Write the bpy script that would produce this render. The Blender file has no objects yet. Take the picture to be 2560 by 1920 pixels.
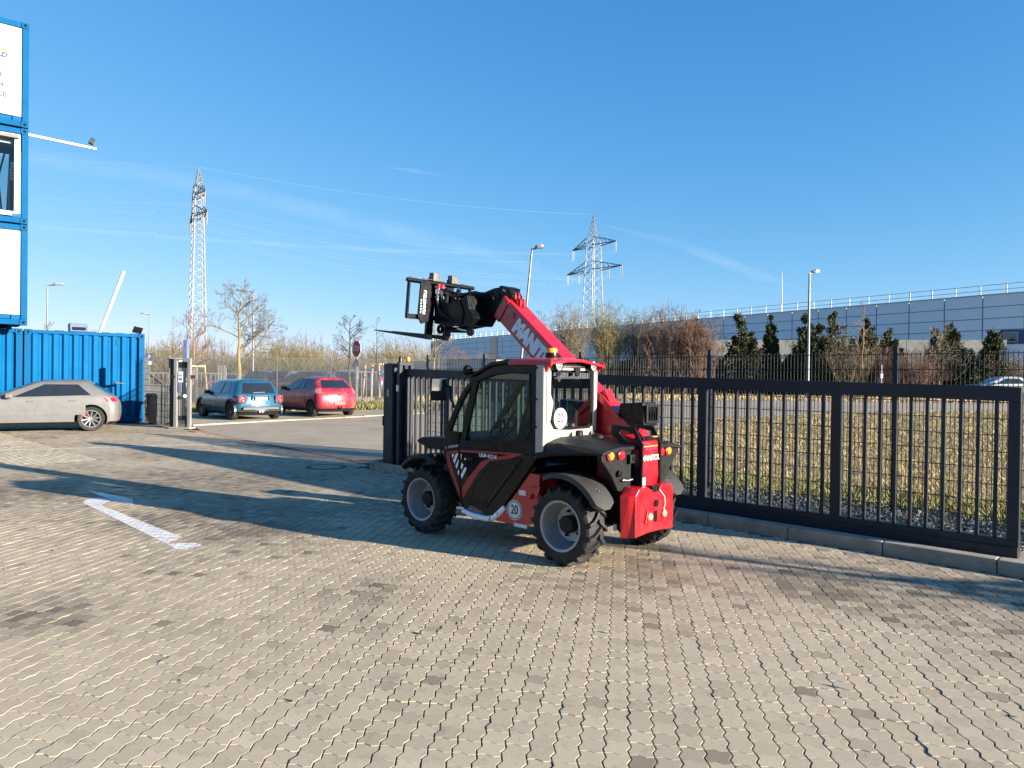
import bpy, bmesh, math, random
import numpy as np
from mathutils import Matrix, Vector, noise as mnoise

SC = bpy.context.scene
COL = SC.collection
R = math.radians
PI = math.pi

# ------------------------------------------------------------------ camera, sky, sun, exposure
CAM_H = 1.72
FPX = 1800.0
PITCH, ROLL = math.atan(15 / FPX), math.atan(.013)
cam = bpy.data.cameras.new('camera')
cam.sensor_width = 36
cam.lens = FPX / 2560 * 36
cam.clip_start, cam.clip_end = .1, 12000
CAM = bpy.data.objects.new('camera', cam)
COL.objects.link(CAM)
CAM.matrix_world = (Matrix.Translation((0, 0, CAM_H)) @ Matrix.Rotation(PI / 2 - PITCH, 4, 'X')
                    @ Matrix.Rotation(ROLL, 4, 'Z'))
SC.camera = CAM

SUN_DIR = Vector((.891, -.454, .222)).normalized()      # towards the sun
elev = math.asin(SUN_DIR.z)
azim = math.atan2(SUN_DIR.x, SUN_DIR.y)
SKY_K = 1.30
SKY_CURVE = ((1.38, 1.53), (.842, .905), (.59, .95))
SKY_GAIN, SKY_KNEE = (.84, 1.08, 1.25), (.15, .105, .09)
world = bpy.data.worlds.new('World')
SC.world = world
world.use_nodes = True
wn = world.node_tree
wn.nodes.clear()
sky = wn.nodes.new('ShaderNodeTexSky')
sky.sky_type = 'NISHITA'
sky.sun_disc = False
sky.sun_elevation = elev
sky.sun_rotation = azim
sky.altitude = 400
sky.air_density = .8
sky.dust_density = 0
sky.ozone_density = 2.2
bg = wn.nodes.new('ShaderNodeBackground')
bg.inputs['Strength'].default_value = .05
wo = wn.nodes.new('ShaderNodeOutputWorld')
# the lens' rendering of the sky: one uniform grade of colour and highlights, the same in every direction
vg = wn.nodes.new('ShaderNodeVectorMath')
vg.operation = 'MULTIPLY'
vg.inputs[1].default_value = SKY_GAIN
vk = wn.nodes.new('ShaderNodeVectorMath')
vk.operation = 'MULTIPLY_ADD'
vk.inputs[1].default_value = SKY_KNEE
vk.inputs[2].default_value = (1, 1, 1)
vd = wn.nodes.new('ShaderNodeVectorMath')
vd.operation = 'DIVIDE'
wn.links.new(sky.outputs[0], vg.inputs[0])
wn.links.new(vg.outputs[0], vk.inputs[0])
wn.links.new(vg.outputs[0], vd.inputs[0])
wn.links.new(vk.outputs[0], vd.inputs[1])
sep = wn.nodes.new('ShaderNodeSeparateXYZ')
com = wn.nodes.new('ShaderNodeCombineXYZ')
wn.links.new(vd.outputs[0], sep.inputs[0])
for i, (gm_, k_) in enumerate(SKY_CURVE):
    a_ = wn.nodes.new('ShaderNodeMath')
    a_.operation = 'MULTIPLY'
    a_.inputs[1].default_value = .189
    p_ = wn.nodes.new('ShaderNodeMath')
    p_.operation = 'POWER'
    p_.inputs[1].default_value = gm_
    m_ = wn.nodes.new('ShaderNodeMath')
    m_.operation = 'MULTIPLY'
    m_.inputs[1].default_value = k_ / .189 * SKY_K
    wn.links.new(sep.outputs[i], a_.inputs[0])
    wn.links.new(a_.outputs[0], p_.inputs[0])
    wn.links.new(p_.outputs[0], m_.inputs[0])
    wn.links.new(m_.outputs[0], com.inputs[i])
wn.links.new(com.outputs[0], bg.inputs[0])
wn.links.new(bg.outputs[0], wo.inputs[0])
sl = bpy.data.lights.new('sun', 'SUN')
sl.energy = 5.0
sl.angle = R(.55)
sl.color = (1, .895, .765)
SUN = bpy.data.objects.new('sun', sl)
COL.objects.link(SUN)
SUN.rotation_euler = SUN_DIR.to_track_quat('Z', 'Y').to_euler()
SUN.location = SUN_DIR * 60
SC.view_settings.view_transform = 'Standard'
SC.view_settings.look = 'None'
SC.view_settings.exposure = 1.85
SC.view_settings.gamma = 1
SC.view_settings.use_curve_mapping = False
SC.render.engine = 'CYCLES'
SC.cycles.max_bounces = 8
SC.cycles.transparent_max_bounces = 24
SC.cycles.use_denoising = True

# ------------------------------------------------------------------ site frame
DX = Vector((.72, -.694)).normalized()          # along the gate, towards the right front
NX = Vector((-DX.y, DX.x))                      # through the gate, away from the yard
GA = Vector((-1.99, 13.35))                     # left end of the sliding gate


def site(t, s, z=0.):
    p = GA + DX * t + NX * s
    return Vector((p.x, p.y, z))


SITE_ROT = math.atan2(DX.y, DX.x)


def terrain(x, y):
    s = (x - GA.x) * NX.x + (y - GA.y) * NX.y
    k = min(1, max(0, (s - 6) / 22))
    return .75 * k * k * (3 - 2 * k)


_CI = CAM.matrix_world.to_3x3()


def ray(px, py):
    return _CI @ Vector(((px - 1280) / FPX, -(py - 960) / FPX, -1))


def G(px, py):
    """ground point seen at a pixel of the 2560 x 1920 frame"""
    d = ray(px, py)
    d = d / d.y
    Y = 2.
    while Y < 400:
        z = CAM_H + d.z * Y
        if z <= terrain(d.x * Y, Y):
            break
        Y *= 1.004
    return Vector((d.x * Y, Y, terrain(d.x * Y, Y)))


def D(px, py, Y):
    """point at depth Y seen at a pixel"""
    d = ray(px, py)
    d = d / d.y
    return Vector((d.x * Y, Y, CAM_H + d.z * Y))


# ------------------------------------------------------------------ materials
MATS = {}


def nmix(nt, a, b, f):
    m = nt.nodes.new('ShaderNodeMix')
    m.data_type = 'RGBA'
    for s, v in ((m.inputs[0], f), (m.inputs[6], a), (m.inputs[7], b)):
        if hasattr(v, 'type') and hasattr(v, 'links'):
            nt.links.new(v, s)
        else:
            s.default_value = v if isinstance(v, (int, float)) else (*v[:3], 1)
    return m.outputs[2]


def nnoise(nt, vec, scale, detail=4, rough=.55, lo=.35, hi=.65, dist=0):
    n = nt.nodes.new('ShaderNodeTexNoise')
    n.inputs['Scale'].default_value = scale
    n.inputs['Detail'].default_value = detail
    n.inputs['Roughness'].default_value = rough
    n.inputs['Distortion'].default_value = dist
    nt.links.new(vec, n.inputs['Vector'])
    r = nt.nodes.new('ShaderNodeMapRange')
    r.inputs[1].default_value, r.inputs[2].default_value = lo, hi
    nt.links.new(n.outputs[0], r.inputs[0])
    return r.outputs[0]


def base_mat(name):
    m = bpy.data.materials.new(name)
    m.use_nodes = True
    nt = m.node_tree
    return m, nt, nt.nodes['Principled BSDF']


def mat(name, col, rough=.5, metal=0., var=.12, scale=6., bump=0., bscale=80., coat=0., col2=None, spec=.5,
        space='Object', dirt=None, dscale=1.5):
    if name in MATS:
        return MATS[name]
    m, nt, b = base_mat(name)
    tc = nt.nodes.new('ShaderNodeTexCoord')
    if space == 'World':
        vec = nt.nodes.new('ShaderNodeNewGeometry').outputs['Position']
    else:
        vec = tc.outputs['Object']
    c2 = col2 or tuple(min(1, c * (1 + var)) for c in col)
    c1 = col if col2 else tuple(c * (1 - var) for c in col)
    f = nnoise(nt, vec, scale)
    c = nmix(nt, c1, c2, f)
    if dirt:
        c = nmix(nt, c, dirt, nnoise(nt, vec, dscale, 6, .65, .52, .75))
    nt.links.new(c, b.inputs['Base Color'])
    b.inputs['Metallic'].default_value = metal
    b.inputs['Specular IOR Level'].default_value = spec
    rr = nt.nodes.new('ShaderNodeMapRange')
    rr.inputs[3].default_value, rr.inputs[4].default_value = max(.02, rough - .07), min(1, rough + .08)
    nt.links.new(nnoise(nt, vec, scale * 3), rr.inputs[0])
    nt.links.new(rr.outputs[0], b.inputs['Roughness'])
    b.inputs['Coat Weight'].default_value = coat
    b.inputs['Coat Roughness'].default_value = .06
    if bump:
        n = nt.nodes.new('ShaderNodeTexNoise')
        n.inputs['Scale'].default_value = bscale
        n.inputs['Detail'].default_value = 4
        nt.links.new(vec, n.inputs['Vector'])
        bp = nt.nodes.new('ShaderNodeBump')
        bp.inputs['Strength'].default_value = bump
        bp.inputs['Distance'].default_value = .01
        nt.links.new(n.outputs[0], bp.inputs['Height'])
        nt.links.new(bp.outputs[0], b.inputs['Normal'])
    MATS[name] = m
    return m


def glass_mat(name, tint, rough=.01, ior=1.5, refl=1.0):
    if name in MATS:
        return MATS[name]
    m = bpy.data.materials.new(name)
    m.use_nodes = True
    nt = m.node_tree
    nt.nodes.clear()
    o = nt.nodes.new('ShaderNodeOutputMaterial')
    mx = nt.nodes.new('ShaderNodeMixShader')
    t = nt.nodes.new('ShaderNodeBsdfTransparent')
    t.inputs[0].default_value = (*tint, 1)
    g = nt.nodes.new('ShaderNodeBsdfGlossy')
    g.inputs['Roughness'].default_value = rough
    g.inputs[0].default_value = (refl, refl, refl, 1)
    f0 = ((ior - 1) / (ior + 1)) ** 2
    lw = nt.nodes.new('ShaderNodeLayerWeight')
    lw.inputs[0].default_value = .5
    pw = nt.nodes.new('ShaderNodeMath')
    pw.operation = 'POWER'
    pw.inputs[1].default_value = 5
    nt.links.new(lw.outputs['Facing'], pw.inputs[0])
    ma = nt.nodes.new('ShaderNodeMath')
    ma.operation = 'MULTIPLY_ADD'
    ma.inputs[1].default_value = 1 - f0
    ma.inputs[2].default_value = f0
    nt.links.new(pw.outputs[0], ma.inputs[0])
    nt.links.new(ma.outputs[0], mx.inputs[0])
    nt.links.new(t.outputs[0], mx.inputs[1])
    nt.links.new(g.outputs[0], mx.inputs[2])
    nt.links.new(mx.outputs[0], o.inputs[0])
    MATS[name] = m
    return m


def lens_mat(name, col, emit=0):
    if name in MATS:
        return MATS[name]
    m, nt, b = base_mat(name)
    tc = nt.nodes.new('ShaderNodeTexCoord')
    v = nt.nodes.new('ShaderNodeTexVoronoi')
    v.inputs['Scale'].default_value = 120
    nt.links.new(tc.outputs['Object'], v.inputs['Vector'])
    c = nmix(nt, tuple(x * .7 for x in col), col, v.outputs['Distance'])
    nt.links.new(c, b.inputs['Base Color'])
    b.inputs['Roughness'].default_value = .12
    b.inputs['Coat Weight'].default_value = .6
    bp = nt.nodes.new('ShaderNodeBump')
    bp.inputs['Strength'].default_value = .5
    bp.inputs['Distance'].default_value = .003
    nt.links.new(v.outputs['Distance'], bp.inputs['Height'])
    nt.links.new(bp.outputs[0], b.inputs['Normal'])
    MATS[name] = m
    return m


# ------------------------------------------------------------------ mesh builder
class MB:
    def __init__(s):
        s.v, s.f, s.m = [], [], []

    def add(s, vs, fs, mi=0):
        o = len(s.v)
        s.v += [tuple(v) for v in vs]
        s.f += [tuple(i + o for i in f) for f in fs]
        s.m += [mi] * len(fs)
        return s

    def box(s, c, size, rot=None, mi=0):
        hx, hy, hz = size[0] / 2, size[1] / 2, size[2] / 2
        vs = [Vector((x, y, z)) for x in (-hx, hx) for y in (-hy, hy) for z in (-hz, hz)]
        if rot is not None:
            vs = [rot @ v for v in vs]
        c = Vector(c)
        return s.add([v + c for v in vs], [(0, 1, 3, 2), (4, 6, 7, 5), (0, 4, 5, 1), (2, 3, 7, 6), (0, 2, 6, 4), (1, 5, 7, 3)], mi)

    def bar(s, a, b, w, h, up=(0, 0, 1), mi=0):
        a, b = Vector(a), Vector(b)
        d = (b - a).normalized()
        up = Vector(up)
        if abs(d.dot(up)) > .98:
            up = Vector((1, 0, 0)) if abs(d.x) < .9 else Vector((0, 1, 0))
        x = d.cross(up).normalized()
        y = x.cross(d)
        vs = []
        for p in (a, b):
            for i, j in ((-1, -1), (1, -1), (1, 1), (-1, 1)):
                vs.append(p + x * (w / 2 * i) + y * (h / 2 * j))
        return s.add(vs, [(3, 2, 1, 0), (4, 5, 6, 7), (0, 1, 5, 4), (1, 2, 6, 5), (2, 3, 7, 6), (3, 0, 4, 7)], mi)

    def tube(s, pts, r, n=8, mi=0, cap=True):
        pts = [Vector(p) for p in pts]
        m = len(pts)
        rs = r if isinstance(r, (list, tuple)) else [r] * m
        vs = []
        px = None
        for i, p in enumerate(pts):
            d = (pts[min(i + 1, m - 1)] - pts[max(i - 1, 0)])
            d = d.normalized() if d.length > 1e-9 else Vector((0, 0, 1))
            if px is None:
                u = Vector((0, 0, 1)) if abs(d.z) < .9 else Vector((1, 0, 0))
                px = d.cross(u).normalized()
            else:
                px = (px - d * px.dot(d))
                px = px.normalized() if px.length > 1e-6 else d.orthogonal().normalized()
            py = d.cross(px)
            for k in range(n):
                a = 2 * PI * k / n
                vs.append(p + (px * math.cos(a) + py * math.sin(a)) * rs[i])
        fs = []
        for i in range(m - 1):
            for k in range(n):
                k2 = (k + 1) % n
                fs.append((i * n + k, i * n + k2, (i + 1) * n + k2, (i + 1) * n + k))
        if cap:
            fs.append(tuple(range(n))[::-1])
            fs.append(tuple((m - 1) * n + k for k in range(n)))
        return s.add(vs, fs, mi)

    def lathe(s, prof, M=None, n=24, mi=0, cap=True):
        M = M or Matrix()
        vs, fs = [], []
        for r, h in prof:
            for k in range(n):
                a = 2 * PI * k / n
                vs.append(M @ Vector((r * math.cos(a), r * math.sin(a), h)))
        for i in range(len(prof) - 1):
            for k in range(n):
                k2 = (k + 1) % n
                fs.append((i * n + k, i * n + k2, (i + 1) * n + k2, (i + 1) * n + k))
        if cap:
            fs.append(tuple(range(n))[::-1])
            fs.append(tuple((len(prof) - 1) * n + k for k in range(n)))
        return s.add(vs, fs, mi)

    def prism(s, poly, d0, d1, F=None, mi=0):
        """polygon (u, v) extruded along w; F maps (u, v, w) to 3-D"""
        F = F or (lambda u, v, w: (u, v, w))
        n = len(poly)
        vs = [F(u, v, d0) for u, v in poly] + [F(u, v, d1) for u, v in poly]
        fs = [tuple(range(n))[::-1], tuple(range(n, 2 * n))]
        fs += [(i, (i + 1) % n, n + (i + 1) % n, n + i) for i in range(n)]
        return s.add(vs, fs, mi)

    def ring(s, outer, inner, d0, d1, F=None, mi=0):
        F = F or (lambda u, v, w: (u, v, w))
        n = len(outer)
        vs = []
        for d in (d0, d1):
            vs += [F(u, v, d) for u, v in outer] + [F(u, v, d) for u, v in inner]
        fs = []
        for i in range(n):
            j = (i + 1) % n
            fs += [(i, j, n + j, n + i), (2 * n + i, 3 * n + i, 3 * n + j, 2 * n + j),
                   (i, 2 * n + i, 2 * n + j, j), (n + i, n + j, 3 * n + j, 3 * n + i)]
        return s.add(vs, fs, mi)

    def build(s, name, mats, parent=None, bevel=0, smooth=None, loc=None, segs=2, fix=True):
        me = bpy.data.meshes.new(name)
        me.from_pydata(s.v, [], s.f)
        me.polygons.foreach_set('use_smooth', [False] * len(me.polygons))
        mats = mats if isinstance(mats, (list, tuple)) else [mats]
        for m in mats:
            me.materials.append(m)
        if len(mats) > 1:
            me.polygons.foreach_set('material_index', s.m)
        if fix and len(s.f) < 60000:
            bm = bmesh.new()
            bm.from_mesh(me)
            bmesh.ops.recalc_face_normals(bm, faces=bm.faces)
            bm.to_mesh(me)
            bm.free()
        return link(name, me, parent, bevel, smooth, loc, segs)


def link(name, me, parent=None, bevel=0, smooth=None, loc=None, segs=2):
    o = bpy.data.objects.new(name, me)
    COL.objects.link(o)
    if parent is not None:
        o.parent = parent
    if loc is not None:
        o.location = loc
    if smooth is not None:
        for p in me.polygons:
            p.use_smooth = True
        me.set_sharp_from_angle(angle=R(smooth))
    if bevel:
        b = o.modifiers.new('bevel', 'BEVEL')
        b.width = bevel
        b.segments = segs
        b.limit_method = 'ANGLE'
        b.angle_limit = R(40)
        b.harden_normals = False
    return o


def tag(o, label, cat, group=None, kind=None):
    o['label'] = label
    o['category'] = cat
    if group:
        o['group'] = group
    if kind:
        o['kind'] = kind
    return o


def thing(name, label, cat, loc=(0, 0, 0), rz=0, group=None):
    o = bpy.data.objects.new(name, None)
    o.empty_display_size = .2
    COL.objects.link(o)
    o.location = loc
    o.rotation_euler = (0, 0, rz)
    return tag(o, label, cat, group)


def structure(o):
    o['kind'] = 'structure'
    return o


def stuff(o):
    o['kind'] = 'stuff'
    return o


def copy_tree(o, parent=None):
    c = o.copy()
    COL.objects.link(c)
    if parent is not None:
        c.parent = parent
    for ch in list(o.children):
        copy_tree(ch, c)
    return c


TEXTS = []


def texts_to_meshes():
    dg = bpy.context.evaluated_depsgraph_get()
    dg.update()
    for o in TEXTS:
        me = bpy.data.meshes.new_from_object(o.evaluated_get(dg))
        n = bpy.data.objects.new('text_swap', me)
        COL.objects.link(n)
        n.parent = o.parent
        n.matrix_local = o.matrix_local
        nm = o.name
        bpy.data.objects.remove(o)
        n.name = nm


def text(name, s, size, M, m, parent=None, extrude=.001, align='CENTER', shear=0, bold=0, spacing=1, xs=1):
    cu = bpy.data.curves.new(name, 'FONT')
    cu.body = s
    cu.size = size
    cu.align_x = align
    cu.align_y = 'CENTER'
    cu.extrude = extrude
    cu.shear = shear
    cu.offset = bold
    cu.space_character = spacing
    cu.materials.append(m)
    o = bpy.data.objects.new(name, cu)
    COL.objects.link(o)
    if parent is not None:
        o.parent = parent
    o.matrix_local = M @ Matrix.Diagonal((xs, 1, 1, 1))
    TEXTS.append(o)
    return o


def frame(o, x, y):
    """matrix with origin o, text running along x, upright along y"""
    x, y = Vector(x).normalized(), Vector(y)
    z = x.cross(y).normalized()
    y = z.cross(x)
    M = Matrix((x, y, z)).transposed().to_4x4()
    M.translation = Vector(o)
    return M


def drape(name, poly, dz, m, step=3., parent=None, hole=None):
    bm = bmesh.new()
    bm.faces.new([bm.verts.new((p[0], p[1], 0)) for p in poly])
    xs = [p[0] for p in poly]
    ys = [p[1] for p in poly]
    for ax, lo, hi in (((1, 0, 0), min(xs), max(xs)), ((0, 1, 0), min(ys), max(ys))):
        k = math.floor(lo / step) + 1
        while k * step < hi:
            bmesh.ops.bisect_plane(bm, geom=bm.verts[:] + bm.edges[:] + bm.faces[:], plane_co=Vector(ax) * (k * step), plane_no=ax)
            k += 1
    bmesh.ops.triangulate(bm, faces=bm.faces)
    for v in bm.verts:
        v.co.z = terrain(v.co.x, v.co.y) + dz
    bmesh.ops.recalc_face_normals(bm, faces=bm.faces)
    for f in bm.faces:
        if f.normal.z < 0:
            f.normal_flip()
    me = bpy.data.meshes.new(name)
    bm.to_mesh(me)
    bm.free()
    me.materials.append(m)
    return link(name, me, parent)


def np_mesh(name, verts, quads, m, tris=None):
    """large mesh from arrays: verts (n,3), quads (k,4) and tris (k,3)"""
    me = bpy.data.meshes.new(name)
    loops = []
    starts = []
    tot = 0
    nl = 0
    for a, k in ((quads, 4), (tris, 3)):
        if a is None or len(a) == 0:
            continue
        loops.append(np.asarray(a).reshape(-1))
        starts.append(nl + np.arange(len(a)) * k)
        nl += len(a) * k
        tot += len(a)
    me.vertices.add(len(verts))
    me.vertices.foreach_set('co', np.asarray(verts, dtype=np.float32).reshape(-1))
    me.loops.add(nl)
    me.loops.foreach_set('vertex_index', np.concatenate(loops).astype(np.int32))
    me.polygons.add(tot)
    me.polygons.foreach_set('loop_start', np.concatenate(starts).astype(np.int32))
    me.polygons.foreach_set('use_smooth', np.zeros(tot, dtype=bool))
    me.update(calc_edges=True)
    me.validate()
    if m:
        me.materials.append(m)
    return me
# ------------------------------------------------------------------ ground surfaces
def ground_mat(name, c1, c2, c3, s1, s2, rough=.95, bump=.4, bscale=30):
    m, nt, b = base_mat(name)
    pos = nt.nodes.new('ShaderNodeNewGeometry').outputs['Position']
    c = nmix(nt, c1, c2, nnoise(nt, pos, s1, 6, .6))
    c = nmix(nt, c, c3, nnoise(nt, pos, s2, 5, .7, .48, .72))
    nt.links.new(c, b.inputs['Base Color'])
    b.inputs['Roughness'].default_value = rough
    b.inputs['Specular IOR Level'].default_value = .25
    n = nt.nodes.new('ShaderNodeTexNoise')
    n.inputs['Scale'].default_value = bscale
    n.inputs['Detail'].default_value = 6
    nt.links.new(pos, n.inputs['Vector'])
    bp = nt.nodes.new('ShaderNodeBump')
    bp.inputs['Strength'].default_value = bump
    bp.inputs['Distance'].default_value = .03
    nt.links.new(n.outputs[0], bp.inputs['Height'])
    nt.links.new(bp.outputs[0], b.inputs['Normal'])
    MATS[name] = m
    return m


M_VERGE = ground_mat('verge soil and grass', (.12, .11, .045), (.20, .16, .08), (.07, .085, .03), .6, 3)
M_FIELD = ground_mat('dry field soil', (.24, .18, .085), (.28, .215, .105), (.18, .155, .06), .8, 4)
M_ASPH = ground_mat('worn light asphalt', (.31, .258, .186), (.365, .305, .223), (.245, .204, .15), 1.2, .35, .85, .15, 160)
M_JOINT = ground_mat('joint sand', (.085, .078, .068), (.12, .11, .095), (.05, .045, .04), 9, 3, .95, .2, 200)
M_BAY = ground_mat('parking strip paving', (.33, .283, .2), (.4, .345, .245), (.25, .215, .155), 2, .6, .9, .1, 100)
M_CONC = mat('kerb concrete', (.27, .235, .18), .9, var=.15, scale=5, bump=.25, bscale=90, dirt=(.11, .095, .07), dscale=3, space='World')
M_PAINT = mat('white road paint', (.68, .67, .64), .7, var=.12, scale=14, dirt=(.36, .34, .3), dscale=9, space='World')
M_GRAVEL = mat('grey gravel', (.05, .046, .04), .85, var=.35, scale=14, space='World', col2=(.36, .33, .28))

# one ground sheet to the horizon
xs = sorted(set([-1500, -900, -500, -300, -200, -140, -100, -80] + list(range(-64, 66, 2)) + [80, 100, 140, 200, 300, 500, 900, 1500]))
ys = sorted(set([-60, -30] + list(range(-16, 104, 2)) + [120, 150, 200, 300, 500, 900, 1500, 2500]))
gv = np.array([(x, y, terrain(x, y) - .06) for y in ys for x in xs])
nxs = len(xs)
gq = np.array([(j * nxs + i, j * nxs + i + 1, (j + 1) * nxs + i + 1, (j + 1) * nxs + i) for j in range(len(ys) - 1) for i in range(nxs - 1)])
structure(link('ground', np_mesh('ground', gv, gq, M_VERGE)))


def s_drain(t):
    return .08 + (-1 - t) * .079


def xy(t, s):
    p = site(t, s)
    return (p.x, p.y)


yard_poly = [xy(14, -.3), xy(-.9, -.3), xy(-1.0, s_drain(-1)), xy(-11, s_drain(-11)), xy(-19, s_drain(-19)), xy(-19, -22), xy(14, -16)]
drape('yard_base', yard_poly, -.0135, M_JOINT, 4)
YARD = bpy.data.objects['yard_base']
YARD.name = 'yard_paving'
structure(YARD)

# --- interlocking stones with zigzag edges -----------------------------------------
PM = .115
U = Vector((math.cos(R(-8.6)), math.sin(R(-8.6))))
V = Vector((-U.y, U.x))


def stone_outline():
    hf, da = Vector((.0382, .009)), Vector((.0386, -.018))
    hs, sl_ = Vector((-.009, .0382)), Vector((.018, .0386))
    p = [Vector((0, 0))]
    for d in (hf, da, hf, hs, sl_, hs):
        p.append(p[-1] + d)
    c11 = p[6]
    c01 = Vector((0, PM))
    q = [c11, c11 - hf, c11 - hf - da, c01, c01 - hs, c01 - hs - sl_]
    pts = p[:6] + q
    c = Vector((PM / 2, PM / 2))
    return [v - c for v in pts]


def inset(poly, d):
    n = len(poly)
    out = []
    for i in range(n):
        a, b, c = poly[i - 1], poly[i], poly[(i + 1) % n]
        e1, e2 = (b - a).normalized(), (c - b).normalized()
        n1, n2 = Vector((-e1.y, e1.x)), Vector((-e2.y, e2.x))
        k = (n1 + n2)
        k = k / max(.5, k.dot(n1))
        out.append(b + k * d)
    return out


so = stone_outline()
ring_o = [Vector((v.x * .960, v.y)) for v in inset(so, .0011)]
ring_t = [Vector((v.x * .956, v.y)) for v in inset(so, .0034)]
# into world axes
tow = lambda v: U * v.x + V * v.y
RO = [tow(v) for v in ring_o]
RT = [tow(v) for v in ring_t]
tmpl = np.array([(v.x, v.y, 0) for v in RT] + [(v.x, v.y, -.0007) for v in RO] + [(v.x, v.y, -.0125) for v in RO] + [(0, 0, 0)])
n12 = 12
t_quads = np.array([(12 + i, 12 + (i + 1) % 12, (i + 1) % 12, i) for i in range(12)] + [(24 + i, 24 + (i + 1) % 12, 12 + (i + 1) % 12, 12 + i) for i in range(12)])
t_tris = np.array([(36, i, (i + 1) % 12) for i in range(12)])

rng = np.random.default_rng(5)
I, J = np.meshgrid(np.arange(-230, 130), np.arange(-30, 260))
I, J = I.reshape(-1), J.reshape(-1)
ox, oy = -.381, 3.60
cx = ox + (U.x * I + V.x * J) * PM
cy = oy + (U.y * I + V.y * J) * PM
tt = (cx - GA.x) * DX.x + (cy - GA.y) * DX.y
ss = (cx - GA.x) * NX.x + (cy - GA.y) * NX.y
inside = np.where(tt > -.8, ss < -.5, ss < .08 + (-1 - tt) * .079 - .2)
MANH = Vector((-3.48, 13.56))
inside &= np.hypot(cx - MANH.x, cy - MANH.y) > .5
inside &= ~((tt < -4.95) & (ss < -3.65))
# what the photograph could see, with a margin for a step to the side
inside &= (np.abs(cx) < cy * .78 + 1.2) & (cy > 2.6) & (cy < 24)
cx, cy = cx[inside], cy[inside]
N = len(cx)
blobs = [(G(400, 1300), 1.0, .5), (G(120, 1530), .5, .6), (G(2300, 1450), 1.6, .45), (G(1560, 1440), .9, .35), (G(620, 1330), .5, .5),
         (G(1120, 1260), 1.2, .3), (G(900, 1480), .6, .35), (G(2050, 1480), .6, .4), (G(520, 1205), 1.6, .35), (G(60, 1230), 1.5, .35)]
tone = np.empty(N)
for k in range(N):
    p = Vector((cx[k] * .55, cy[k] * .55, 1.7))
    a = mnoise.noise(p) * .5 + mnoise.noise(p * 3.1) * .35
    t = .62 + a * .35 + rng.normal(0, .09)
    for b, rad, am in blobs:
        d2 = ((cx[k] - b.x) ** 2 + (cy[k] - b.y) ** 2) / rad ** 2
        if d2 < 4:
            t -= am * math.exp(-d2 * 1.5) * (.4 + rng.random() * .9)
    k_ = min(1, max(0, (cy[k] - 5.6) / 3.0))
    t -= k_ * (.17 + .22 * max(-.3, mnoise.noise(Vector((cx[k] * .8 + 40, cy[k] * .45, 3.3)))))
    if rng.random() < .02:
        t -= .35
    tone[k] = min(1, max(0, t))


def paver_mat(name, single):
    m, nt, b = base_mat(name)
    pos = nt.nodes.new('ShaderNodeNewGeometry').outputs['Position']
    if single:
        tn = nt.nodes.new('ShaderNodeObjectInfo').outputs['Color']
    else:
        at = nt.nodes.new('ShaderNodeAttribute')
        at.attribute_name = 'tone'
        tn = at.outputs['Color']
    cr = nt.nodes.new('ShaderNodeValToRGB')
    e = cr.color_ramp.elements
    e[0].position, e[0].color = 0, (.16, .127, .087, 1)
    e[1].position, e[1].color = 1, (.53, .437, .305, 1)
    x = e.new(.5)
    x.color = (.40, .326, .226, 1)
    nt.links.new(tn, cr.inputs[0])
    c = nmix(nt, cr.outputs[0], (.16, .14, .115), nnoise(nt, pos, 7, 6, .7, .56, .85))
    f = nnoise(nt, pos, 210, 3, .7, .3, .7)
    c2 = nt.nodes.new('ShaderNodeMix')
    c2.data_type = 'RGBA'
    c2.blend_type = 'MULTIPLY'
    c2.inputs[0].default_value = .55
    nt.links.new(c, c2.inputs[6])
    nt.links.new(nmix(nt, (.5, .5, .5), (1.35, 1.33, 1.3), f), c2.inputs[7])
    nt.links.new(c2.outputs[2], b.inputs['Base Color'])
    b.inputs['Roughness'].default_value = .82
    b.inputs['Specular IOR Level'].default_value = .35
    bp = nt.nodes.new('ShaderNodeBump')
    bp.inputs['Strength'].default_value = .35
    bp.inputs['Distance'].default_value = .004
    n = nt.nodes.new('ShaderNodeTexNoise')
    n.inputs['Scale'].default_value = 260
    n.inputs['Detail'].default_value = 3
    nt.links.new(pos, n.inputs['Vector'])
    nt.links.new(n.outputs[0], bp.inputs['Height'])
    nt.links.new(bp.outputs[0], b.inputs['Normal'])
    return m


M_PAV1 = paver_mat('concrete paver', True)
M_PAVN = paver_mat('concrete paver field', False)

order = np.argsort(cy + np.where(np.abs(cx) > cy * .70, 50, 0) + np.where(cy < 3.3, 50, 0))
singles, rest = order[:300], order[300:]
pm = np_mesh('paver', tmpl, t_quads, M_PAV1, t_tris)
tilt = rng.normal(0, .0055, (N, 2))
lift = rng.normal(0, .0009, N)
for k in singles:
    o = bpy.data.objects.new('paver', pm)
    COL.objects.link(o)
    o.parent = YARD
    o.location = (cx[k], cy[k], lift[k])
    o.rotation_euler = (tilt[k, 0], tilt[k, 1], 0)
    o.color = (tone[k],) * 3 + (1,)
n_r = len(rest)
X = np.repeat(tmpl[None], n_r, 0)
X[:, :, 2] += lift[rest][:, None] + X[:, :, 1] * tilt[rest, 0][:, None] - X[:, :, 0] * tilt[rest, 1][:, None]
X[:, :, 0] += cx[rest][:, None]
X[:, :, 1] += cy[rest][:, None]
near = cy[rest] < 10
offs = (np.arange(n_r) * 37)
Q = np.concatenate([(t_quads[None, :12] + offs[:, None, None]).reshape(-1, 4), (t_quads[None, 12:] + offs[near][:, None, None]).reshape(-1, 4)])
T3 = (t_tris[None] + offs[:, None, None]).reshape(-1, 3)
pf = np_mesh('paver_field', X.reshape(-1, 3), Q, M_PAVN, T3)
ca = pf.color_attributes.new('tone', 'FLOAT_COLOR', 'POINT')
tv = np.repeat(tone[rest], 37)
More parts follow.
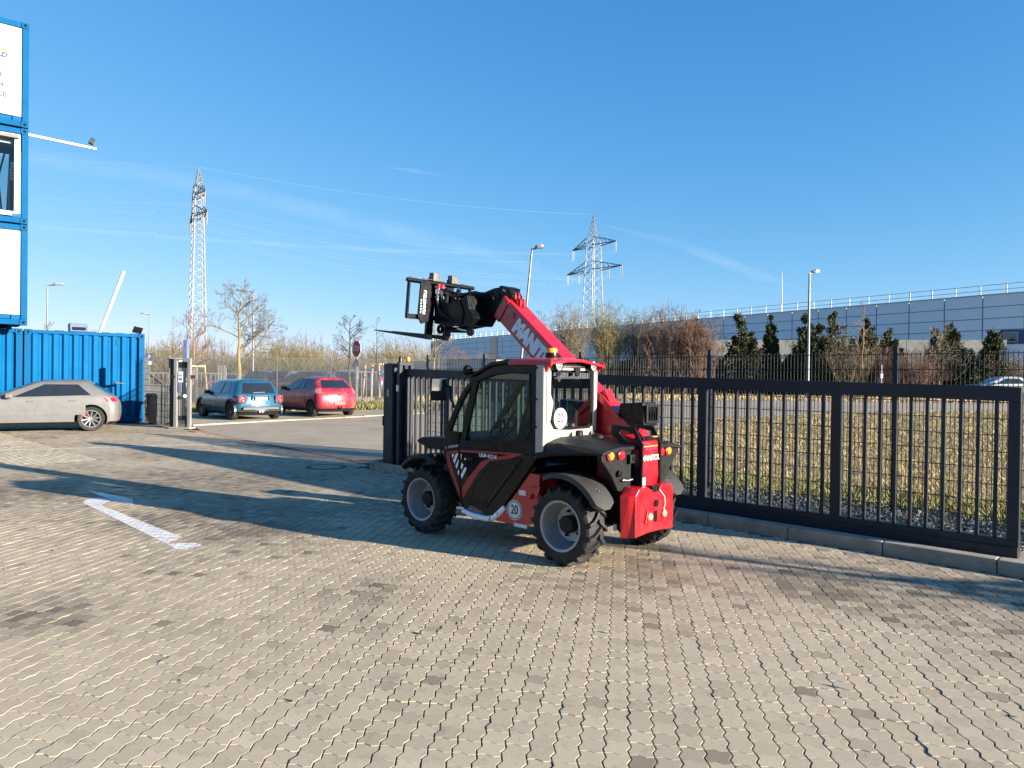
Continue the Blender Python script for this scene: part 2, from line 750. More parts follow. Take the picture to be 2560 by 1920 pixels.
ca.data.foreach_set('color', np.stack([tv, tv, tv, np.ones_like(tv)], 1).astype(np.float32).reshape(-1))
stuff(link('paver_field', pf, YARD))

# --- rectangular stones of the parking bays ------------------------------------------
bi, bj = np.meshgrid(np.arange(0, 64), np.arange(0, 130))
bi, bj = bi.reshape(-1), bj.reshape(-1)
bt = -5.03 - bi * .235 - (bj % 2) * 0
bs = -3.7 - bj * .125
gx = GA.x + DX.x * bt + NX.x * bs
gy = GA.y + DX.y * bt + NX.y * bs
ok = (np.abs(gx) < gy * .78 + 2) & (gy > 6)
gx, gy = gx[ok], gy[ok]
nb = len(gx)
hw, hd = .1155, .0605
c4 = np.array([(-1, -1), (1, -1), (1, 1), (-1, 1)])
loc = []
for (w, d, z) in ((hw - .005, hd - .005, 0), (hw, hd, -.005)):
    for a, b_ in c4:
        p = DX * (a * w) + NX * (b_ * d)
        loc.append((p.x, p.y, z))
loc = np.array(loc)
XB = np.repeat(loc[None], nb, 0)
XB[:, :, 2] += rng.normal(0, .0008, nb)[:, None]
XB[:, :, 0] += gx[:, None]
XB[:, :, 1] += gy[:, None]
fb = np.array([(0, 1, 2, 3)] + [(4 + i, 4 + (i + 1) % 4, (i + 1) % 4, i) for i in range(4)])
QB = (fb[None] + (np.arange(nb) * 8)[:, None, None]).reshape(-1, 4)
bf = np_mesh('bay_paver_field', XB.reshape(-1, 3), QB, M_PAVN)
ca = bf.color_attributes.new('tone', 'FLOAT_COLOR', 'POINT')
tb = np.array([.68 + .3 * mnoise.noise(Vector((a * .4, b_ * .4, 9))) for a, b_ in zip(gx, gy)]) + rng.normal(0, .06, nb)
dark = rng.random(nb) < .02
tb[dark] -= .3
tb = np.repeat(np.clip(tb, 0, 1), 8)
ca.data.foreach_set('color', np.stack([tb, tb, tb, np.ones_like(tb)], 1).astype(np.float32).reshape(-1))
stuff(link('bay_paver_field', bf, YARD))


# --- white markings: the stone tops themselves carry the paint -----------------------
def clip(poly, cl):
    for i in range(len(cl)):
        a, b = cl[i], cl[(i + 1) % len(cl)]
        e = (b[0] - a[0], b[1] - a[1])
        side = lambda p: e[0] * (p[1] - a[1]) - e[1] * (p[0] - a[0])
        out = []
        for k in range(len(poly)):
            p, q = poly[k], poly[(k + 1) % len(poly)]
            sp, sq = side(p), side(q)
            if sp >= 0:
                out.append(p)
            if sp * sq < 0:
                f = sp / (sp - sq)
                out.append((p[0] + (q[0] - p[0]) * f, p[1] + (q[1] - p[1]) * f))
        poly = out
        if len(poly) < 3:
            return []
    return poly


def ccw(poly):
    a = sum(poly[i - 1][0] * poly[i][1] - poly[i][0] * poly[i - 1][1] for i in range(len(poly)))
    return poly if a > 0 else poly[::-1]


apx = lambda pts: ccw([(lambda g: (g.x, g.y))(G(200 + x / 6.144, 1200 + y / 6.144)) for x, y in pts])
arrow = [apx(p) for p in ([(40, 355), (330, 400), (1570, 890), (1330, 985)], [(1330, 985), (1760, 970), (1890, 1010), (1640, 1065), (1480, 1070)],
                          [(40, 355), (90, 310), (200, 285), (300, 268), (480, 310), (330, 400)], [(0, 135), (800, 290), (835, 455), (480, 310), (300, 268)])]
pb = MB()
allx = [p[0] for c in arrow for p in c]
ally = [p[1] for c in arrow for p in c]
for k in range(N):
    if not (min(allx) - .1 < cx[k] < max(allx) + .1 and min(ally) - .1 < cy[k] < max(ally) + .1):
        continue
    top = [(cx[k] + v.x, cy[k] + v.y) for v in RT]
    for c in arrow:
        q = clip(top, c)
        if len(q) >= 3:
            pb.add([(x, y, lift[k] + .0015 + (y - cy[k]) * tilt[k, 0] - (x - cx[k]) * tilt[k, 1]) for x, y in q], [tuple(range(len(q)))])
structure(pb.build('arrow_marking', M_PAINT, fix=False))


def stripe(name, a, b, w, z=.004):
    a, b = Vector(a[:2]), Vector(b[:2])
    n = (b - a).normalized().orthogonal() * (w / 2)
    m_ = MB()
    m_.add([(*(a + n), z), (*(b + n), z), (*(b - n), z), (*(a - n), z)], [(3, 2, 1, 0)])
    o = m_.build(name, M_PAINT, fix=False)
    return structure(o)


stripe('bay_line', G(-260, 1135), G(592, 1109), .1)
stripe('bay_line', G(-200, 1112), G(40, 1108.5), .1)
stripe('bay_line', G(640, 1108), G(672, 1108), .08)

# --- asphalt drive and road ------------------------------------------------------------
P = lambda px, py: (lambda g: (g.x, g.y))(G(px, py))
dr = [xy(-1, s_drain(-1) + .06), xy(-11, s_drain(-11) + .06), xy(-13, s_drain(-13) + .06)]
road_poly = [xy(-.6, .45), dr[0], dr[1], P(479, 1064), P(700, 1052), P(954, 1038.6), P(1100, 1030), P(1500, 1004), P(1760, 994), P(2560, 994), (60, 46), (40, 12),
             xy(14, .45)]
structure(drape('asphalt_road', road_poly, -.012, M_ASPH, 3))
# grass between fence and road
field_poly = [P(1590, 1196), P(1612, 1110), P(1650, 1075), P(1710, 1057), P(1790, 1049), P(1960, 1040), P(2100, 1034), P(2560, 1031), (22, 17), (16, 4), xy(13, .5), xy(4.6, .5)]
structure(drape('grass_field', field_poly, .02, M_FIELD, 2))
# parking strip and its flat kerb
pk = [P(479, 1064), P(700, 1052), P(954, 1038.6), P(1060, 1033)]
pk_far = [P(1060, 1021), P(890, 1021), P(700, 1027), P(470, 1036)]
structure(drape('parking_paving', pk + pk_far, .008, M_BAY, 2))


def kerb_run(name, pts, w, h, mi, ln=1.0, z0=None, parent=None, gap=.008):
    """kerb stones laid end to end along a polyline of (x, y)"""
    root = parent or structure(thing(name, '', ''))
    if parent is None:
        del root['label'], root['category']
    for a, b in zip(pts[:-1], pts[1:]):
        a, b = Vector(a), Vector(b)
        L = (b - a).length
        n = max(1, round(L / ln))
        for i in range(n):
            p, q = a + (b - a) * (i / n), a + (b - a) * ((i + 1) / n)
            e = (q - p).normalized() * gap / 2
            p, q = p + e, q - e
            c = (p + q) / 2
            z = (terrain(c.x, c.y) if z0 is None else z0)
            m_ = MB().bar((p.x, p.y, z + h / 2 - .06 + random.uniform(-.002, .002)), (q.x, q.y, z + h / 2 - .06), w, h + .12, mi=0)
            m_.build('kerb_stone', mi, root, bevel=.012)
    return root


random.seed(3)
kerb_run('parking_kerb', [P(479, 1064), P(700, 1052), P(954, 1038.6), P(1060, 1033)], .14, .035, mat('pale kerb', (.27, .235, .19), .9, var=.1, space='World'))
GK = kerb_run('gate_kerb', [xy(14.2, -.34), xy(-.36, -.34)], .16, .12, M_CONC, 1.0, 0)
arc = [xy(-.36 - .38 * math.sin(a), .04 - .38 * math.cos(a)) for a in [PI * k / 6 for k in range(7)]]
kerb_run('', arc, .15, .12, M_CONC, .6, 0, GK)
kerb_run('', [xy(-.36, .42), xy(1.2, .42)], .15, .12, M_CONC, 1, 0, GK)
pad = MB().prism([xy(14.2, -.255), xy(14.2, .30), xy(1.25, .30), xy(-.36, .335)] + [xy(-.36 - .29 * math.sin(a), .04 + .29 * math.cos(a)) for a in [PI * k / 6 for k in range(1, 6)]] + [xy(-.36, -.255)],
                 -.1, .085)
structure(pad.build('gate_footing', M_CONC))

# drainage channel across the gateway
ch = structure(thing('drain_channel', '', ''))
del ch['label'], ch['category']
M_STEEL = mat('galvanised steel', (.38, .39, .4), .45, .75, var=.15, scale=8, bump=.1)
M_RUST = mat('rusted iron', (.14, .075, .05), .8, .2, var=.3, scale=12, bump=.3)
M_DARK = mat('black rubber', (.018, .018, .02), .75, var=.2, scale=8, bump=.15)
for i in range(14):
    t0, t1 = -1.15 - i * .75, -1.15 - (i + 1) * .75 + .01
    for off, w in ((-.115, .05), (.115, .05)):
        MB().bar((*xy(t0, s_drain(t0) + off - .09), -.0125), (*xy(t1, s_drain(t1) + off - .09), -.0125), w, .02).build('channel_edge', M_ASPH, ch)
    g = MB()
    for k in range(15):
        a = t0 + (t1 - t0) * (k + .5) / 15
        g.bar((*xy(a, s_drain(a) - .09 - .085), -.006), (*xy(a, s_drain(a) - .09 + .085), -.006), .028, .012)
    g.build('grating', M_RUST, ch)
for px, py in ((496, 1079), (910, 1156)):
    c = G(px, py)
    g = thing('gully_grate', 'small rusty gully grate at the near end of the drain by the gate cabinet' if px > 700 else 'rusty gully grate at the far end of the drain by the side gate', 'drain grate', (c.x, c.y, .004), SITE_ROT)
    m_ = MB()
    m_.ring([(-.3, -.2), (.3, -.2), (.3, .2), (-.3, .2)], [(-.26, -.16), (.26, -.16), (.26, .16), (-.26, .16)], -.02, .004)
    m_.build('grate_frame', M_RUST, g)
    m_ = MB()
    for k in range(9):
        m_.box((-.22 + k * .055, 0, -.004), (.028, .31, .012))
    m_.build('grate_bars', M_RUST, g)
# manhole
mh = thing('manhole_cover', 'round manhole cover with a rusty ring and pale concrete middle in the paving', 'manhole', (MANH.x, MANH.y, 0))
MB().lathe([(.30, -.02), (.30, .004), (.38, .004), (.38, -.02)], n=40, cap=False).build('cover_ring', M_RUST, mh)
MB().lathe([(.295, -.02), (.295, .003), (.0, .005)], n=40, cap=False).build('cover_plate', M_CONC, mh)
for k in range(20):
    a = 2 * PI * k / 20
    MB().box((.34 * math.cos(a), .34 * math.sin(a), .006), (.03, .025, .006), Matrix.Rotation(a, 3, 'Z')).build('cover_stud', M_RUST, mh)
MB().lathe([(.39, -.02), (.39, -.002), (.56, -.002), (.56, -.02)], n=40, cap=False).build('cover_collar', M_CONC, mh)

# gravel strip between gate and fence: loose stones nobody could count
gb = MB()
gb.prism([xy(14, .30), xy(14, 2.55), xy(4, 2.45), xy(1.25, 1.6), xy(1.25, .30)], -.1, .015)
gs = structure(gb.build('gravel_bed', M_GRAVEL))
rg = np.random.default_rng(9)
ng = 9000
tg = rg.uniform(1.6, 12.4, ng)
sg = rg.uniform(.33, 2.5, ng) ** 1.0
base = np.array([(1, 0, 0), (-1, 0, 0), (0, 1, 0), (0, -1, 0), (0, 0, 1), (0, 0, -1)], float)
of = np.array([(0, 2, 4), (2, 1, 4), (1, 3, 4), (3, 0, 4), (2, 0, 5), (1, 2, 5), (3, 1, 5), (0, 3, 5)])
A = rg.normal(size=(ng, 3, 3))
Qm, _ = np.linalg.qr(A)
szs = rg.uniform(.012, .036, (ng, 1)) * rg.uniform(.6, 1.3, (ng, 3))
VX = np.einsum('ijk,nlk->nlj', np.eye(3)[None], base[None] * szs[:, None, :]) if False else (base[None] * szs[:, None, :]) @ Qm
VX[:, :, 0] += (GA.x + DX.x * tg + NX.x * sg)[:, None]
VX[:, :, 1] += (GA.y + DX.y * tg + NX.y * sg)[:, None]
VX[:, :, 2] += rg.uniform(.012, .05, ng)[:, None]
gm = np_mesh('gravel', VX.reshape(-1, 3), None, M_GRAVEL, (of[None] + (np.arange(ng) * 6)[:, None, None]).reshape(-1, 3))
stuff(link('gravel', gm, gs))
# ------------------------------------------------------------------ sliding gate, its cabinet, mesh fence
M_ANTH = mat('anthracite powder coat', (.016, .0195, .026), .45, var=.12, scale=3, bump=.03, bscale=300, spec=.3)
M_ANTH2 = mat('anthracite wire', (.012, .0145, .018), .55, var=.1)
M_BLACK = mat('black plastic', (.005, .005, .0055), .45, var=.2, scale=5)
M_WHITE = mat('white enamel', (.5, .5, .49), .4, var=.05, scale=3)
M_ALU = mat('brushed aluminium', (.55, .55, .56), .35, .8, var=.1, scale=10)
M_AMBER = lens_mat('amber lens', (.95, .28, .02))

gate = thing('sliding_gate', 'long dark grey sliding gate of upright bars standing across the right of the paved yard', 'gate', (GA.x, GA.y, 0), SITE_ROT)
ztop = lambda t: 1.865 - .0178 * t
T1 = 9.45
MB().bar((0, 0, ztop(0) - .07), (T1, 0, ztop(T1) - .07), .09, .14).build('top_rail', M_ANTH, gate, bevel=.004)
MB().bar((0, 0, .195), (T1, 0, .195), .09, .11).build('bottom_rail', M_ANTH, gate, bevel=.004)
MB().bar((-.2, 0, .125), (T1, 0, .125), .14, .11).build('running_rail', M_ANTH, gate, bevel=.008)
posts = [.05] + [1.21 + 1.638 * k for k in range(6)]
for a, b in zip(posts, posts[1:] + [None]):
    h0, h1 = .25, ztop(a) - .14
    MB().box((a, 0, (h0 + h1) / 2), (.10, .085, h1 - h0)).build('gate_post', M_ANTH, gate, bevel=.003)
    if b is None:
        continue
    n = 10 if b - a > 1.5 else 7
    for i in range(n):
        t = a + (b - a) * (i + 1) / (n + 1)
        h1 = ztop(t) - .14
        MB().box((t, 0, (h0 + h1) / 2), (.03, .042, h1 - h0)).build('bar', M_ANTH, gate, bevel=.0025, segs=1)

# cabinet with the drive, and the guide portal beside it
cab_ = thing('gate_drive_cabinet', 'tall dark grey gate drive cabinet with a small white sticker at the gate end', 'gate cabinet', (*xy(-.29, -.02), .085), SITE_ROT)
MB().box((0, 0, .94), (.30, .27, 1.88)).build('cabinet_body', M_ANTH, cab_, bevel=.006)
MB().box((0, -.138, .95), (.27, .012, 1.78)).build('cabinet_door', M_ANTH, cab_, bevel=.003)
MB().box((0, 0, .01), (.36, .34, .022)).build('base_plate', M_ANTH, cab_, bevel=.003)
MB().box((-.135, -.150, .80), (.022, .02, .18)).build('door_handle', M_BLACK, cab_, bevel=.004)
st = MB().box((.0, -.146, 1.33), (.045, .004, .13)).build('sticker', M_WHITE, cab_)
for dz in (.03, .0):
    MB().box((.0, -.1492, 1.34 + dz), (.014, .002, .012)).build('printed_mark', M_BLACK, st)
for z in (.5, 1.7):
    MB().box((.155, -.1, z), (.02, .03, .05)).build('hinge', M_ANTH, cab_, bevel=.002)

por = thing('gate_guide_portal', 'dark grey slatted guide portal between the drive cabinet and the gate leaf', 'gate portal', (*xy(.0, 0), .085), SITE_ROT)
for y in (-.13, .13):
    MB().box((.02, y, .92), (.08, .07, 1.84)).build('portal_post', M_ANTH, por, bevel=.004)
MB().box((.02, 0, 1.87), (.08, .33, .06)).build('portal_head', M_ANTH, por, bevel=.004)
for k in range(3):
    MB().box((-.045, -.085 + k * .085, .82), (.03, .035, 1.3)).build('slat', M_ANTH, por, bevel=.003)
MB().box((.03, -.18, 1.42), (.05, .04, .12)).build('latch_box', M_ALU, por, bevel=.005)
wl = thing('warning_lamp', 'small amber warning lamp on top of the gate guide portal', 'warning lamp', (*xy(.03, .05), 1.98))
MB().lathe([(.03, 0), (.03, .02), (.022, .02)], n=16).build('lamp_base', M_BLACK, wl)
MB().lathe([(.036, .02), (.04, .05), (.037, .10), (.0, .115)], n=16, cap=False).build('lens', M_AMBER, wl, smooth=40)
fl = thing('photocell', 'small dark capped lamp on top of the gate drive cabinet', 'sensor', (*xy(-.2, .05), 1.965))
MB().lathe([(.04, 0), (.036, .1), (.025, .13), (0, .14)], n=14).build('sensor_body', M_BLACK, fl, smooth=40)
MB().lathe([(.048, 0), (.048, .015), (.04, .015)], n=14).build('sensor_foot', M_ANTH, fl)

# double-rod mesh fence
FO = Vector((5.07, 9.53))
fence = thing('mesh_fence', 'dark double-rod mesh fence on slim posts behind the sliding gate', 'fence', (FO.x, FO.y, 0), SITE_ROT)
fp = [-9.68, -7.84, -5.3, -2.7, 0, 2.6, 5.2]
for i, t in enumerate(fp):
    MB().box((t, 0, 1.08), (.06, .045, 2.24)).build('fence_post', M_ANTH, fence, bevel=.003)
    MB().box((t, 0, 2.205), (.066, .05, .012)).build('post_cap', M_BLACK, fence)
    for z in (.3, .9, 1.5, 2.0):
        MB().box((t, -.032, z), (.05, .02, .04)).build('clamp', M_ANTH, fence)
for a, b in zip(fp[:-1], fp[1:]):
    m_ = MB()
    x0, x1 = a + .045, b - .045
    n = round((x1 - x0) / .05)
    for k in range(n + 1):
        x = x0 + (x1 - x0) * k / n
        m_.bar((x, 0, .06), (x, 0, 2.13), .008, .008)
    z = .1
    while z < 2.12:
        for y in (-.008, .008):
            m_.bar((x0 - .02, y, z), (x1 + .02, y, z), .008, .009)
        z += .2
    stuff(m_.build('mesh_panel', M_ANTH2, fence, fix=False))
# ------------------------------------------------------------------ the telehandler (x forward, y to its left)
M_RED = mat('red machine paint', (.40, .006, .013), .3, var=.08, scale=2.5, coat=.35, dirt=(.27, .02, .02), dscale=7)
M_REDM = mat('red decal', (.30, .012, .014), .35, var=.1)
M_SATIN = mat('satin black panel', (.0085, .0075, .007), .25, var=.2, scale=3, spec=.22)
M_PLA = mat('black moulded plastic', (.0065, .0065, .007), .5, var=.2, scale=4, bump=.06, bscale=400, spec=.22)
M_GUARD = mat('grey rubber mudguard', (.022, .021, .019), .6, var=.2, scale=4, bump=.05, bscale=300)
M_STL = mat('black steel', (.004, .0045, .0065), .36, var=.25, scale=5, spec=.22)
M_TYRE = mat('tyre rubber', (.0075, .0073, .007), .75, var=.25, scale=6, bump=.15, bscale=60, dirt=(.028, .024, .02), dscale=5)
M_RIM = mat('silver rim paint', (.28, .28, .285), .36, .4, var=.12, scale=6, dirt=(.15, .14, .13), dscale=8)
M_IVORY = mat('ivory cab frame', (.33, .308, .262), .38, var=.05, scale=3, coat=.15, dirt=(.28, .255, .21), dscale=3)
M_GLASS = glass_mat('tinted cab glass', (.78, .90, .87), ior=1.45)
M_GLASSR = glass_mat('rear cab glass', (.52, .66, .70), ior=3.6)
M_TAILR = lens_mat('red lens', (.75, .015, .03))
M_CLEAR = mat('clear lamp glass', (.5, .5, .5), .1, .4, var=.2, scale=40, coat=1)
M_MIRR = mat('mirror glass', (.85, .85, .86), .03, 1, var=.02)
M_DECW = mat('grey white decal', (.75, .76, .78), .5, var=.05)
M_SIGNW = mat('white sticker', (.55, .55, .53), .45, var=.05)
M_INK = mat('black ink', (.004, .004, .004), .6, var=.1, spec=.1)
M_BLUEINK = mat('blue ink', (.02, .06, .22), .5, var=.1)
M_YEL = mat('orange yellow ink', (.75, .38, .03), .5, var=.1)
M_CHROME = mat('polished steel', (.6, .6, .6), .2, 1, var=.1)
M_SEAT = mat('seat fabric', (.012, .012, .014), .9, var=.3, scale=30)

TH_HEAD = Vector((-.732, .681)).normalized()
tele = thing('telehandler', 'compact red and black telehandler with its boom raised and forks up, standing on the paving', 'telehandler',
             (.957, 7.107, 0), math.atan2(TH_HEAD.y, TH_HEAD.x))
SD = lambda u, v, w: (u, w, v)           # side view: x, z, depth y
RR = lambda u, v, w: (w, u, v)           # rear view: y, z, depth x

# chassis
c = MB()
c.prism([(-.36, .36), (-.36, .70), (.30, .78), (1.2, .45), (1.75, .62), (2.15, .62), (2.2, .42), (1.7, .30), (.5, .28), (.1, .34)], -.30, .30, SD)
c.box((0, 0, .37), (.2, 1.0, .16)).box((1.97, 0, .37), (.2, 1.0, .16))
c.box((.2, -.45, .8), (.8, .5, .5))
c.build('chassis', M_STL, tele, bevel=.01)
c = MB().prism([(.47, .80), (.64, .60), (.93, .275), (.55, .265), (.36, .35), (.34, .80)], .36, .632, SD)
sideplate = c.build('side_plate', M_RED, tele, bevel=.008)
MB().prism([(.46, .66), (.30, .69), (.34, .58), (.40, .62), (.44, .55)], .60, .67, SD).build('side_fin', M_RED, sideplate, bevel=.004)
MB().box((.58, .6335, .275), (.17, .003, .035)).build('plate_label', M_SIGNW, sideplate)
MB().box((.56, .634, .60), (.09, .004, .05)).build('plate_label', M_SIGNW, sideplate)


def speed_sign(parent, M):
    b = MB().lathe([(.0, 0), (.1, 0), (.1, .003), (0, .003)], M, 40, cap=False).build('speed_sticker', M_SIGNW, parent)
    MB().lathe([(.084, .0035), (.084, .005), (.091, .005), (.091, .0035)], M, 40, cap=False).build('sticker_ring', M_INK, b)
    text('numerals', '20', .125, M @ Matrix.Translation((0, 0, .0045)), M_INK, b, xs=.78, bold=.001)
    return b


speed_sign(tele, frame((.66, .634, .418), (-1, 0, 0), (0, 0, 1)))


# wheels
def wheel_lathe(prof, n=36):
    M = Matrix.Rotation(-PI / 2, 4, 'X')
    return M


def tele_wheel(x, y):
    side = 1 if y > 0 else -1
    w = bpy.data.objects.new('wheel', None)
    COL.objects.link(w)
    w.parent = tele
    w.location = (x, y, .372)
    w.rotation_euler = (0, random.uniform(0, 1), 0 if side > 0 else PI)
    if WHL:
        for m_ in WHL:
            o = bpy.data.objects.new(m_.name.split('.')[0], m_)
            COL.objects.link(o)
            o.parent = w
        return w
    Ml = Matrix.Rotation(-PI / 2, 4, 'X')          # lathe axis z -> +y
    t = MB().lathe([(.222, -.112), (.235, -.122), (.275, -.131), (.305, -.132), (.328, -.118), (.339, -.08), (.343, 0), (.339, .08), (.328, .118),
                    (.305, .132), (.275, .131), (.235, .122), (.222, .112)], Ml, 44, cap=False)
    n = 17
    for s in (1, -1):
        for k in range(n):
            a0 = 2 * PI * (k + (.5 if s < 0 else 0)) / n
            path = [(-.012, 0, .374), (.045, .13, .374), (.098, .225, .372), (.128, .27, .352), (.134, .285, .312)]
            vs = []
            for h, da, ro in path:
                hw_ = .052 if h < .1 else .062
                for rr_, aw in ((.325 if ro > .33 else .29, 1.15), (ro, .8)):
                    for sg in (-1, 1):
                        a = a0 + da + sg * hw_ * aw
                        vs.append(Vector((rr_ * math.cos(a), s * h, rr_ * math.sin(a))))
            fs = []
            for i in range(len(path) - 1):
                o, p = i * 4, i * 4 + 4
                fs += [(o + 2, o + 3, p + 3, p + 2), (o, o + 2, p + 2, p), (o + 1, p + 1, p + 3, o + 3)]
            fs += [(0, 1, 3, 2), (16, 18, 19, 17)]
            t.add(vs, fs)
    to = t.build('tyre', M_TYRE, w, smooth=32)
    r = MB().lathe([(.222, -.10), (.226, .112), (.236, .122), (.236, .130), (.226, .131), (.213, .124), (.205, .10), (.196, .055), (.186, .02),
                    (.172, -.01), (.16, -.035), (.12, -.045), (.0, -.045)], Ml, 44, cap=False)
    ro_ = r.build('rim', M_RIM, w, smooth=35)
    hb = MB().lathe([(.083, -.045), (.083, .03), (.07, .042), (.0, .044)], Ml, 24, cap=False).build('hub', M_STL, w, smooth=35)
    WHL.extend([to.data, ro_.data, hb.data])
    for k in range(5):
        a = 2 * PI * k / 5 + .3
        bo = MB().lathe([(.014, -.046), (.014, -.02), (.008, -.012), (0, -.012)], Matrix.Translation((.118 * math.cos(a), 0, .118 * math.sin(a))) @ Ml, 8, cap=False).build('wheel_bolt', M_STL, w)
        WHL.append(bo.data)
    va = MB().box((-.1, .02, -.155), (.05, .03, .03)).build('valve', M_CHROME, w, bevel=.006)
    WHL.append(va.data)
    return w


WHL = []
random.seed(8)
for x in (0, 1.97):
    for y in (.613, -.613):
        tele_wheel(x, y)


def guard(x, y, a0, a1, r=.475, wd=.29, mt=M_GUARD):
    n = 16
    vs, fs = [], []
    m_ = MB()
    for i in range(n + 1):
        a = R(a0 + (a1 - a0) * i / n)
        f = abs(2 * i / n - 1)
        hw_ = wd / 2 * (1 if f < .8 else math.sqrt(max(.08, 1 - ((f - .8) / .2) ** 2)))
        for (yy, dr) in ((-hw_, -.035), (-hw_ * .93, 0), (hw_ * .93, 0), (hw_, -.035)):
            vs.append((x + (r + dr) * math.cos(a), y + yy, .37 + (r + dr) * math.sin(a)))
        for (yy, dr) in ((-hw_, -.043), (-hw_ * .9, -.012), (hw_ * .9, -.012), (hw_, -.043)):
            vs.append((x + (r + dr) * math.cos(a), y + yy, .37 + (r + dr) * math.sin(a)))
    for i in range(n):
        o, p = i * 8, i * 8 + 8
        for k in range(3):
            fs.append((o + k, o + k + 1, p + k + 1, p + k))
            fs.append((o + 4 + k, p + 4 + k, p + 5 + k, o + 5 + k))
        fs.append((o, p, p + 4, o + 4))
        fs.append((o + 3, o + 7, p + 7, p + 3))
    fs += [(0, 4, 5, 1), (1, 5, 6, 2), (2, 6, 7, 3)]
    e = n * 8
    fs += [(e, e + 1, e + 5, e + 4), (e + 1, e + 2, e + 6, e + 5), (e + 2, e + 3, e + 7, e + 6)]
    m_.add(vs, fs)
    return m_.build('mudguard', mt, tele, smooth=50)


for y in (.62, -.62):
    g = guard(0, y, 58, 156, .485, .30)
    for k in range(2):
        MB().box((-.31 - k * .03, y, .742 - k * .02), (.016, .016, .012)).build('screw', M_CHROME, g)
    guard(1.97, y * .96, 38, 124, .50, .30, M_PLA)
    MB().bar((0, y * .6, .70), (0, y, .835), .05, .03).build('mudguard_stay', M_STL, tele)

# engine hood, left and right
hood = MB()
st_ = [(.34, [(.02, 1.16), (.45, 1.155), (.66, 1.10), (.715, 1.00), (.70, .955), (.02, .955)]),
       (.12, [(.02, 1.16), (.42, 1.16), (.655, 1.12), (.715, 1.03), (.70, 1.0), (.02, .98)]),
       (-.2, [(.02, 1.125), (.42, 1.13), (.65, 1.10), (.71, 1.055), (.70, 1.03), (.02, 1.02)]),
       (-.43, [(.02, 1.10), (.42, 1.105), (.62, 1.085), (.69, 1.06), (.68, 1.045), (.02, 1.075)])]
vs = [(x, y, z) for x, s in st_ for y, z in s]
fs = [(i * 6 + k, i * 6 + (k + 1) % 6, (i + 1) * 6 + (k + 1) % 6, (i + 1) * 6 + k) for i in range(3) for k in range(6)] + [tuple(range(6)), tuple(range(18, 24))[::-1]]
hood.add(vs, fs)
hl = hood.build('engine_hood', M_PLA, tele, bevel=.018)
hood2 = MB().add([(x, -y, z - .01) for x, y, z in vs], fs)
hood2.build('engine_hood', M_PLA, tele, bevel=.018)
MB().lathe([(.05, 0), (.05, .05), (.042, .058), (0, .06)], Matrix.Translation((.25, .16, 1.15)), 20, cap=False).build('filler_cap', M_PLA, hl, smooth=40)
MB().lathe([(.07, 0), (.065, .02), (.05, .035), (0, .036)], Matrix.Translation((.06, .1, 1.145)), 20, cap=False).build('filler_cap', M_PLA, hl, smooth=40)
# rear body panels with the lamps
for s in (1, -1):
    p = MB().prism([(.665, 1.055), (.17, 1.09), (.17, .66), (.40, .70), (.50, .84), (.60, .94), (.65, .98)][::s], -.40, -.34, lambda u, v, w, s=s: (w, u * s, v))
    bp_ = p.build('rear_panel', M_PLA, tele, bevel=.012)
    if s > 0:
        MB().lathe([(.03, 0), (.03, .03), (0, .032)], frame((-.40, .41, .865), (0, -1, 0), (0, 0, 1)), 16, cap=False).build('plug', M_STL, bp_)
        MB().tube([(-.42, .36, .80), (-.44, .30, .795), (-.44, .24, .80)], [.012, .012, .016], 8).build('latch_handle', M_CHROME, bp_, smooth=50)
for y, mt in ((.555, M_AMBER), (.385, M_TAILR), (-.30, M_TAILR), (-.43, M_AMBER)):
    z = 1.035 if y > 0 else 1.02
    M = frame((-.415, y, z), (0, -1, 0), (0, 0, 1))
    t = MB().lathe([(.044, -.05), (.044, .006), (.036, .012)], M, 24, cap=True).build('tail_lamp', M_TAILR, tele, smooth=40)
    MB().lathe([(.037, .010), (.034, .022), (.0, .028)], M, 24, cap=False).build('lens', mt, t, smooth=60)
MB().box((-.42, .22, .985), (.04, .085, .085)).build('plate_lamp', M_PLA, tele, bevel=.008)
MB().lathe([(.02, 0), (.02, .006), (0, .006)], frame((-.441, .215, .99), (0, -1, 0), (0, 0, 1)), 14, cap=False).build('lamp_hole', M_INK, tele)

# centre: red cover, tall rear panel, lifting brackets
MB().prism([(-.44, .66), (-.44, 1.13), (-.24, 1.19), (.05, 1.16), (.12, .66)], -.13, .06, SD).build('centre_cover', M_RED, tele, bevel=.012)
rp = MB().prism([(-.468, .70), (-.490, .82), (-.482, .95), (-.478, 1.135), (-.46, 1.15), (-.45, .70)], -.142, .142, SD).build('rear_cover', M_RED, tele, bevel=.006, smooth=40)
text('lettering', 'MANITOU', .072, frame((-.492, 0, .985), (0, -1, 0), (-.02, 0, 1)), M_SIGNW, rp, shear=.12, bold=.0015, extrude=.002, spacing=.95)
text('lettering', 'HALD &', .026, frame((-.488, .075, 1.118), (0, -1, 0), (0, 0, 1)), M_BLUEINK, rp)
MB().box((-.4875, 0, 1.096), (.003, .24, .007)).build('printed_line', M_YEL, rp)
text('lettering', 'GRUNEWALD', .030, frame((-.488, 0, 1.075), (0, -1, 0), (0, 0, 1)), M_BLUEINK, rp)
MB().box((-.484, .105, .775), (.008, .05, .075)).build('notice_sticker', M_SIGNW, rp)
for s in (1, -1):
    y = .158 * s
    o_ = [(-.50, .70), (-.505, 1.12), (-.42, 1.27), (-.16, 1.29), (-.14, 1.20), (-.30, 1.10), (-.36, .98), (-.38, .70)]
    i_ = [(-.47, .9), (-.465, 1.10), (-.40, 1.225), (-.25, 1.245), (-.25, 1.21), (-.36, 1.10), (-.42, .98), (-.43, .9)]
    MB().ring(o_, i_, y - .012, y + .012, SD).build('lift_bracket', M_STL, tele, bevel=.005)
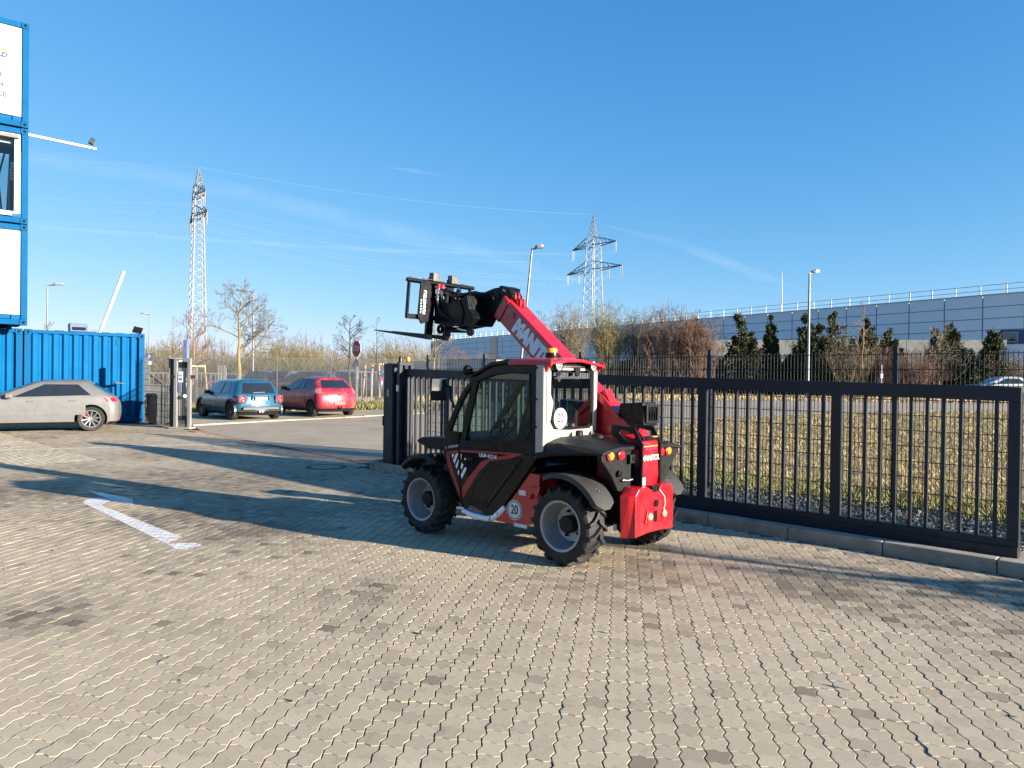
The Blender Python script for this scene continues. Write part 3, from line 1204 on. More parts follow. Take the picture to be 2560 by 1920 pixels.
MB().box((-.44, 0, 1.165), (.10, .26, .03)).build('top_latch_plate', M_STL, tele, bevel=.006)
MB().box((-.475, -.07, 1.183), (.04, .08, .006)).build('warning_sticker', M_YEL, tele)

# counterweight
fo = [(.41, .655), (.31, .735), (.125, .735), (.075, .70), (-.075, .70), (-.125, .735), (-.31, .735), (-.41, .655), (-.39, .27), (-.15, .29), (.15, .29), (.39, .27)]
bo_ = [(.335, .67), (.28, .725), (.12, .725), (.07, .695), (-.07, .695), (-.12, .725), (-.28, .725), (-.335, .67), (-.335, .285), (-.12, .302), (.12, .302), (.335, .285)]
mi_ = [(.375, .655), (.30, .732), (.12, .732), (.072, .70), (-.072, .70), (-.12, .732), (-.30, .732), (-.375, .655), (-.345, .275), (-.13, .295), (.13, .295), (.345, .275)]
cw = MB()
vs = [(-.41, y * .96, z) for y, z in fo] + [(-.49, y * .97, z) for y, z in mi_] + [(-.545, y * .97, z) for y, z in bo_]
fs = [(i * 12 + k, i * 12 + (k + 1) % 12, (i + 1) * 12 + (k + 1) % 12, (i + 1) * 12 + k) for i in range(2) for k in range(12)] + [tuple(range(12)), tuple(range(24, 36))[::-1]]
cw.add(vs, fs)
cwo = cw.build('counterweight', M_RED, tele, bevel=.009)
MB().ring([(.15, .52), (-.15, .52), (-.19, .40), (-.12, .375), (.12, .375), (.19, .40)], [(.12, .50), (-.12, .50), (-.15, .41), (-.1, .395), (.1, .395), (.15, .41)], -.562, -.54, RR).build('hitch_rim', M_RED, cwo, bevel=.004)
MB().box((-.548, -.005, .445), (.012, .05, .11)).build('hitch_slot', M_INK, cwo, bevel=.003)
MB().box((-.52, -.01, .70), (.06, .12, .06)).build('latch_block', M_STL, cwo, bevel=.006)
for y in (.115, -.135):
    q = MB().lathe([(.036, 0), (.036, .02), (.026, .03), (0, .032)], frame((-.548, y, .455), (0, -1, 0), (0, 0, 1)), 12, cap=False).build('tow_pin', mat('worn pin steel', (.62, .42, .26), .4, .4, var=.3, scale=30), cwo)
for y in (.27, -.27):
    MB().lathe([(.035, 0), (.035, .004), (.0, .004)], frame((-.535, y, .63), (0, -1, 0), (0, 0, 1)), 20, cap=False).build('reflector', M_REDM, cwo)
MB().lathe([(.035, 0), (.035, .01), (0, .01)], frame((-.547, -.01, .565), (0, -1, 0), (0, 0, 1)), 16, cap=False).build('hitch_hole', M_INK, cwo)
MB().tube([(-.552, -.06, .69), (-.565, -.13, .62), (-.57, -.14, .56), (-.56, -.13, .48)], .004, 5).build('pin_wire', M_DECW, cwo)
MB().box((-.35, .37, .36), (.03, .01, .06)).build('notice_sticker', M_SIGNW, cwo)

# boom
bl = [(1.600, 2.650), (1.772, 2.428), (.25, 1.12), (-.05, .98), (-.22, 1.12), (-.13, 1.25), (.36, 1.62), (.98, 2.13)]
boom = MB().prism(bl, -.455, -.205, SD).build('boom', M_RED, tele, bevel=.016)
bd = Vector((-.753, 0, -.658))
up_ = Vector((-.658, 0, .753))
MB().prism([(1.622, 2.674), (1.80, 2.442), (1.715, 2.37), (1.55, 2.60)], -.472, -.188, SD).build('boom_collar', M_RED, boom, bevel=.008)
for q in ((1.60, 2.655), (1.515, 2.578)):
    for yy in (-.36, -.30):
        cc = [(q[0] + up_.x * h + bd.x * k, q[1] + up_.z * h + bd.z * k) for h, k in ((-.03, -.07), (.02, -.06), (.065, -.025), (.075, .0), (.065, .025), (.02, .06), (-.03, .07))]
        ii = [(q[0] + up_.x * .035 + .026 * math.cos(a), q[1] + up_.z * .035 + .026 * math.sin(a)) for a in (math.atan2(h_ - 0, k_) for h_, k_ in ((0, 0),))]
        ang = [math.atan2(c_[1] - (q[1] + up_.z * .03), c_[0] - (q[0] + up_.x * .03)) for c_ in cc]
        ii = [(q[0] + up_.x * .03 + .027 * math.cos(a), q[1] + up_.z * .03 + .027 * math.sin(a)) for a in ang]
        MB().ring(cc, ii, yy - .012, yy + .012, SD).build('boom_lug', M_RED, boom, bevel=.003)
tc_ = Vector((1.462, 0, 2.332))
text('lettering', 'MANITOU', .215, frame((tc_.x, -.2035, tc_.z), bd, up_), M_DECW, boom, align='LEFT', bold=.019, spacing=1.02, xs=.84, extrude=.0015)
for k in (.62, .80):
    p0 = Vector((1.6, -.2, 2.65)) + bd * k * 0
MB().lathe([(.035, 0), (.035, .012), (0, .012)], frame((1.50, -.205, 2.44), (-1, 0, 0), (0, 0, 1)), 16, cap=False).build('wear_pad_bolt', M_RED, boom)
MB().prism([(.36, 1.64), (.20, 1.55), (-.02, 1.33), (.03, 1.33), (.25, 1.50)], -.20, -.17, SD).build('boom_rib', M_RED, boom, bevel=.004)
MB().prism([(.28, 1.57), (.16, 1.50), (.12, 1.46), (.2, 1.62)], -.33, -.21, SD).build('boom_bracket', M_RED, boom, bevel=.004)
# black radiator intake on the far side
rb = MB().prism([(.05, 1.25), (.02, 1.475), (-.26, 1.50), (-.28, 1.26)], -.47, -.21, SD).build('air_intake', M_PLA, tele, bevel=.02)
MB().ring([(-.455, 1.47), (-.225, 1.47), (-.225, 1.29), (-.455, 1.29)], [(-.425, 1.445), (-.255, 1.445), (-.255, 1.315), (-.425, 1.315)], -.30, -.272, RR).build('intake_frame', M_PLA, rb, bevel=.006)
for k in range(4):
    MB().box((-.283, -.40 + k * .045, 1.38), (.012, .012, .14)).build('grille_bar', M_INK, rb)
MB().prism([(.0, 1.475), (-.12, 1.485), (-.14, 1.40), (.0, 1.38)], -.208, -.203, SD).build('intake_label', M_STL, rb)

# gooseneck and head
gn = MB().prism([(1.54, 2.67), (1.595, 2.75), (1.725, 2.787), (1.845, 2.782), (2.05, 2.735), (2.21, 2.755), (2.27, 2.70), (2.45, 2.62), (2.42, 2.42), (2.2, 2.335),
                 (2.13, 2.432), (2.07, 2.45), (1.81, 2.415), (1.68, 2.40), (1.62, 2.55)], -.42, -.235, SD).build('gooseneck', M_STL, tele, bevel=.012)
MB().prism([(1.60, 2.768), (1.70, 2.80), (1.73, 2.785), (1.62, 2.74)], -.45, -.205, SD).build('neck_collar', M_STL, gn, bevel=.004)
for (x, z) in ((1.78, 2.68), (2.0, 2.69), (2.25, 2.60), (2.30, 2.50)):
    MB().lathe([(.05, 0), (.05, .015), (.03, .02), (0, .02)], frame((x, -.236, z), (-1, 0, 0), (0, 0, 1)), 18, cap=False).build('pivot_pin', M_STL, gn, smooth=30)
dsq = [(2.19, 2.60), (2.14, 2.535), (2.19, 2.47), (2.24, 2.535)]
MB().prism([(x - .02, z) for x, z in dsq], -.233, -.230, SD).build('diamond_sticker', M_DECW, gn)
MB().prism([(1.645, 2.755), (1.69, 2.765), (1.685, 2.735), (1.64, 2.722)], -.234, -.230, SD).build('notice_sticker', M_SIGNW, gn)
MB().prism([(1.88, 2.705), (1.86, 2.70), (1.835, 2.64), (1.83, 2.67)], -.233, -.230, SD).build('crane_symbol', M_DECW, gn)
hd = MB().prism([(2.02, 2.69), (2.25, 2.61), (2.56, 2.56), (2.56, 2.40), (2.28, 2.35), (1.97, 2.33), (1.90, 2.42), (1.98, 2.52)], -.36, .03, SD).build('tool_head', M_STL, tele, bevel=.012)
for yy in (.035, -.20, -.37):
    MB().prism([(2.14, 2.64), (2.34, 2.60), (2.54, 2.74), (2.58, 2.74), (2.58, 2.38), (2.3, 2.32), (2.1, 2.34), (2.06, 2.48)], yy - .012, yy + .012, SD).build('head_cheek', M_STL, hd, bevel=.004)
for (x, z) in ((2.50, 2.305), (1.97, 2.26)):
    ccs = [(x + .052 * math.cos(a), z + .055 * math.sin(a)) for a in [2 * PI * k / 14 for k in range(14)]]
    ins = [(x + .024 * math.cos(a), z + .026 * math.sin(a)) for a in [2 * PI * k / 14 for k in range(14)]]
    MB().ring(ccs, ins, .0, .03, SD).build('lashing_eye', M_STL, hd)
MB().tube([(2.02, .0, 2.265), (2.20, .0, 2.30)], .016, 10).build('ram_rod', M_CHROME, hd, smooth=50)
MB().tube([(2.05, -.05, 2.28), (2.45, -.05, 2.30)], .035, 12).build('tilt_ram', M_STL, hd, smooth=50)
rnd = random.Random(4)
for k in range(6):
    y0 = -.24 + k * .035
    MB().tube([(1.85, -.25 + k * .01, 2.62 + k * .02), (2.05, -.20 + k * .02, 2.72 + rnd.uniform(-.02, .03)), (2.25, -.12 + k * .02, 2.70 + rnd.uniform(-.03, .03)),
               (2.42, -.06 + k * .02, 2.78), (2.52, .0 + k * .015, 2.80)], .011, 6).build('hydraulic_hose', M_BLACK, hd, smooth=60)
MB().tube([(2.50, .10, 2.70), (2.42, .10, 2.50), (2.25, .06, 2.40), (2.10, -.05, 2.47)], .012, 6).build('hydraulic_hose', M_BLACK, hd, smooth=60)
MB().tube([(2.20, -.2, 2.66), (2.30, -.05, 2.72), (2.20, .0, 2.78)], .016, 8).build('steel_pipe', M_CHROME, hd, smooth=60)

# carriage and forks, leaning back a little
LEAN = Matrix.Translation((2.6, 0, 2.24)) @ Matrix.Rotation(R(-5.5), 4, 'Y') @ Matrix.Translation((-2.6, 0, -2.24))


class LB(MB):
    def build(s, *a, **k):
        s.v = [tuple(LEAN @ Vector(v)) for v in s.v]
        return MB.build(s, *a, **k)


ca_ = LB().bar((2.6, -.52, 2.86), (2.6, .48, 2.86), .04, .045)
ca_.bar((2.6, -.52, 2.44), (2.6, .48, 2.44), .04, .06)
car = ca_.build('carriage', M_STL, tele, bevel=.006)
for y in (.475, -.515):
    LB().bar((2.6, y, 2.42), (2.6, y, 2.885), .022, .045).build('carriage_side', M_STL, car, bevel=.004)
LB().tube([(2.585, .52, 2.865), (2.585, -.56, 2.865)], .024, 12).build('fork_shaft', M_STL, car, smooth=50)
for k in range(5):
    LB().box((2.59, -.42 + k * .21, 2.899), (.05, .12, .006)).build('wear_strip', M_RUST, car)
pl = LB().prism([(.335, 2.86), (.185, 2.88), (.150, 2.40), (.285, 2.36), (.345, 2.45)], 2.545, 2.57, RR).build('side_cheek', M_STL, car, bevel=.004)
Ml_ = LEAN @ frame((2.543, .262, 2.62), (0, 0, 1), (0, 1, 0))
text('lettering', 'MANITOU', .062, Ml_, M_DECW, pl, bold=.001)
for k in range(5):
    LB().box((2.5435, .315, 2.50 + k * .035), (.002, .014, .022)).build('scale_mark', M_DECW, pl)
LB().tube([(2.575, .0, 2.755), (2.575, -.46, 2.755)], .038, 14).build('cross_tube', M_STL, car, smooth=50)
LB().bar((2.58, .02, 2.60), (2.58, -.46, 2.60), .03, .035).build('cross_bar', M_STL, car, bevel=.004)
for y in (-.10, -.30):
    LB().bar((2.57, y, 2.44), (2.57, y, 2.83), .035, .05).build('carriage_upright', M_STL, car, bevel=.004)
for y in (.10, -.20):
    f = LB().bar((2.625, y, 2.20), (2.625, y, 2.93), .10, .042)
    f.add([(2.645, y - .05, 2.235), (2.645, y + .05, 2.235), (2.60, y + .05, 2.178), (2.60, y - .05, 2.178),
           (3.70, y - .03, 2.232), (3.70, y + .03, 2.232), (3.70, y + .03, 2.22), (3.70, y - .03, 2.22)],
          [(0, 1, 2, 3), (7, 6, 5, 4), (0, 4, 5, 1), (1, 5, 6, 2), (2, 6, 7, 3), (3, 7, 4, 0)])
    fk = f.build('fork', M_STL, tele, bevel=.004)
    LB().box((2.59, y, 2.935), (.085, .10, .10)).build('fork_hook', mat('scuffed grey steel', (.10, .096, .09), .5, .3, var=.3, scale=20), fk, bevel=.008)
    LB().box((2.61, y, 2.205), (.02, .09, .06)).build('fork_heel_wear', mat('scuffed grey steel', (.3, .29, .28)), fk, bevel=.003)
for y in (.075, .015):
    q = LB().tube([(2.53, y, 2.66), (2.53, y, 2.80)], [.018, .021], 10).build('hose_coupling', M_CHROME, car, smooth=40)
    LB().tube([(2.53, y, 2.80), (2.53, y, 2.855)], .026, 10).build('coupling_cap', M_RED, q, smooth=40)
    LB().tube([(2.53, y, 2.66), (2.52, y, 2.60), (2.48, y, 2.54)], .013, 8).build('coupling_hose', M_BLACK, q, smooth=40)

# ---- cab
YL = .645
top = [(.345, 1.848), (.764, 1.862), (.995, 1.832), (1.262, 1.722)]
dw_o = [(.352, 1.845), (.764, 1.858), (.99, 1.828), (1.255, 1.718), (1.46, .985), (.62, .985), (.352, .985)]
dw_i = [(.472, 1.762), (.764, 1.775), (.965, 1.755), (1.19, 1.69), (1.378, 1.045), (.548, 1.108), (.455, 1.212)]
door = MB().ring(dw_o, dw_i, .605, YL, SD)
door.prism([(.352, .985), (1.46, .985), (1.424, .43), (1.375, .335), (1.015, .305), (.83, .415), (.62, .655)], .605, YL, SD)
do = door.build('door', M_SATIN, tele, bevel=.006)
MB().prism(dw_i, .612, .618, SD).build('door_window', M_GLASS, do)
MB().ring([(u * 1.0 + (u - .85) * .02, v + (v - 1.4) * .02) for u, v in dw_i], [(u - (u - .85) * .02, v - (v - 1.4) * .02) for u, v in dw_i], YL, YL + .006, SD).build('window_seal', M_PLA, do)
# the vertical divider of the sliding pane and inner struts
MB().bar((.93, .60, 1.08), (.70, .60, 1.40), .02, .02).bar((.465, .60, 1.76), (.60, .60, 1.11), .03, .03).build('window_strut', M_PLA, do)
# decals on the door
K = [0]


def decal(pts, m, parent, y=YL):
    K[0] += 1
    return MB().prism(pts, y - .002, y + .0012 + .0002 * (K[0] % 5), SD).build('decal', m, parent)


decal([(1.444, .954), (.525, 1.052), (.60, 1.012), (1.435, .93)] if False else [(1.444, .952), (.62, .982), (.66, .964), (1.44, .93)], M_REDM, do)
decal([(.62, .982), (.54, .98), (.70, .928), (1.00, .872), (1.16, .745), (1.392, .447), (1.407, .55), (1.312, .677), (1.133, .856), (1.005, .905), (.74, .962)], M_REDM, do)
decal([(1.435, .925), (.74, .958), (.78, .948), (1.005, .900), (1.13, .850), (1.312, .672)], M_INK, do)
rec = [(.572, .935), (.571, .906), (1.03, .40), (1.307, .395), (1.227, .605), (1.083, .775), (.973, .838)]
decal(rec, M_SATIN, do, YL + .004)
MB().ring(rec, [(u - (u - .95) * .1, v - (v - .65) * .12) for u, v in rec], YL, YL + .012, SD).build('door_recess', M_SATIN, do, bevel=.004)
MB().bar((.64, YL + .010, .86), (.99, YL + .010, .46), .012, .022, up=(0, 1, 0)).build('recess_edge', M_DECW if False else M_GUARD, do, bevel=.004)
MB().prism([(1.25, .455), (1.03, .455), (1.05, .415), (1.30, .40)], YL, YL + .016, SD).build('door_step', M_STL, do)
hn = MB().lathe([(.062, 0), (.062, .004), (.05, .005), (.045, .002), (0, .002)], frame((1.282, YL + .002, .865), (-1, 0, 0), (0, 0, 1)), 24, cap=False).build('handle_cup', M_INK, do)
MB().box((1.282, YL + .012, .868), (.085, .016, .03)).build('door_handle', M_PLA, hn, bevel=.006)
MB().lathe([(.013, 0), (.013, .012), (0, .013)], frame((1.352, YL + .002, .865), (-1, 0, 0), (0, 0, 1)), 12, cap=False).build('lock', M_CHROME, hn)
text('lettering', 'ULM 412 H', .052, frame((1.155, YL + .0035, .922), (-1, 0, -.02), (0, 0, 1)), M_DECW, do, align='LEFT', bold=.0012, shear=.1, extrude=.0008)
text('lettering', 'HALD &', .036, frame((1.30, YL + .002, .372), (-1, 0, -.06), (0, 0, 1)), mat('pale blue ink', (.10, .16, .34), .5, var=.1), do, align='LEFT', bold=.001)
MB().prism([(1.31, .352), (1.11, .346), (1.11, .341), (1.31, .347)], YL, YL + .002, SD).build('printed_line', M_YEL, do)
text('lettering', 'GRUNEWALD', .036, frame((1.305, YL + .002, .328), (-1, 0, -.04), (0, 0, 1)), mat('pale blue ink', (.1, .16, .34)), do, align='LEFT', bold=.001)
for z in (1.74, 1.12):
    MB().box((.342, .655, z), (.05, .03, .09)).build('door_hinge', M_STL, tele, bevel=.004)

# front quarter with the curved pillar
ap = [(1.262, 1.722), (1.40, 1.60), (1.485, 1.485), (1.60, 1.29), (1.668, 1.15), (1.715, 1.00), (1.722, .93), (1.705, .86), (1.60, .66), (1.40, .345)]
qi = [(1.275, 1.69), (1.36, 1.585), (1.44, 1.47), (1.545, 1.28), (1.572, 1.145)]
cabf = MB()
qp = [(1.468, .985), (1.462, 1.14), (1.572, 1.145)] + [ap[4], ap[5], ap[6], ap[7], ap[8], ap[9], (1.432, .43)]
cabf.prism(qp, .605, YL, SD)
for a, b, w in ((ap[0], ap[1], .05), (ap[1], ap[2], .055), (ap[2], ap[3], .06), (ap[3], ap[4], .065)):
    cabf.bar((a[0] - .02, .625, a[1] - .02), (b[0] - .02, .625, b[1] - .02), .045, w, up=(1, 0, .6))
cabf.bar((1.262, .625, 1.72), (1.466, .625, .98), .03, .022, up=(1, 0, 0))
# far side of the cab
YR = -.13
cabf.ring([(.30, 1.84), (.764, 1.858), (.99, 1.828), (1.262, 1.72), (1.60, 1.29), (1.715, 1.0), (1.70, .86), (.30, .86)],
          [(.42, 1.76), (.764, 1.775), (.965, 1.755), (1.21, 1.67), (1.53, 1.27), (1.63, 1.04), (1.60, 1.0), (.42, 1.0)], YR, YR + .04, SD)
cabf.prism([(.30, .86), (1.70, .86), (1.55, .62), (1.38, .35), (1.0, .32), (.55, .65), (.30, .70)], YR, YR + .04, SD)
cabf.prism([(.40, .86), (1.66, .86), (1.39, .345), (1.0, .31), (.60, .66)], -.1, .61, SD)      # floor tub
cabf.bar((1.268, YR, 1.715), (1.268, YL, 1.715), .05, .05).bar((.34, YR, 1.82), (.34, YL, 1.82), .06, .06)
cf = cabf.build('cab_frame', M_SATIN, tele, bevel=.006)
MB().prism([(1.462, 1.14), (1.29, 1.70)] + qi[1:], .612, .618, SD).build('quarter_window', M_GLASS, cf)
MB().prism([(.42, 1.76), (.764, 1.775), (.965, 1.755), (1.21, 1.67), (1.53, 1.27), (1.63, 1.04), (1.60, 1.0), (.42, 1.0)], YR + .01, YR + .016, SD).build('side_window', M_GLASS, cf)
decal([(1.659, .911), (1.47, .945), (1.47, .922), (1.618, .896), (1.598, .815), (1.445, .52), (1.437, .455), (1.642, .787)], M_REDM, cf)
for q in ([(1.573, .894), (1.53, .901), (1.564, .853)], [(1.505, .906), (1.472, .913), (1.528, .797), (1.551, .831)], [(1.468, .851), (1.469, .815), (1.492, .747), (1.515, .775)],
          [(1.457, .745), (1.456, .692), (1.465, .685), (1.479, .713)]):
    decal(q, M_DECW, cf)
for q in ([(1.431, .906), (1.417, .91), (1.43, .847)], [(1.416, .819), (1.39, .798), (1.418, .748), (1.432, .771)], [(1.364, .777), (1.338, .768), (1.413, .649), (1.427, .689)]):
    decal(q, M_DECW, do, YL + .001)
text('lettering', 'COMFORT', .034, frame((1.63, YL + .0015, .967), (-1, 0, .16), (0, 0, 1)), M_DECW, cf, align='LEFT')
MB().box((1.668, YL + .001, .958), (.024, .002, .024)).build('cab_symbol', mat('pale blue ink', (.1, .16, .34)), cf)
# windscreen
ws = MB()
pts = [(1.275, 1.70), (1.40, 1.585), (1.48, 1.475), (1.59, 1.28), (1.655, 1.14), (1.70, 1.0)]
vs = [(x, y, z) for y in (YR + .03, .61) for x, z in pts]
ws.add(vs, [(i, i + 1, 6 + i + 1, 6 + i) for i in range(5)])
ws.build('windscreen', M_GLASS, cf, smooth=40)
MB().bar((1.60, .35, 1.10), (1.52, .48, 1.44), .014, .014).bar((1.59, .46, 1.10), (1.50, .52, 1.42), .012, .012).build('wiper', M_BLACK, cf)
# roof: black front, red rear canopy
rf = MB()
rp_ = [(.60, 1.86), (.764, 1.865), (.995, 1.838), (1.30, 1.715), (1.275, 1.75), (1.0, 1.878), (.764, 1.905), (.60, 1.905)]
rf.prism(rp_, YR - .01, YL + .02, SD)
rf.build('cab_roof', M_SATIN, tele, bevel=.012)
n_ = 8
cr_ = MB()
prof = [(.70, 1.875), (.675, 1.90), (.45, 1.925), (.22, 1.932), (.02, 1.905), (-.15, 1.885), (-.16, 1.865)]
xs_ = [.72, .40, .24, .165]
vs = []
for x in xs_:
    dz = 0 if x > .3 else (-.012 if x > .2 else -.02)
    vs += [(x, y, z + dz) for y, z in prof]
    vs += [(x, y * .99, z + dz - .03) for y, z in prof]
fs = []
np_ = len(prof)
for i in range(len(xs_) - 1):
    o, p = i * 2 * np_, (i + 1) * 2 * np_
    for k in range(np_ - 1):
        fs += [(o + k, o + k + 1, p + k + 1, p + k), (o + np_ + k, p + np_ + k, p + np_ + k + 1, o + np_ + k + 1)]
    fs += [(o, p, p + np_, o + np_), (o + np_ - 1, o + 2 * np_ - 1, p + 2 * np_ - 1, p + np_ - 1)]
o = (len(xs_) - 1) * 2 * np_
for k in range(np_ - 1):
    fs += [(k, np_ + k, np_ + k + 1, k + 1), (o + k, o + k + 1, o + np_ + k + 1, o + np_ + k)]
cr_.add(vs, fs)
rr_ = cr_.build('roof_canopy', M_RED, tele, bevel=.006, smooth=50)
MB().prism([(.55, 1.876), (.36, 1.868), (.245, 1.775), (.165, 1.89), (.18, 1.90), (.55, 1.90)], .655, .69, SD).build('canopy_gusset', M_RED, rr_, bevel=.004)
MB().prism([(.36, 1.868), (.245, 1.775), (.165, 1.875), (.18, 1.89)], -.16, -.14, SD).build('canopy_gusset', M_RED, rr_, bevel=.004)
# ivory rear frame
out = [(.705, 1.85), (.705, 1.0), (.60, 1.045), (.30, 1.11), (-.05, 1.15), (-.14, 1.20), (-.15, 1.85)]
inn = [(.590, 1.80), (.600, 1.31), (.545, 1.235), (.30, 1.218), (-.03, 1.222), (-.09, 1.26), (-.085, 1.80)]
rfm = MB().ring(out, inn, .245, .325, RR)
rfm.prism([(.245, 1.85), (.345, 1.85), (.345, .955), (.245, 1.0)], .655, .706, SD)
rfo = rfm.build('rear_frame', M_IVORY, tele, bevel=.014)
MB().prism([(.672, 1.76), (.600, 1.74), (.622, 1.60), (.565, 1.49), (.605, 1.32), (.66, 1.28)], .235, .25, RR).build('pillar_cover', M_IVORY, rfo, bevel=.012)
for z in (1.82, 1.52, 1.26):
    MB().lathe([(.011, 0), (.011, .006), (0, .006)], frame((.33, .707, z), (-1, 0, 0), (0, 0, 1)), 10, cap=False).build('bolt', M_INK, rfo)
rw = MB().prism(inn, .275, .281, RR).build('rear_window', M_GLASSR, tele)
MB().ring(inn, [(y - (y - .25) * .09, z - (z - 1.5) * .07) for y, z in inn], .268, .274, RR).build('window_border', M_INK, rw)
speed_sign(rw, frame((.266, .425, 1.335), (0, -1, 0), (0, 0, 1)))
MB().lathe([(.022, 0), (.022, .012), (0, .014)], frame((.268, .22, 1.26), (0, -1, 0), (0, 0, 1)), 14, cap=False).build('window_knob', M_CHROME, rw)
MB().bar((.262, .53, 1.725), (.262, .14, 1.725), .012, .014).bar((.262, .50, 1.735), (.262, .45, 1.70), .02, .03).build('rear_wiper', M_BLACK, rw)
MB().bar((.26, -.03, 1.845), (.26, .53, 1.845), .03, .05).build('canopy_crossbar', M_STL, tele, bevel=.004)
for y in (.505, .21):
    MB().prism([(y - .045, 1.83), (y + .045, 1.83), (y + .02, 1.74), (y - .03, 1.755)], .225, .24, RR).build('lamp_bracket', M_STL, tele, bevel=.003)
for (x, y, z, s) in ((.195, .545, 1.845, -1), (.195, .0, 1.85, -1), (1.335, .655, 1.795, 1), (1.335, .05, 1.795, 1)):
    M = frame((x, y, z), (0, s, 0), (0, 0, 1))
    w = MB().lathe([(.02, -.05), (.045, -.035), (.056, -.005), (.056, .012), (.05, .012), (.048, .004), (0, .004)], M, 24, cap=False).build('work_lamp', M_STL, tele, smooth=35)
    MB().lathe([(.048, .006), (.03, .012), (0, .014)], M, 20, cap=False).build('lamp_glass', M_CLEAR, w, smooth=60)
    for a in range(4):
        c_ = M @ Matrix.Translation((.02 * math.cos(a * PI / 2 + .7), .02 * math.sin(a * PI / 2 + .7), .013))
        MB().lathe([(.012, 0), (.012, .002), (0, .002)], c_, 10, cap=False).build('led', M_CHROME, w)
MB().bar((1.30, .60, 1.76), (1.335, .655, 1.79), .03, .03).build('lamp_bracket', M_STL, tele)
bc = MB().lathe([(.062, 0), (.066, .02), (.062, .05), (.055, .055)], Matrix.Translation((.47, .325, 1.925)), 22).build('beacon', M_STL, tele, smooth=35)
MB().lathe([(.058, .052), (.058, .088), (.05, .098), (0, .10)], Matrix.Translation((.47, .325, 1.925)), 22, cap=False).build('beacon_lens', M_AMBER, bc, smooth=40)
MB().lathe([(.059, .028), (.059, .044)], Matrix.Translation((.47, .325, 1.925)), 22, cap=False).build('beacon_band', M_CHROME, bc, smooth=40)
# mirror
mr = MB().box((1.8, .648, 1.588), (.03, .185, .25), Matrix.Rotation(R(-22), 3, 'Z')).build('mirror', M_PLA, tele, bevel=.014)
MB().box((1.786, .654, 1.588), (.004, .165, .228), Matrix.Rotation(R(-22), 3, 'Z') @ Matrix.Rotation(R(-7), 3, 'Y')).build('mirror_glass', M_MIRR, mr, bevel=.012)
MB().tube([(1.81, .60, 1.61), (1.80, .52, 1.625), (1.77, .50, 1.615), (1.765, .50, 1.48), (1.66, .56, 1.44), (1.60, .60, 1.40)], .016, 8).build('mirror_arm', M_STL, mr, smooth=60)
# low black lamp housing over the front mudguard
lh = MB().prism([(1.62, .95), (1.72, .925), (2.02, .92), (2.20, .975), (2.22, 1.005), (2.14, 1.04), (1.66, 1.06)], .34, .60, SD).build('front_lamp_housing', M_PLA, tele, bevel=.014)
for y in (.40, .52):
    MB().box((2.19, y, .995), (.03, .08, .04)).build('front_lamp', M_CLEAR, lh, bevel=.006)
MB().lathe([(.018, 0), (.018, .01), (0, .012)], frame((1.83, .655, .865), (-1, 0, 0), (0, 0, 1)), 12, cap=False).build('side_marker', M_AMBER, tele)
# inside
MB().prism([(.78, .86), (1.18, .88), (1.20, .97), (.84, .99), (.72, 1.38), (.62, 1.36), (.70, .95)], .08, .48, SD).build('seat', M_SEAT, tele, bevel=.03)
sw = MB()
Ms = Matrix.Translation((1.17, .27, 1.19)) @ Matrix.Rotation(R(52), 4, 'Y')
n = 24
ringp = [Ms @ Vector((.165 * math.cos(2 * PI * k / n), .165 * math.sin(2 * PI * k / n), 0)) for k in range(n + 1)]
sw.tube(ringp, .015, 8)
for a in (.5, 2.6, 4.7):
    sw.tube([Ms @ Vector((0, 0, -.02)), Ms @ Vector((.16 * math.cos(a), .16 * math.sin(a), 0))], .013, 6)
sw.build('steering_wheel', M_BLACK, tele, smooth=60)
MB().tube([(1.19, .27, 1.17), (1.40, .27, .90)], [.045, .07], 10).build('steering_column', M_BLACK, tele, smooth=50)
MB().prism([(1.25, .86), (1.66, .86), (1.66, 1.06), (1.50, 1.14), (1.35, 1.08)], -.08, .58, SD).build('dashboard', M_BLACK, tele, bevel=.02)
MB().bar((1.02, -.02, 1.0), (1.02, -.02, 1.22), .06, .05).bar((.9, -.03, 1.0), (1.1, -.03, 1.02), .1, .12).build('armrest_lever', M_BLACK, tele, bevel=.01)
# step tube under the door
sp = MB().tube([(1.40, .628, .315), (1.25, .632, .285), (1.05, .632, .278), (.95, .632, .30), (.86, .632, .37), (.80, .62, .43)], .03, 12).build('step_tube', M_DECW, tele, smooth=60)
for p in ((.98, .632, .292), (.87, .632, .36)):
    MB().lathe([(.032, -.006), (.032, .006)], Matrix.Translation(p) @ Matrix.Rotation(R(70), 4, 'Y'), 14, cap=False).build('tube_clamp', M_INK, sp)
# ------------------------------------------------------------------ blue containers
M_BLUE = mat('container blue', (.0012, .085, .215), .55, var=.08, scale=1.2, dirt=(.006, .085, .19), dscale=1.2, spec=.05)
M_BLUED = mat('container blue frame', (.0012, .068, .175), .55, var=.08, scale=2, spec=.05)
M_PANELW = mat('white sign panel', (.34, .335, .315), .45, var=.02, scale=1)
M_GREYINK = mat('grey ink', (.008, .008, .011), .5, var=.05)
M_BLUELOGO = mat('logo blue', (.002, .03, .095), .5, var=.05)
M_PANE = glass_mat('office pane', (.82, .88, .9), ior=1.45)
FR = Vector((.78, .626)).normalized()
FB = Vector((-FR.y, FR.x))
FROT = math.atan2(FR.y, FR.x)


def castings(root, L, H, z0=0, Wd=2.9, s=.2):
    for x in (-s / 2 - .0, -L + s / 2):
        for z in (s * .45, H - s * .45):
            c_ = MB().box((x, s / 2 - .012, z0 + z), (s, s, s * .9)).build('corner_casting', M_BLUED, root, bevel=.015)
            MB().lathe([(.045, 0), (.045, .004), (0, .004)], frame((x, -.0135, z0 + z), (1, 0, 0), (0, 0, 1)), 14, cap=False).build('casting_hole', M_INK, c_)


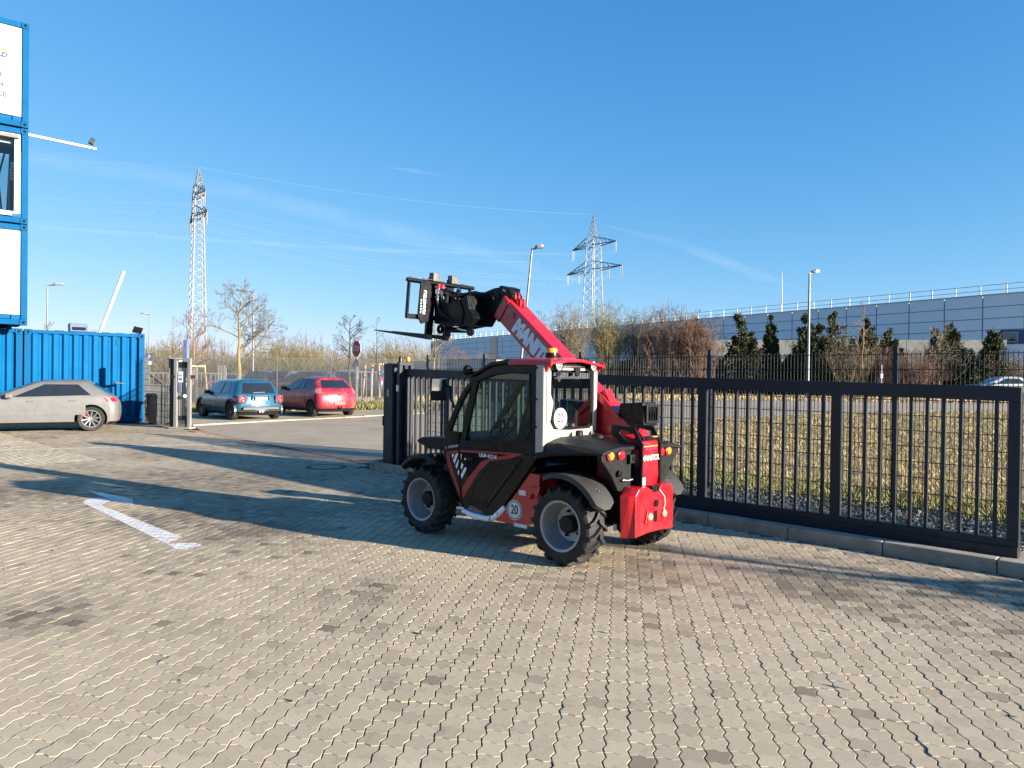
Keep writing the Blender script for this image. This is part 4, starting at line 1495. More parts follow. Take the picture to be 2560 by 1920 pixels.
def corrugated(name, label, origin, L, H, Wd=2.9):
    t = thing(name, label, 'shipping container', origin, FROT)
    pitch, dp = .285, .085
    n = round((L - .36) / pitch)
    pl_ = (L - .36) / n
    ln = []
    for i in range(n):
        x = -.18 - i * pl_
        ln += [(x, dp), (x - pl_ * .16, dp), (x - pl_ * .38, 0), (x - pl_ * .80, 0)]
    ln.append((-.18 - n * pl_, dp))
    m_ = MB()
    vs = [(x, y + .035, .16) for x, y in ln] + [(x, y + .035, H - .13) for x, y in ln]
    k = len(ln)
    m_.add(vs, [(i, i + 1, k + i + 1, k + i) for i in range(k - 1)])
    m_.build('corrugated_wall', M_BLUE, t)
    for x in (-.09, -L + .09):
        MB().box((x, .09, H / 2), (.18, .18, H - .36)).build('corner_post', M_BLUED, t, bevel=.01)
    MB().box((-L / 2, .05, H - .075), (L - .41, .1, .11)).build('top_rail', M_BLUED, t, bevel=.006)
    MB().box((-L / 2, .05, .10), (L - .41, .1, .14)).build('bottom_rail', M_BLUED, t, bevel=.006)
    castings(t, L, H)
    MB().box((-L / 2, Wd / 2 + .1, H - .06), (L - .02, Wd - .2, .05)).build('roof', M_BLUE, t)
    MB().box((-L / 2, Wd, H / 2), (L - .02, .06, H - .1)).build('rear_wall', M_BLUE, t)
    MB().box((-.03, Wd / 2 + .1, H / 2), (.05, Wd - .3, H - .1)).build('end_wall', M_BLUE, t)
    n = int((L - .5) / .45)
    for i in range(n):
        MB().box((-.3 - i * .45, .12, H - .012), (.25, .16, .025)).build('roof_rib', M_BLUED, t, bevel=.006)
    return t


C0 = G(360, 1055.6)
HLOW = 3.10
low = corrugated('corrugated_container', 'blue corrugated steel container with the shadow of the side gate on its right end', (C0.x, C0.y, 0), 3.52, HLOW)
MB().box((-.86, .028, HLOW - .32), (.10, .012, .22)).build('document_plate', M_BLUED, low, bevel=.004)
p2 = C0 + Vector((FR.x, FR.y, 0)) * -3.56
corrugated('corrugated_container', 'blue corrugated steel container under the tall container stack, behind the silver car', (p2.x, p2.y, 0), 5.2, HLOW)

CS = D(68, 812, 22.3)


def onface(px, py):
    d = ray(px, py)
    nrm = Vector((FB.x, FB.y, 0))
    o = Vector((CS.x, CS.y, 0))
    t_ = (o - Vector((0, 0, CAM_H))).dot(nrm) / d.dot(nrm)
    p = Vector((0, 0, CAM_H)) + d * t_
    return (p - o).dot(Vector((FR.x, FR.y, 0))), p.z


def office(label, z0, z1, kind):
    H = z1 - z0
    L, Wd = 6.0, 2.8
    t = thing('office_container', label, 'office container', (CS.x, CS.y, z0), FROT, 'stacked office containers')
    for x in (-.085, -L + .085):
        for y in (.085, Wd - .085):
            MB().box((x, y, H / 2), (.17, .17, H - .36)).build('corner_post', M_BLUED, t, bevel=.01)
    for y in (.06, Wd - .06):
        MB().box((-L / 2, y, H - .10), (L - .41, .1, .17)).build('top_rail', M_BLUED, t, bevel=.008)
        MB().box((-L / 2, y, .10), (L - .41, .1, .17)).build('bottom_rail', M_BLUED, t, bevel=.008)
    castings(t, L, H, Wd=Wd)
    MB().box((-L / 2, Wd / 2, .10), (L - .1, Wd - .25, .06)).build('floor', M_INK, t)
    for k in range(7):
        MB().box((-.4 - k * .8, Wd / 2, .05), (.06, Wd - .3, .06)).build('floor_beam', M_BLUED, t)
    MB().box((-L / 2, Wd / 2, H - .05), (L - .1, Wd - .2, .06)).build('roof', M_BLUED, t)
    MB().box((-.30, .035, .24), (.22, .03, .13)).build('pocket_cover', M_BLUE, t, bevel=.004)
    if kind != 'window':
        MB().box((-L / 2, .10, H / 2), (L - .36, .05, H - .4)).build('front_wall', M_BLUE, t)
        pn = MB().box((-L / 2 - .02, .045, H / 2 + .06), (L - .34, .04, H - .52)).build('sign_panel', M_PANELW, t, bevel=.004)
        MB().box((-L / 2 - .02, .0235, H / 2 + .02), (L - .36, .003, .006)).build('panel_joint', M_DECW, pn)
        MB().box((-L / 2, Wd - .1, H / 2), (L - .36, .05, H - .4)).build('rear_wall', M_BLUE, t)
        MB().box((-.08, Wd / 2, H / 2), (.05, Wd - .36, H - .4)).build('end_wall', M_BLUE, t)
        return t, pn
    fr_ = MB().ring([(-.20, H - .2), (-L + .2, H - .2), (-L + .2, .22), (-.20, .22)], [(-.36, H - .34), (-L + .4, H - .34), (-L + .4, .36), (-.36, .36)], .02, .07, lambda u, v, w: (u, w, v))
    fo_ = fr_.build('window_frame', mat('pale blue grey frame', (.28, .38, .5), .35, .3, var=.08), t, bevel=.01)
    for k in range(6):
        for x in (-.28,):
            MB().lathe([(.014, 0), (.014, .01), (0, .01)], frame((x, .019, .5 + k * .38), (1, 0, 0), (0, 0, 1)), 8, cap=False).build('frame_bolt', M_CHROME, fo_)
    MB().box((-L / 2, .045, H / 2), (L - .7, .012, H - .6)).build('window_pane', M_PANE, fo_)
    MB().box((-L / 2, Wd - .06, H / 2), (L - .5, .012, H - .5)).build('window_pane', M_PANE, t)
    MB().box((-.08, Wd / 2, H / 2), (.012, Wd - .36, H - .4)).build('window_pane', M_PANE, t)
    MB().box((-L / 2, .25, H - .42), (L - .8, .05, .10)).build('light_strip', M_WHITE, t)
    MB().box((-L / 2, .5, H - .30), (L - .5, 1.2, .1)).build('ceiling', mat('grey ceiling', (.16, .15, .14), .8), t)
    return t, fo_


z_ = [3.15, 6.27, 9.20, 12.45]
t1, p1_ = office('blue framed office container with a plain white panel, lowest of the stack', z_[0], z_[1] - .02, 'plain')
t2, _f = office('blue framed glass fronted container with a mast displayed inside, middle of the stack', z_[1], z_[2] - .0, 'window')
t3, p3_ = office('blue framed container with lettered white sign panel, topmost of the stack', z_[2] + .03, z_[3], 'sign')


def face_text(s, px, py, hpx, m, shear=0, bold=0):
    x, z = onface(px, py)
    x2, z2 = onface(px, py - hpx)
    size = (z2 - z) / .70
    return text('lettering', s, size, frame((x, .021, z - z_[2] - .03 + (z2 - z) / 2), (1, 0, 0), (0, 0, 1)), m, p3_, align='RIGHT', shear=shear, bold=bold)


face_text('GRUNEWALD', 17.5, 144, 12, M_BLUELOGO, .25, .014)
face_text('N', 3.6, 191, 12, M_GREYINK, 0, .006)
face_text('N', 10, 217, 12.5, M_GREYINK, 0, .006)
face_text('CE', 17.5, 243, 12.5, M_GREYINK, 0, .006)
x, z = onface(17.5, 125)
MB().prism([(x, z - z_[2]), (x, z - z_[2] - .07), (x - 1.6, z - z_[2] - .05), (x - 1.6, z - z_[2] + .02)], .0215, .024, lambda u, v, w: (u, w, v)).build('logo_swoosh', M_YEL, p3_)

# mast shown behind the glass, and its lettering
mx, mz = onface(12, 450)
ms = thing('mast_display', 'dark lift mast section standing behind the glass of the middle container', 'mast', (CS.x + FB.x * .75, CS.y + FB.y * .75, z_[1] + .14), FROT)
mz -= z_[1] + .14
tp = onface(22, 355)
btm = onface(12, 505)
a = Vector((tp[0] + .18, .0, tp[1] - z_[1] - .14))
b = Vector((btm[0] + .18, .0, .02))
MB().bar(a, b, .22, .26, up=(0, 1, 0)).build('mast_rail', M_STL, ms, bevel=.012)
MB().box((b.x, 0, .16), (.5, .3, .3)).build('mast_foot', M_STL, ms, bevel=.02)
MB().bar(a + Vector((.3, .2, 0)), b + Vector((.42, .2, 0)), .05, .05).build('mast_strut', M_STL, ms)
MB().tube([a + Vector((-.2, .1, 0)), (a + b) / 2 + Vector((-.35, .1, .2)), b + Vector((-.2, .1, .2))], .03, 6).build('mast_hose', M_BLACK, ms, smooth=60)
mid = a * .68 + b * .32
text('lettering', 'HYSTER', .17, frame((mid.x, -.14, mid.z), a - b, Vector((0, 0, 1)).cross(a - b).cross(a - b) if False else (-(a - b).z, 0, (a - b).x)), M_DECW, ms, bold=.004)

# arm with a small camera, reaching out from the stack
az = D(74, 334, 22.3).z
ar = thing('camera_arm', 'white horizontal pole reaching out from the container stack to a small camera', 'pole', (CS.x, CS.y, az), FROT)
MB().bar((-.12, .12, .0), (1.85, .12, -.06), .07, .075).build('arm', M_WHITE, ar, bevel=.01)
MB().box((1.72, .12, .16), (.13, .13, .20), Matrix.Rotation(R(25), 3, 'Y')).build('camera_body', M_PLA, ar, bevel=.01)
MB().bar((1.78, .12, .0), (1.70, .12, .10), .04, .04).build('camera_bracket', M_PLA, ar)

# things on the roof of the low container
rt = lambda x, y: C0 + Vector((FR.x, FR.y, 0)) * x + Vector((FB.x, FB.y, 0)) * y
p = rt(-1.95, .35)
vb = thing('roof_ventilator', 'dark blue ventilator box on the roof of the low blue container', 'ventilator', (p.x, p.y, HLOW), FROT)
MB().prism([(-.26, 0), (.26, 0), (.26, .20), (.22, .26), (-.25, .28), (-.27, .25)], 0, .5, lambda u, v, w: (u, w, v)).build('vent_box', mat('dark blue grey sheet', (.02, .06, .14), .5), vb, bevel=.01)
MB().box((0, -.01, .10), (.4, .02, .1)).build('vent_grille', M_INK, vb)
p = rt(-.12, .12)
fl_ = thing('solar_panel', 'small tilted dark panel lamp on the top right corner of the blue container', 'panel lamp', (p.x, p.y, HLOW), FROT)
MB().box((-.08, .03, .13), (.30, .03, .24), Matrix.Rotation(R(28), 3, 'X') @ Matrix.Rotation(R(12), 3, 'Y')).build('panel', M_PLA, fl_, bevel=.006)
MB().bar((-.06, .06, 0), (-.06, .05, .12), .03, .03).build('panel_stand', M_STL, fl_)
bp0 = D(246, 829, 26.5)
bp1 = D(310, 677, 26.5)
lp_ = thing('leaning_pole', 'thick white pole leaning to the right above the low blue container', 'pole', (bp0.x, bp0.y, HLOW - .05))
MB().tube([(0, 0, 0), Vector(bp1) - Vector((bp0.x, bp0.y, HLOW - .05))], .06, 10).build('pole_shaft', M_WHITE, lp_, smooth=50)
MB().box((0, 0, .02), (.3, .3, .05)).build('pole_foot', M_STL, lp_)
MB().bar((.12, -.02, .5), (.34, -.02, .66), .05, .05).build('pole_bracket', M_WHITE, lp_)

# ------------------------------------------------------------------ side gate frame, short fence, bin
gp = G(439, 1071.5)
pg = thing('side_gate_frame', 'narrow grey catch frame with lit posts and slats at the far end of the gateway', 'gate frame', (gp.x, gp.y, 0), R(-8))
M_GREYP = mat('sunlit grey powder coat', (.17, .17, .165), .45, var=.1, scale=3)
for x in (0, .46):
    MB().box((x, 0, 1.1), (.10, .10, 2.2)).build('frame_post', M_GREYP, pg, bevel=.006)
MB().box((.23, 0, 2.17), (.36, .09, .05)).build('frame_head', M_GREYP, pg, bevel=.004)
MB().box((.23, -.02, .03), (.72, .34, .05)).build('frame_foot', M_CONC, pg, bevel=.01)
MB().box((.23, .05, 2.0), (.36, .05, .18)).build('leaf_rail', M_ANTH, pg, bevel=.004)
MB().box((.23, .05, .33), (.36, .05, .14)).build('leaf_rail', M_ANTH, pg, bevel=.004)
for k in range(4):
    MB().box((.10 + k * .085, .05, 1.15), (.032, .04, 1.55)).build('slat', M_GREYP, pg, bevel=.003)
MB().box((.39, .06, 1.1), (.05, .06, 2.0)).build('inner_post', M_ANTH, pg, bevel=.004)
nb_ = MB().box((.16, -.015, 1.62), (.15, .02, .34)).build('notice_board', mat('pale grey notice', (.42, .45, .52), .5), pg)
MB().box((.16, -.027, 1.66), (.10, .004, .02)).build('printed_line', M_BLUEINK, nb_)
MB().box((.16, -.027, 1.55), (.10, .004, .05)).build('printed_line', M_BLUEINK, nb_)
MB().box((.14, -.015, 1.30), (.10, .02, .30)).build('intercom', mat('blue grey box', (.10, .14, .24), .5), pg, bevel=.006)
MB().lathe([(.05, 0), (.06, .04), (.03, .08), (0, .085)], frame((.33, -.02, 1.02), (1, 0, 0), (0, 0, 1)), 12, cap=False).build('door_knob', M_DECW, pg, smooth=40)
for z in (1.62,):
    MB().box((-.06, -.04, z), (.12, .04, .09)).build('hinge_arm', M_ANTH, pg, bevel=.004)
    MB().box((.56, -.02, z + .01), (.2, .04, .10)).build('latch_arm', M_GUARD, pg, bevel=.004)
MB().box((.23, .16, 2.48), (.13, .12, .62)).build('sensor_column', mat('blue grey box', (.1, .14, .24)), pg, bevel=.006)
lf = thing('open_gate_leaf', 'dark open wicket gate leaf seen edge on at the left of the catch frame', 'gate leaf', (gp.x - .19, gp.y + .15, 0), R(80))
MB().box((0, 0, 1.12), (.09, .09, 2.16)).build('leaf_post', M_ANTH, lf, bevel=.006)
MB().box((.55, 0, 1.12), (.06, .05, 2.0)).build('leaf_stile', M_ANTH, lf, bevel=.004)
for z in (.2, 2.05):
    MB().box((.28, 0, z), (.5, .05, .08)).build('leaf_rail', M_ANTH, lf, bevel=.004)
for k in range(4):
    MB().box((.12 + k * .1, 0, 1.12), (.03, .03, 1.8)).build('slat', M_ANTH, lf)

mfa = C0 + Vector((.05, -.1, 0))
mfb = Vector((gp.x - .2, gp.y + .25, 0))
dv = (mfb - mfa)
sf = thing('short_mesh_fence', 'short dark wire mesh fence panel between the blue container and the catch frame', 'fence', (mfa.x, mfa.y, 0), math.atan2(dv.y, dv.x))
m_ = MB()
L_ = dv.length
n = int(L_ / .055)
for k in range(n + 1):
    x = L_ * k / n
    m_.bar((x, 0, .05), (x, 0, 1.35 if x > .5 else 2.25), .008, .008)
for k in range(12):
    z = .1 + k * .2
    m_.bar((0, 0, z), (L_ if z < 1.4 else .5, 0, z), .012, .012)
stuff(m_.build('mesh_panel', M_ANTH2, sf, fix=False))
MB().box((L_, 0, .7), (.05, .05, 1.4)).build('fence_post', M_ANTH, sf)

bp_ = G(392, 1061)
wb = thing('wheelie_bin', 'black two wheeled rubbish bin with closed lid between the container and the catch frame', 'bin', (bp_.x, bp_.y, 0), R(12))
b_ = MB()
lo, hi = [(-.20, -.23), (.20, -.23), (.20, .22), (-.20, .22)], [(-.27, -.30), (.27, -.30), (.27, .28), (-.27, .28)]
b_.add([(x, y, .05) for x, y in lo] + [(x, y, .93) for x, y in hi], [(3, 2, 1, 0), (0, 1, 5, 4), (1, 2, 6, 5), (2, 3, 7, 6), (3, 0, 4, 7), (4, 5, 6, 7)])
M_BIN = mat('bin plastic', (.008, .009, .012), .45, var=.2)
b_.build('bin_body', M_BIN, wb, bevel=.02)
MB().prism([(-.31, .95), (-.31, .99), (-.1, 1.05), (.30, 1.03), (.33, .97), (.33, .93), (-.31, .93)], -.30, .30, lambda u, v, w: (w, u, v)).build('bin_lid', M_BIN, wb, bevel=.012)
MB().tube([(-.24, .34, .95), (.24, .34, .95)], .018, 8).build('bin_handle', M_BIN, wb, smooth=50)
for x in (-.25, .25):
    MB().lathe([(.0, -.025), (.10, -.025), (.10, .025), (0, .025)], Matrix.Translation((x, .22, .10)) @ Matrix.Rotation(PI / 2, 4, 'Y'), 18, cap=False).build('bin_wheel', M_DARK, wb, smooth=40)
for x in (-.06, .0, .06):
    MB().bar((x, -.235, .12), (x * 1.2, -.302, .9), .012, .02).build('bin_rib', M_BIN, wb)
# ------------------------------------------------------------------ cars: stacked plan outlines, windows and doors as panels of the same skin
M_CARGLASS = mat('dark car glass', (.012, .015, .018), .04, var=.05, spec=.9, coat=.5)
M_CARBLK = mat('car underbody black', (.006, .006, .006), .6)
M_TRIM = mat('car trim black', (.008, .008, .009), .4)
M_RIMS = mat('machined alloy', (.25, .25, .25), .3, .7, var=.05)
M_RIMD = mat('dark alloy', (.03, .03, .032), .4, .5, var=.1)
M_PLATE = mat('number plate white', (.3, .3, .29), .4, var=.03)


def paint(name, col, rough=.28, metal=.35, coat=.8, dirt=None):
    m = mat(name, col, rough, metal, var=.05, scale=3, coat=coat, dirt=dirt, dscale=2.5)
    m.node_tree.nodes['Principled BSDF'].inputs['Coat Roughness'].default_value = .16
    return m


UU = [0, .06, .12, .18, .24, .30, .36, .42, .46, .50, .56, .62, .68, .74, .79, .84, .90, .95, 1]
NF, NC = 5, 3


def outline(xf, xr, w, cf, cr):
    """half outline (y >= 0) from front centre to rear centre"""
    pts = []
    yk = .74
    bf, br = cf * .25, cr * .25
    for i in range(NF):
        s = i / (NF - 1)
        pts.append((xf - bf * s ** 2, s * yk * w))
    for i in range(1, NC + 1):
        a = PI / 2 * i / (NC + 1)
        pts.append((xf - bf - (cf - bf) * (1 - math.cos(a)), w * (yk + (1 - yk) * math.sin(a))))
    x0, x1 = xf - cf, xr + cr
    for u in UU:
        pts.append((x0 + (x1 - x0) * u, w * (1 - .02 * (2 * u - 1) ** 4)))
    for i in range(NC, 0, -1):
        a = PI / 2 * i / (NC + 1)
        pts.append((xr + br + (cr - br) * (1 - math.cos(a)), w * (yk + (1 - yk) * math.sin(a))))
    for i in range(NF - 1, -1, -1):
        s = i / (NF - 1)
        pts.append((xr + br * s ** 2, s * yk * w))
    return pts


NH = 2 * NF + 2 * NC + len(UU)
S0 = NF + NC           # first side index


def make_car(name, label, cat, loc, heading, rings, wb, foh, wr, paint_m, scale=1, group=None, doors=(), glass=(), rim='spoke', lights=(4, 6), detail=True,
             belt=6, wtop=7, tw=.205, lamp_mat=None):
    """rings: (z, x_front, x_rear, half width, z lift at the rear); x is measured from the nose, negative to the tail"""
    ax = -foh - wb
    root = thing(name, label, cat, loc, heading, group)
    root.scale = (scale,) * 3
    P3 = []
    for (z, xf, xr, w, lift) in rings:
        cf = .42 if z < rings[belt][0] - .06 else .30
        cr = .36 if z < rings[belt][0] - .06 else .34
        h = outline(xf - ax, xr - ax, w, cf, cr)
        full = h + [(x, -y) for x, y in h[-2:0:-1]]
        L = xf - xr
        P3.append([Vector((x, y, z + lift * min(1, max(0, (xf - ax - x) / L)))) for x, y in full])
    M_ = len(P3[0])
    K_ = len(rings)
    # closed body
    vs = [p for r in P3 for p in r]
    fs = [(k * M_ + i, k * M_ + (i + 1) % M_, (k + 1) * M_ + (i + 1) % M_, (k + 1) * M_ + i) for k in range(K_ - 1) for i in range(M_)]
    fs += [tuple(range(M_))[::-1], tuple((K_ - 1) * M_ + i for i in range(M_))]
    body = MB().add(vs, fs).build('body', [paint_m, M_CARBLK], root)
    if detail:
        cut = MB()
        for x in (0, wb):
            cut.lathe([(wr + .055, -1.2), (wr + .055, 1.2)], Matrix.Translation((x, 0, wr)) @ Matrix.Rotation(-PI / 2, 4, 'X'), 40, mi=1)
        co = cut.build('cutter', [paint_m, M_CARBLK])
        bo = body.modifiers.new('arches', 'BOOLEAN')
        bo.operation = 'DIFFERENCE'
        bo.solver = 'EXACT'
        bo.object = co
        co.parent = root
        bpy.context.view_layer.update()
        dg = bpy.context.evaluated_depsgraph_get()
        me = bpy.data.meshes.new_from_object(body.evaluated_get(dg))
        body.modifiers.clear()
        body.data = me
        bpy.data.objects.remove(co)
    me = body.data
    for p in me.polygons:
        p.use_smooth = True
    me.set_sharp_from_angle(angle=R(32))

    def patch(nm, k0, k1, i0, i1, m, off, parent=root, side=1, shrink=0):
        """part of the skin between rings k0..k1 and outline points i0..i1, lifted by off"""
        vs, fs = [], []
        idx = list(range(i0, i1 + 1))
        rows = list(range(k0, k1 + 1))
        for k in rows:
            for i in idx:
                j = i if side > 0 else (M_ - i) % M_
                p = P3[k][j]
                a_, b_ = P3[k][(j + 1) % M_] - P3[k][j - 1], P3[min(k + 1, K_ - 1)][j] - P3[max(k - 1, 0)][j]
                n_ = a_.cross(b_)
                n_ = n_.normalized() if n_.length > 1e-9 else Vector((0, 0, 1))
                c_ = Vector(((wb) / 2, 0, .7))
                if n_.dot(p - c_) < 0:
                    n_ = -n_
                q = p + n_ * off
                vs.append(q)
        if shrink:
            cen = sum(vs, Vector()) / len(vs)
            vs = [v + (cen - v).normalized() * min(shrink, (cen - v).length * .4) for v in vs]
        w = len(idx)
        for a in range(len(rows) - 1):
            for b in range(w - 1):
                fs.append((a * w + b, a * w + b + 1, (a + 1) * w + b + 1, (a + 1) * w + b))
        n = len(vs)
        back = [v - (v - Vector((wb / 2, 0, .7))).normalized() * .02 for v in vs]
        bd = [i for i in range(w)] + [a * w + w - 1 for a in range(1, len(rows))] + [(len(rows) - 1) * w + i for i in range(w - 2, -1, -1)] + [a * w for a in range(len(rows) - 2, 0, -1)]
        fs += [(bd[i], bd[(i + 1) % len(bd)], bd[(i + 1) % len(bd)] + n, bd[i] + n) for i in range(len(bd))]
        return MB().add(vs + back, fs).build(nm, m, parent, smooth=35)
    F_ = NF - 1
    patch('windscreen', belt, wtop, 0, F_, M_CARGLASS, .006)
    patch('windscreen', belt, wtop, 0, F_, M_CARGLASS, .006, side=-1)
    q0 = NH - NF
    rg_ = MB()
    patch('rear_window', belt, wtop, q0, NH - 1, M_CARGLASS, .006)
    patch('rear_window', belt, wtop, q0, NH - 1, M_CARGLASS, .006, side=-1)
    for s in (1, -1):
        patch('window_band', belt, wtop, S0 + glass[0][0], S0 + glass[-1][1], M_TRIM, .003, side=s)
    for (u0, u1) in glass:
        for s in (1, -1):
            patch('side_window', belt, wtop, S0 + u0, S0 + u1, M_CARGLASS, .006, side=s, shrink=.012)
    for (u0, u1, hx_) in doors:
        for s in (1, -1):
            d_ = patch('door', 2, belt, S0 + u0, S0 + u1, paint_m, .007, side=s, shrink=.006)
            p = P3[belt - 1][S0 + hx_]
            p2_ = P3[belt - 2][S0 + hx_]
            c_ = p * .5 + p2_ * .5
            MB().box((c_.x, s * (c_.y + .014), c_.z), (.20, .026, .032)).build('door_handle', paint_m, d_, bevel=.01)
    # tail lights, headlights
    for s in (1, -1):
        k0, k1 = lights
        l_ = patch('tail_light', k0, k1, NH - NF - NC - 1, NH - NF, lamp_mat or M_TAILR, .022, side=s, shrink=.02)
        if detail and rim != 'spoke' and belt - k0 > 1:
            patch('lamp_band', k0, k1, NH - NF - NC, NH - NF - NC + 1, M_CLEAR, .015, l_, side=s, shrink=.03)
        patch('headlight', 3, 4, NF - 2, NF + NC, M_CLEAR, .012, side=s, shrink=.03)
    MB().box((wb / 2, 0, .50), (wb + .75, rings[2][3] * 1.05, .60)).build('underbody', M_CARBLK, root)
    # skirts
    for s in (1, -1):
        patch('side_skirt', 0, 1, S0 + 3, S0 + len(UU) - 4, M_TRIM, .004, side=s)
        m_ = P3[belt][S0 + 1]
        mo = MB().box((m_.x - .06, s * (m_.y + .10), m_.z + .04), (.16, .20, .13)).build('mirror', paint_m if rim == 'spoke' else M_TRIM, root, bevel=.035)
    patch('rear_valance', 0, 1, NH - NF - NC, NH - 1, M_TRIM, .006)
    patch('rear_valance', 0, 1, NH - NF - NC, NH - 1, M_TRIM, .006, side=-1)
    # wheels
    hw = rings[2][3]
    first = None
    for x in (0, wb):
        for s in (1, -1):
            if first:
                w = copy_tree(first, root)
            else:
                w = bpy.data.objects.new('wheel', None)
                COL.objects.link(w)
                w.parent = root
                Ml = Matrix.Rotation(-PI / 2, 4, 'X')
                rr = wr * .70
                MB().lathe([(rr, -tw / 2), (wr * .93, -tw / 2), (wr, -tw / 2 + .03), (wr, tw / 2 - .03), (wr * .93, tw / 2), (rr, tw / 2 - .01)], Ml, 36, cap=False).build('tyre', M_TYRE, w, smooth=40)
                rm = MB().lathe([(rr, -tw / 2), (rr, tw / 2 - .012), (rr - .018, tw / 2 - .012), (rr - .03, tw / 2 - .05), (rr - .04, -.02)], Ml, 36, cap=False)
                ns = 10 if rim == 'spoke' else 8
                for k in range(ns):
                    a = 2 * PI * k / ns
                    c_, s_ = math.cos(a), math.sin(a)
                    rm.bar((.03 * c_, tw / 2 - .045, .03 * s_), ((rr - .02) * c_, tw / 2 - .018, (rr - .02) * s_), .028 if ns == 10 else .05, .03, up=(0, 1, 0))
                rm.lathe([(.05, tw / 2 - .05), (.045, tw / 2 - .03), (0, tw / 2 - .028)], Ml, 16, cap=False)
                rm.build('rim', M_RIMS if rim == 'spoke' else M_RIMD, w, smooth=35)
                MB().lathe([(rr - .05, -.02), (0, -.02)], Ml, 30, cap=False).build('brake_disc', M_RIMD, w)
                if rim == 'spoke':
                    MB().box((.10, .02, .08), (.10, .05, .14), Matrix.Rotation(R(40), 3, 'Y')).build('brake_caliper', M_RED, w, bevel=.01)
                first = w
            w.location = (x, s * (hw - tw / 2 - .005), wr)
            w.rotation_euler = (0, random.uniform(0, 1) if s > 0 else 0, 0 if s > 0 else PI)
    root['_'] = 0
    del root['_']
    return root, P3, ax, patch


random.seed(21)
leon = [(.17, -.14, -4.10, .80, .0), (.27, -.03, -4.24, .885, 0), (.46, .0, -4.28, .905, 0), (.64, -.03, -4.28, .91, .03), (.76, -.16, -4.25, .91, .05), (.86, -.62, -4.16, .90, .08),
        (.94, -1.10, -4.06, .875, .08), (1.30, -1.98, -3.62, .70, .0), (1.36, -2.12, -3.56, .64, .0), (1.41, -2.42, -3.50, .47, .0), (1.432, -2.70, -3.30, .18, 0)]
pw = G(227, 1077.7)
silver, P3, ax, patch = make_car('silver_car', 'silver grey hatchback with dark windows passing in front of the blue container', 'car', (pw.x - .45, pw.y + .74, 0), math.atan2(-.52, -.854), leon, 2.63, .86, .345,
                                 paint('silver car paint', (.105, .105, .104), .45, .0, .25), 1.05, doors=((2, 9, 7), (9, 15, 13)), glass=((2, 8), (9, 13), (14, 16)), lights=(4, 5))
MB().prism([(-.60, 1.37), (-.84, 1.345), (-.86, 1.33), (-.6, 1.335)], -.56, .56, lambda u, v, w: (u + .0, w, v)).build('roof_spoiler', MATS['silver car paint'], silver, bevel=.012)
MB().box((-.64, .72, .34), (.12, .06, .03)).build('rear_reflector', M_TAILR, silver)
MB().box((-.66, -.72, .34), (.12, .06, .03)).build('rear_reflector', M_TAILR, silver)

HD = math.atan2(.714, -.70)
mini = [(.18, -.10, -3.74, .76, 0), (.30, -.02, -3.83, .835, 0), (.48, .0, -3.85, .86, 0), (.64, -.03, -3.83, .865, .02), (.75, -.14, -3.81, .86, .03), (.84, -.70, -3.78, .845, .03),
        (.89, -1.0, -3.745, .81, .03), (1.27, -1.42, -3.55, .66, 0), (1.335, -1.50, -3.50, .60, 0), (1.385, -1.75, -3.40, .44, 0), (1.41, -2.10, -3.15, .15, 0)]
pl_, pr_ = G(576, 1051), G(689, 1046.6)
pm0 = (pl_ + pr_) / 2
blue, P3b, axb, patchb = make_car('blue_car', 'small teal blue hatchback parked beside the red car, seen from behind', 'car', (pm0.x, pm0.y, terrain(pm0.x, pm0.y)), HD, mini, 2.495, .77, .315,
                                  paint('teal blue car paint', (.02, .092, .155), .26, .4), 1.10, doors=((2, 10, 8),), glass=((2, 9), (10, 15)), rim='dark', lights=(3, 4))
rx = -3.85 - axb
q_ = MB().ring([(.30, .86), (-.30, .86), (-.33, .70), (-.22, .66), (.22, .66), (.33, .70)], [(.27, .84), (-.27, .84), (-.295, .705), (-.2, .68), (.2, .68), (.295, .705)], rx - .02, rx + .08, RR).build('plate_surround', MATS['teal blue car paint'], blue, bevel=.008)
MB().box((rx + .035, 0, .835), (.05, .5, .05)).build('tailgate_trim', M_TRIM, blue, bevel=.01)
pz = MB().box((rx + .0, 0, .745), (.03, .46, .11)).build('number_plate', M_PLATE, blue, bevel=.004)
MB().box((rx - .016, .215, .745), (.004, .03, .10)).build('plate_band', M_BLUELOGO, pz)
MB().prism([(.62, .46), (-.62, .46), (-.66, .36), (-.25, .36), (-.12, .30), (.12, .30), (.25, .36), (.66, .36)], rx - .015, rx + .1, RR).build('bumper_grille', M_TRIM, blue, bevel=.015)
for y in (-.05, .05):
    MB().lathe([(.042, 0), (.042, .05), (.032, .05), (.030, .01), (0, .01)], frame((rx + .01, y, .315), (0, -1, 0), (0, 0, 1)), 16, cap=False).build('exhaust', M_CHROME, blue, smooth=40)
MB().bar((rx + .015, .30, .95), (rx + .0, -.12, .965), .02, .02).build('rear_wiper', M_TRIM, blue)
MB().lathe([(.02, 0), (.012, .06), (0, .07)], Matrix.Translation((.25, 0, 1.405)), 8, cap=False).build('roof_aerial', M_TRIM, blue)

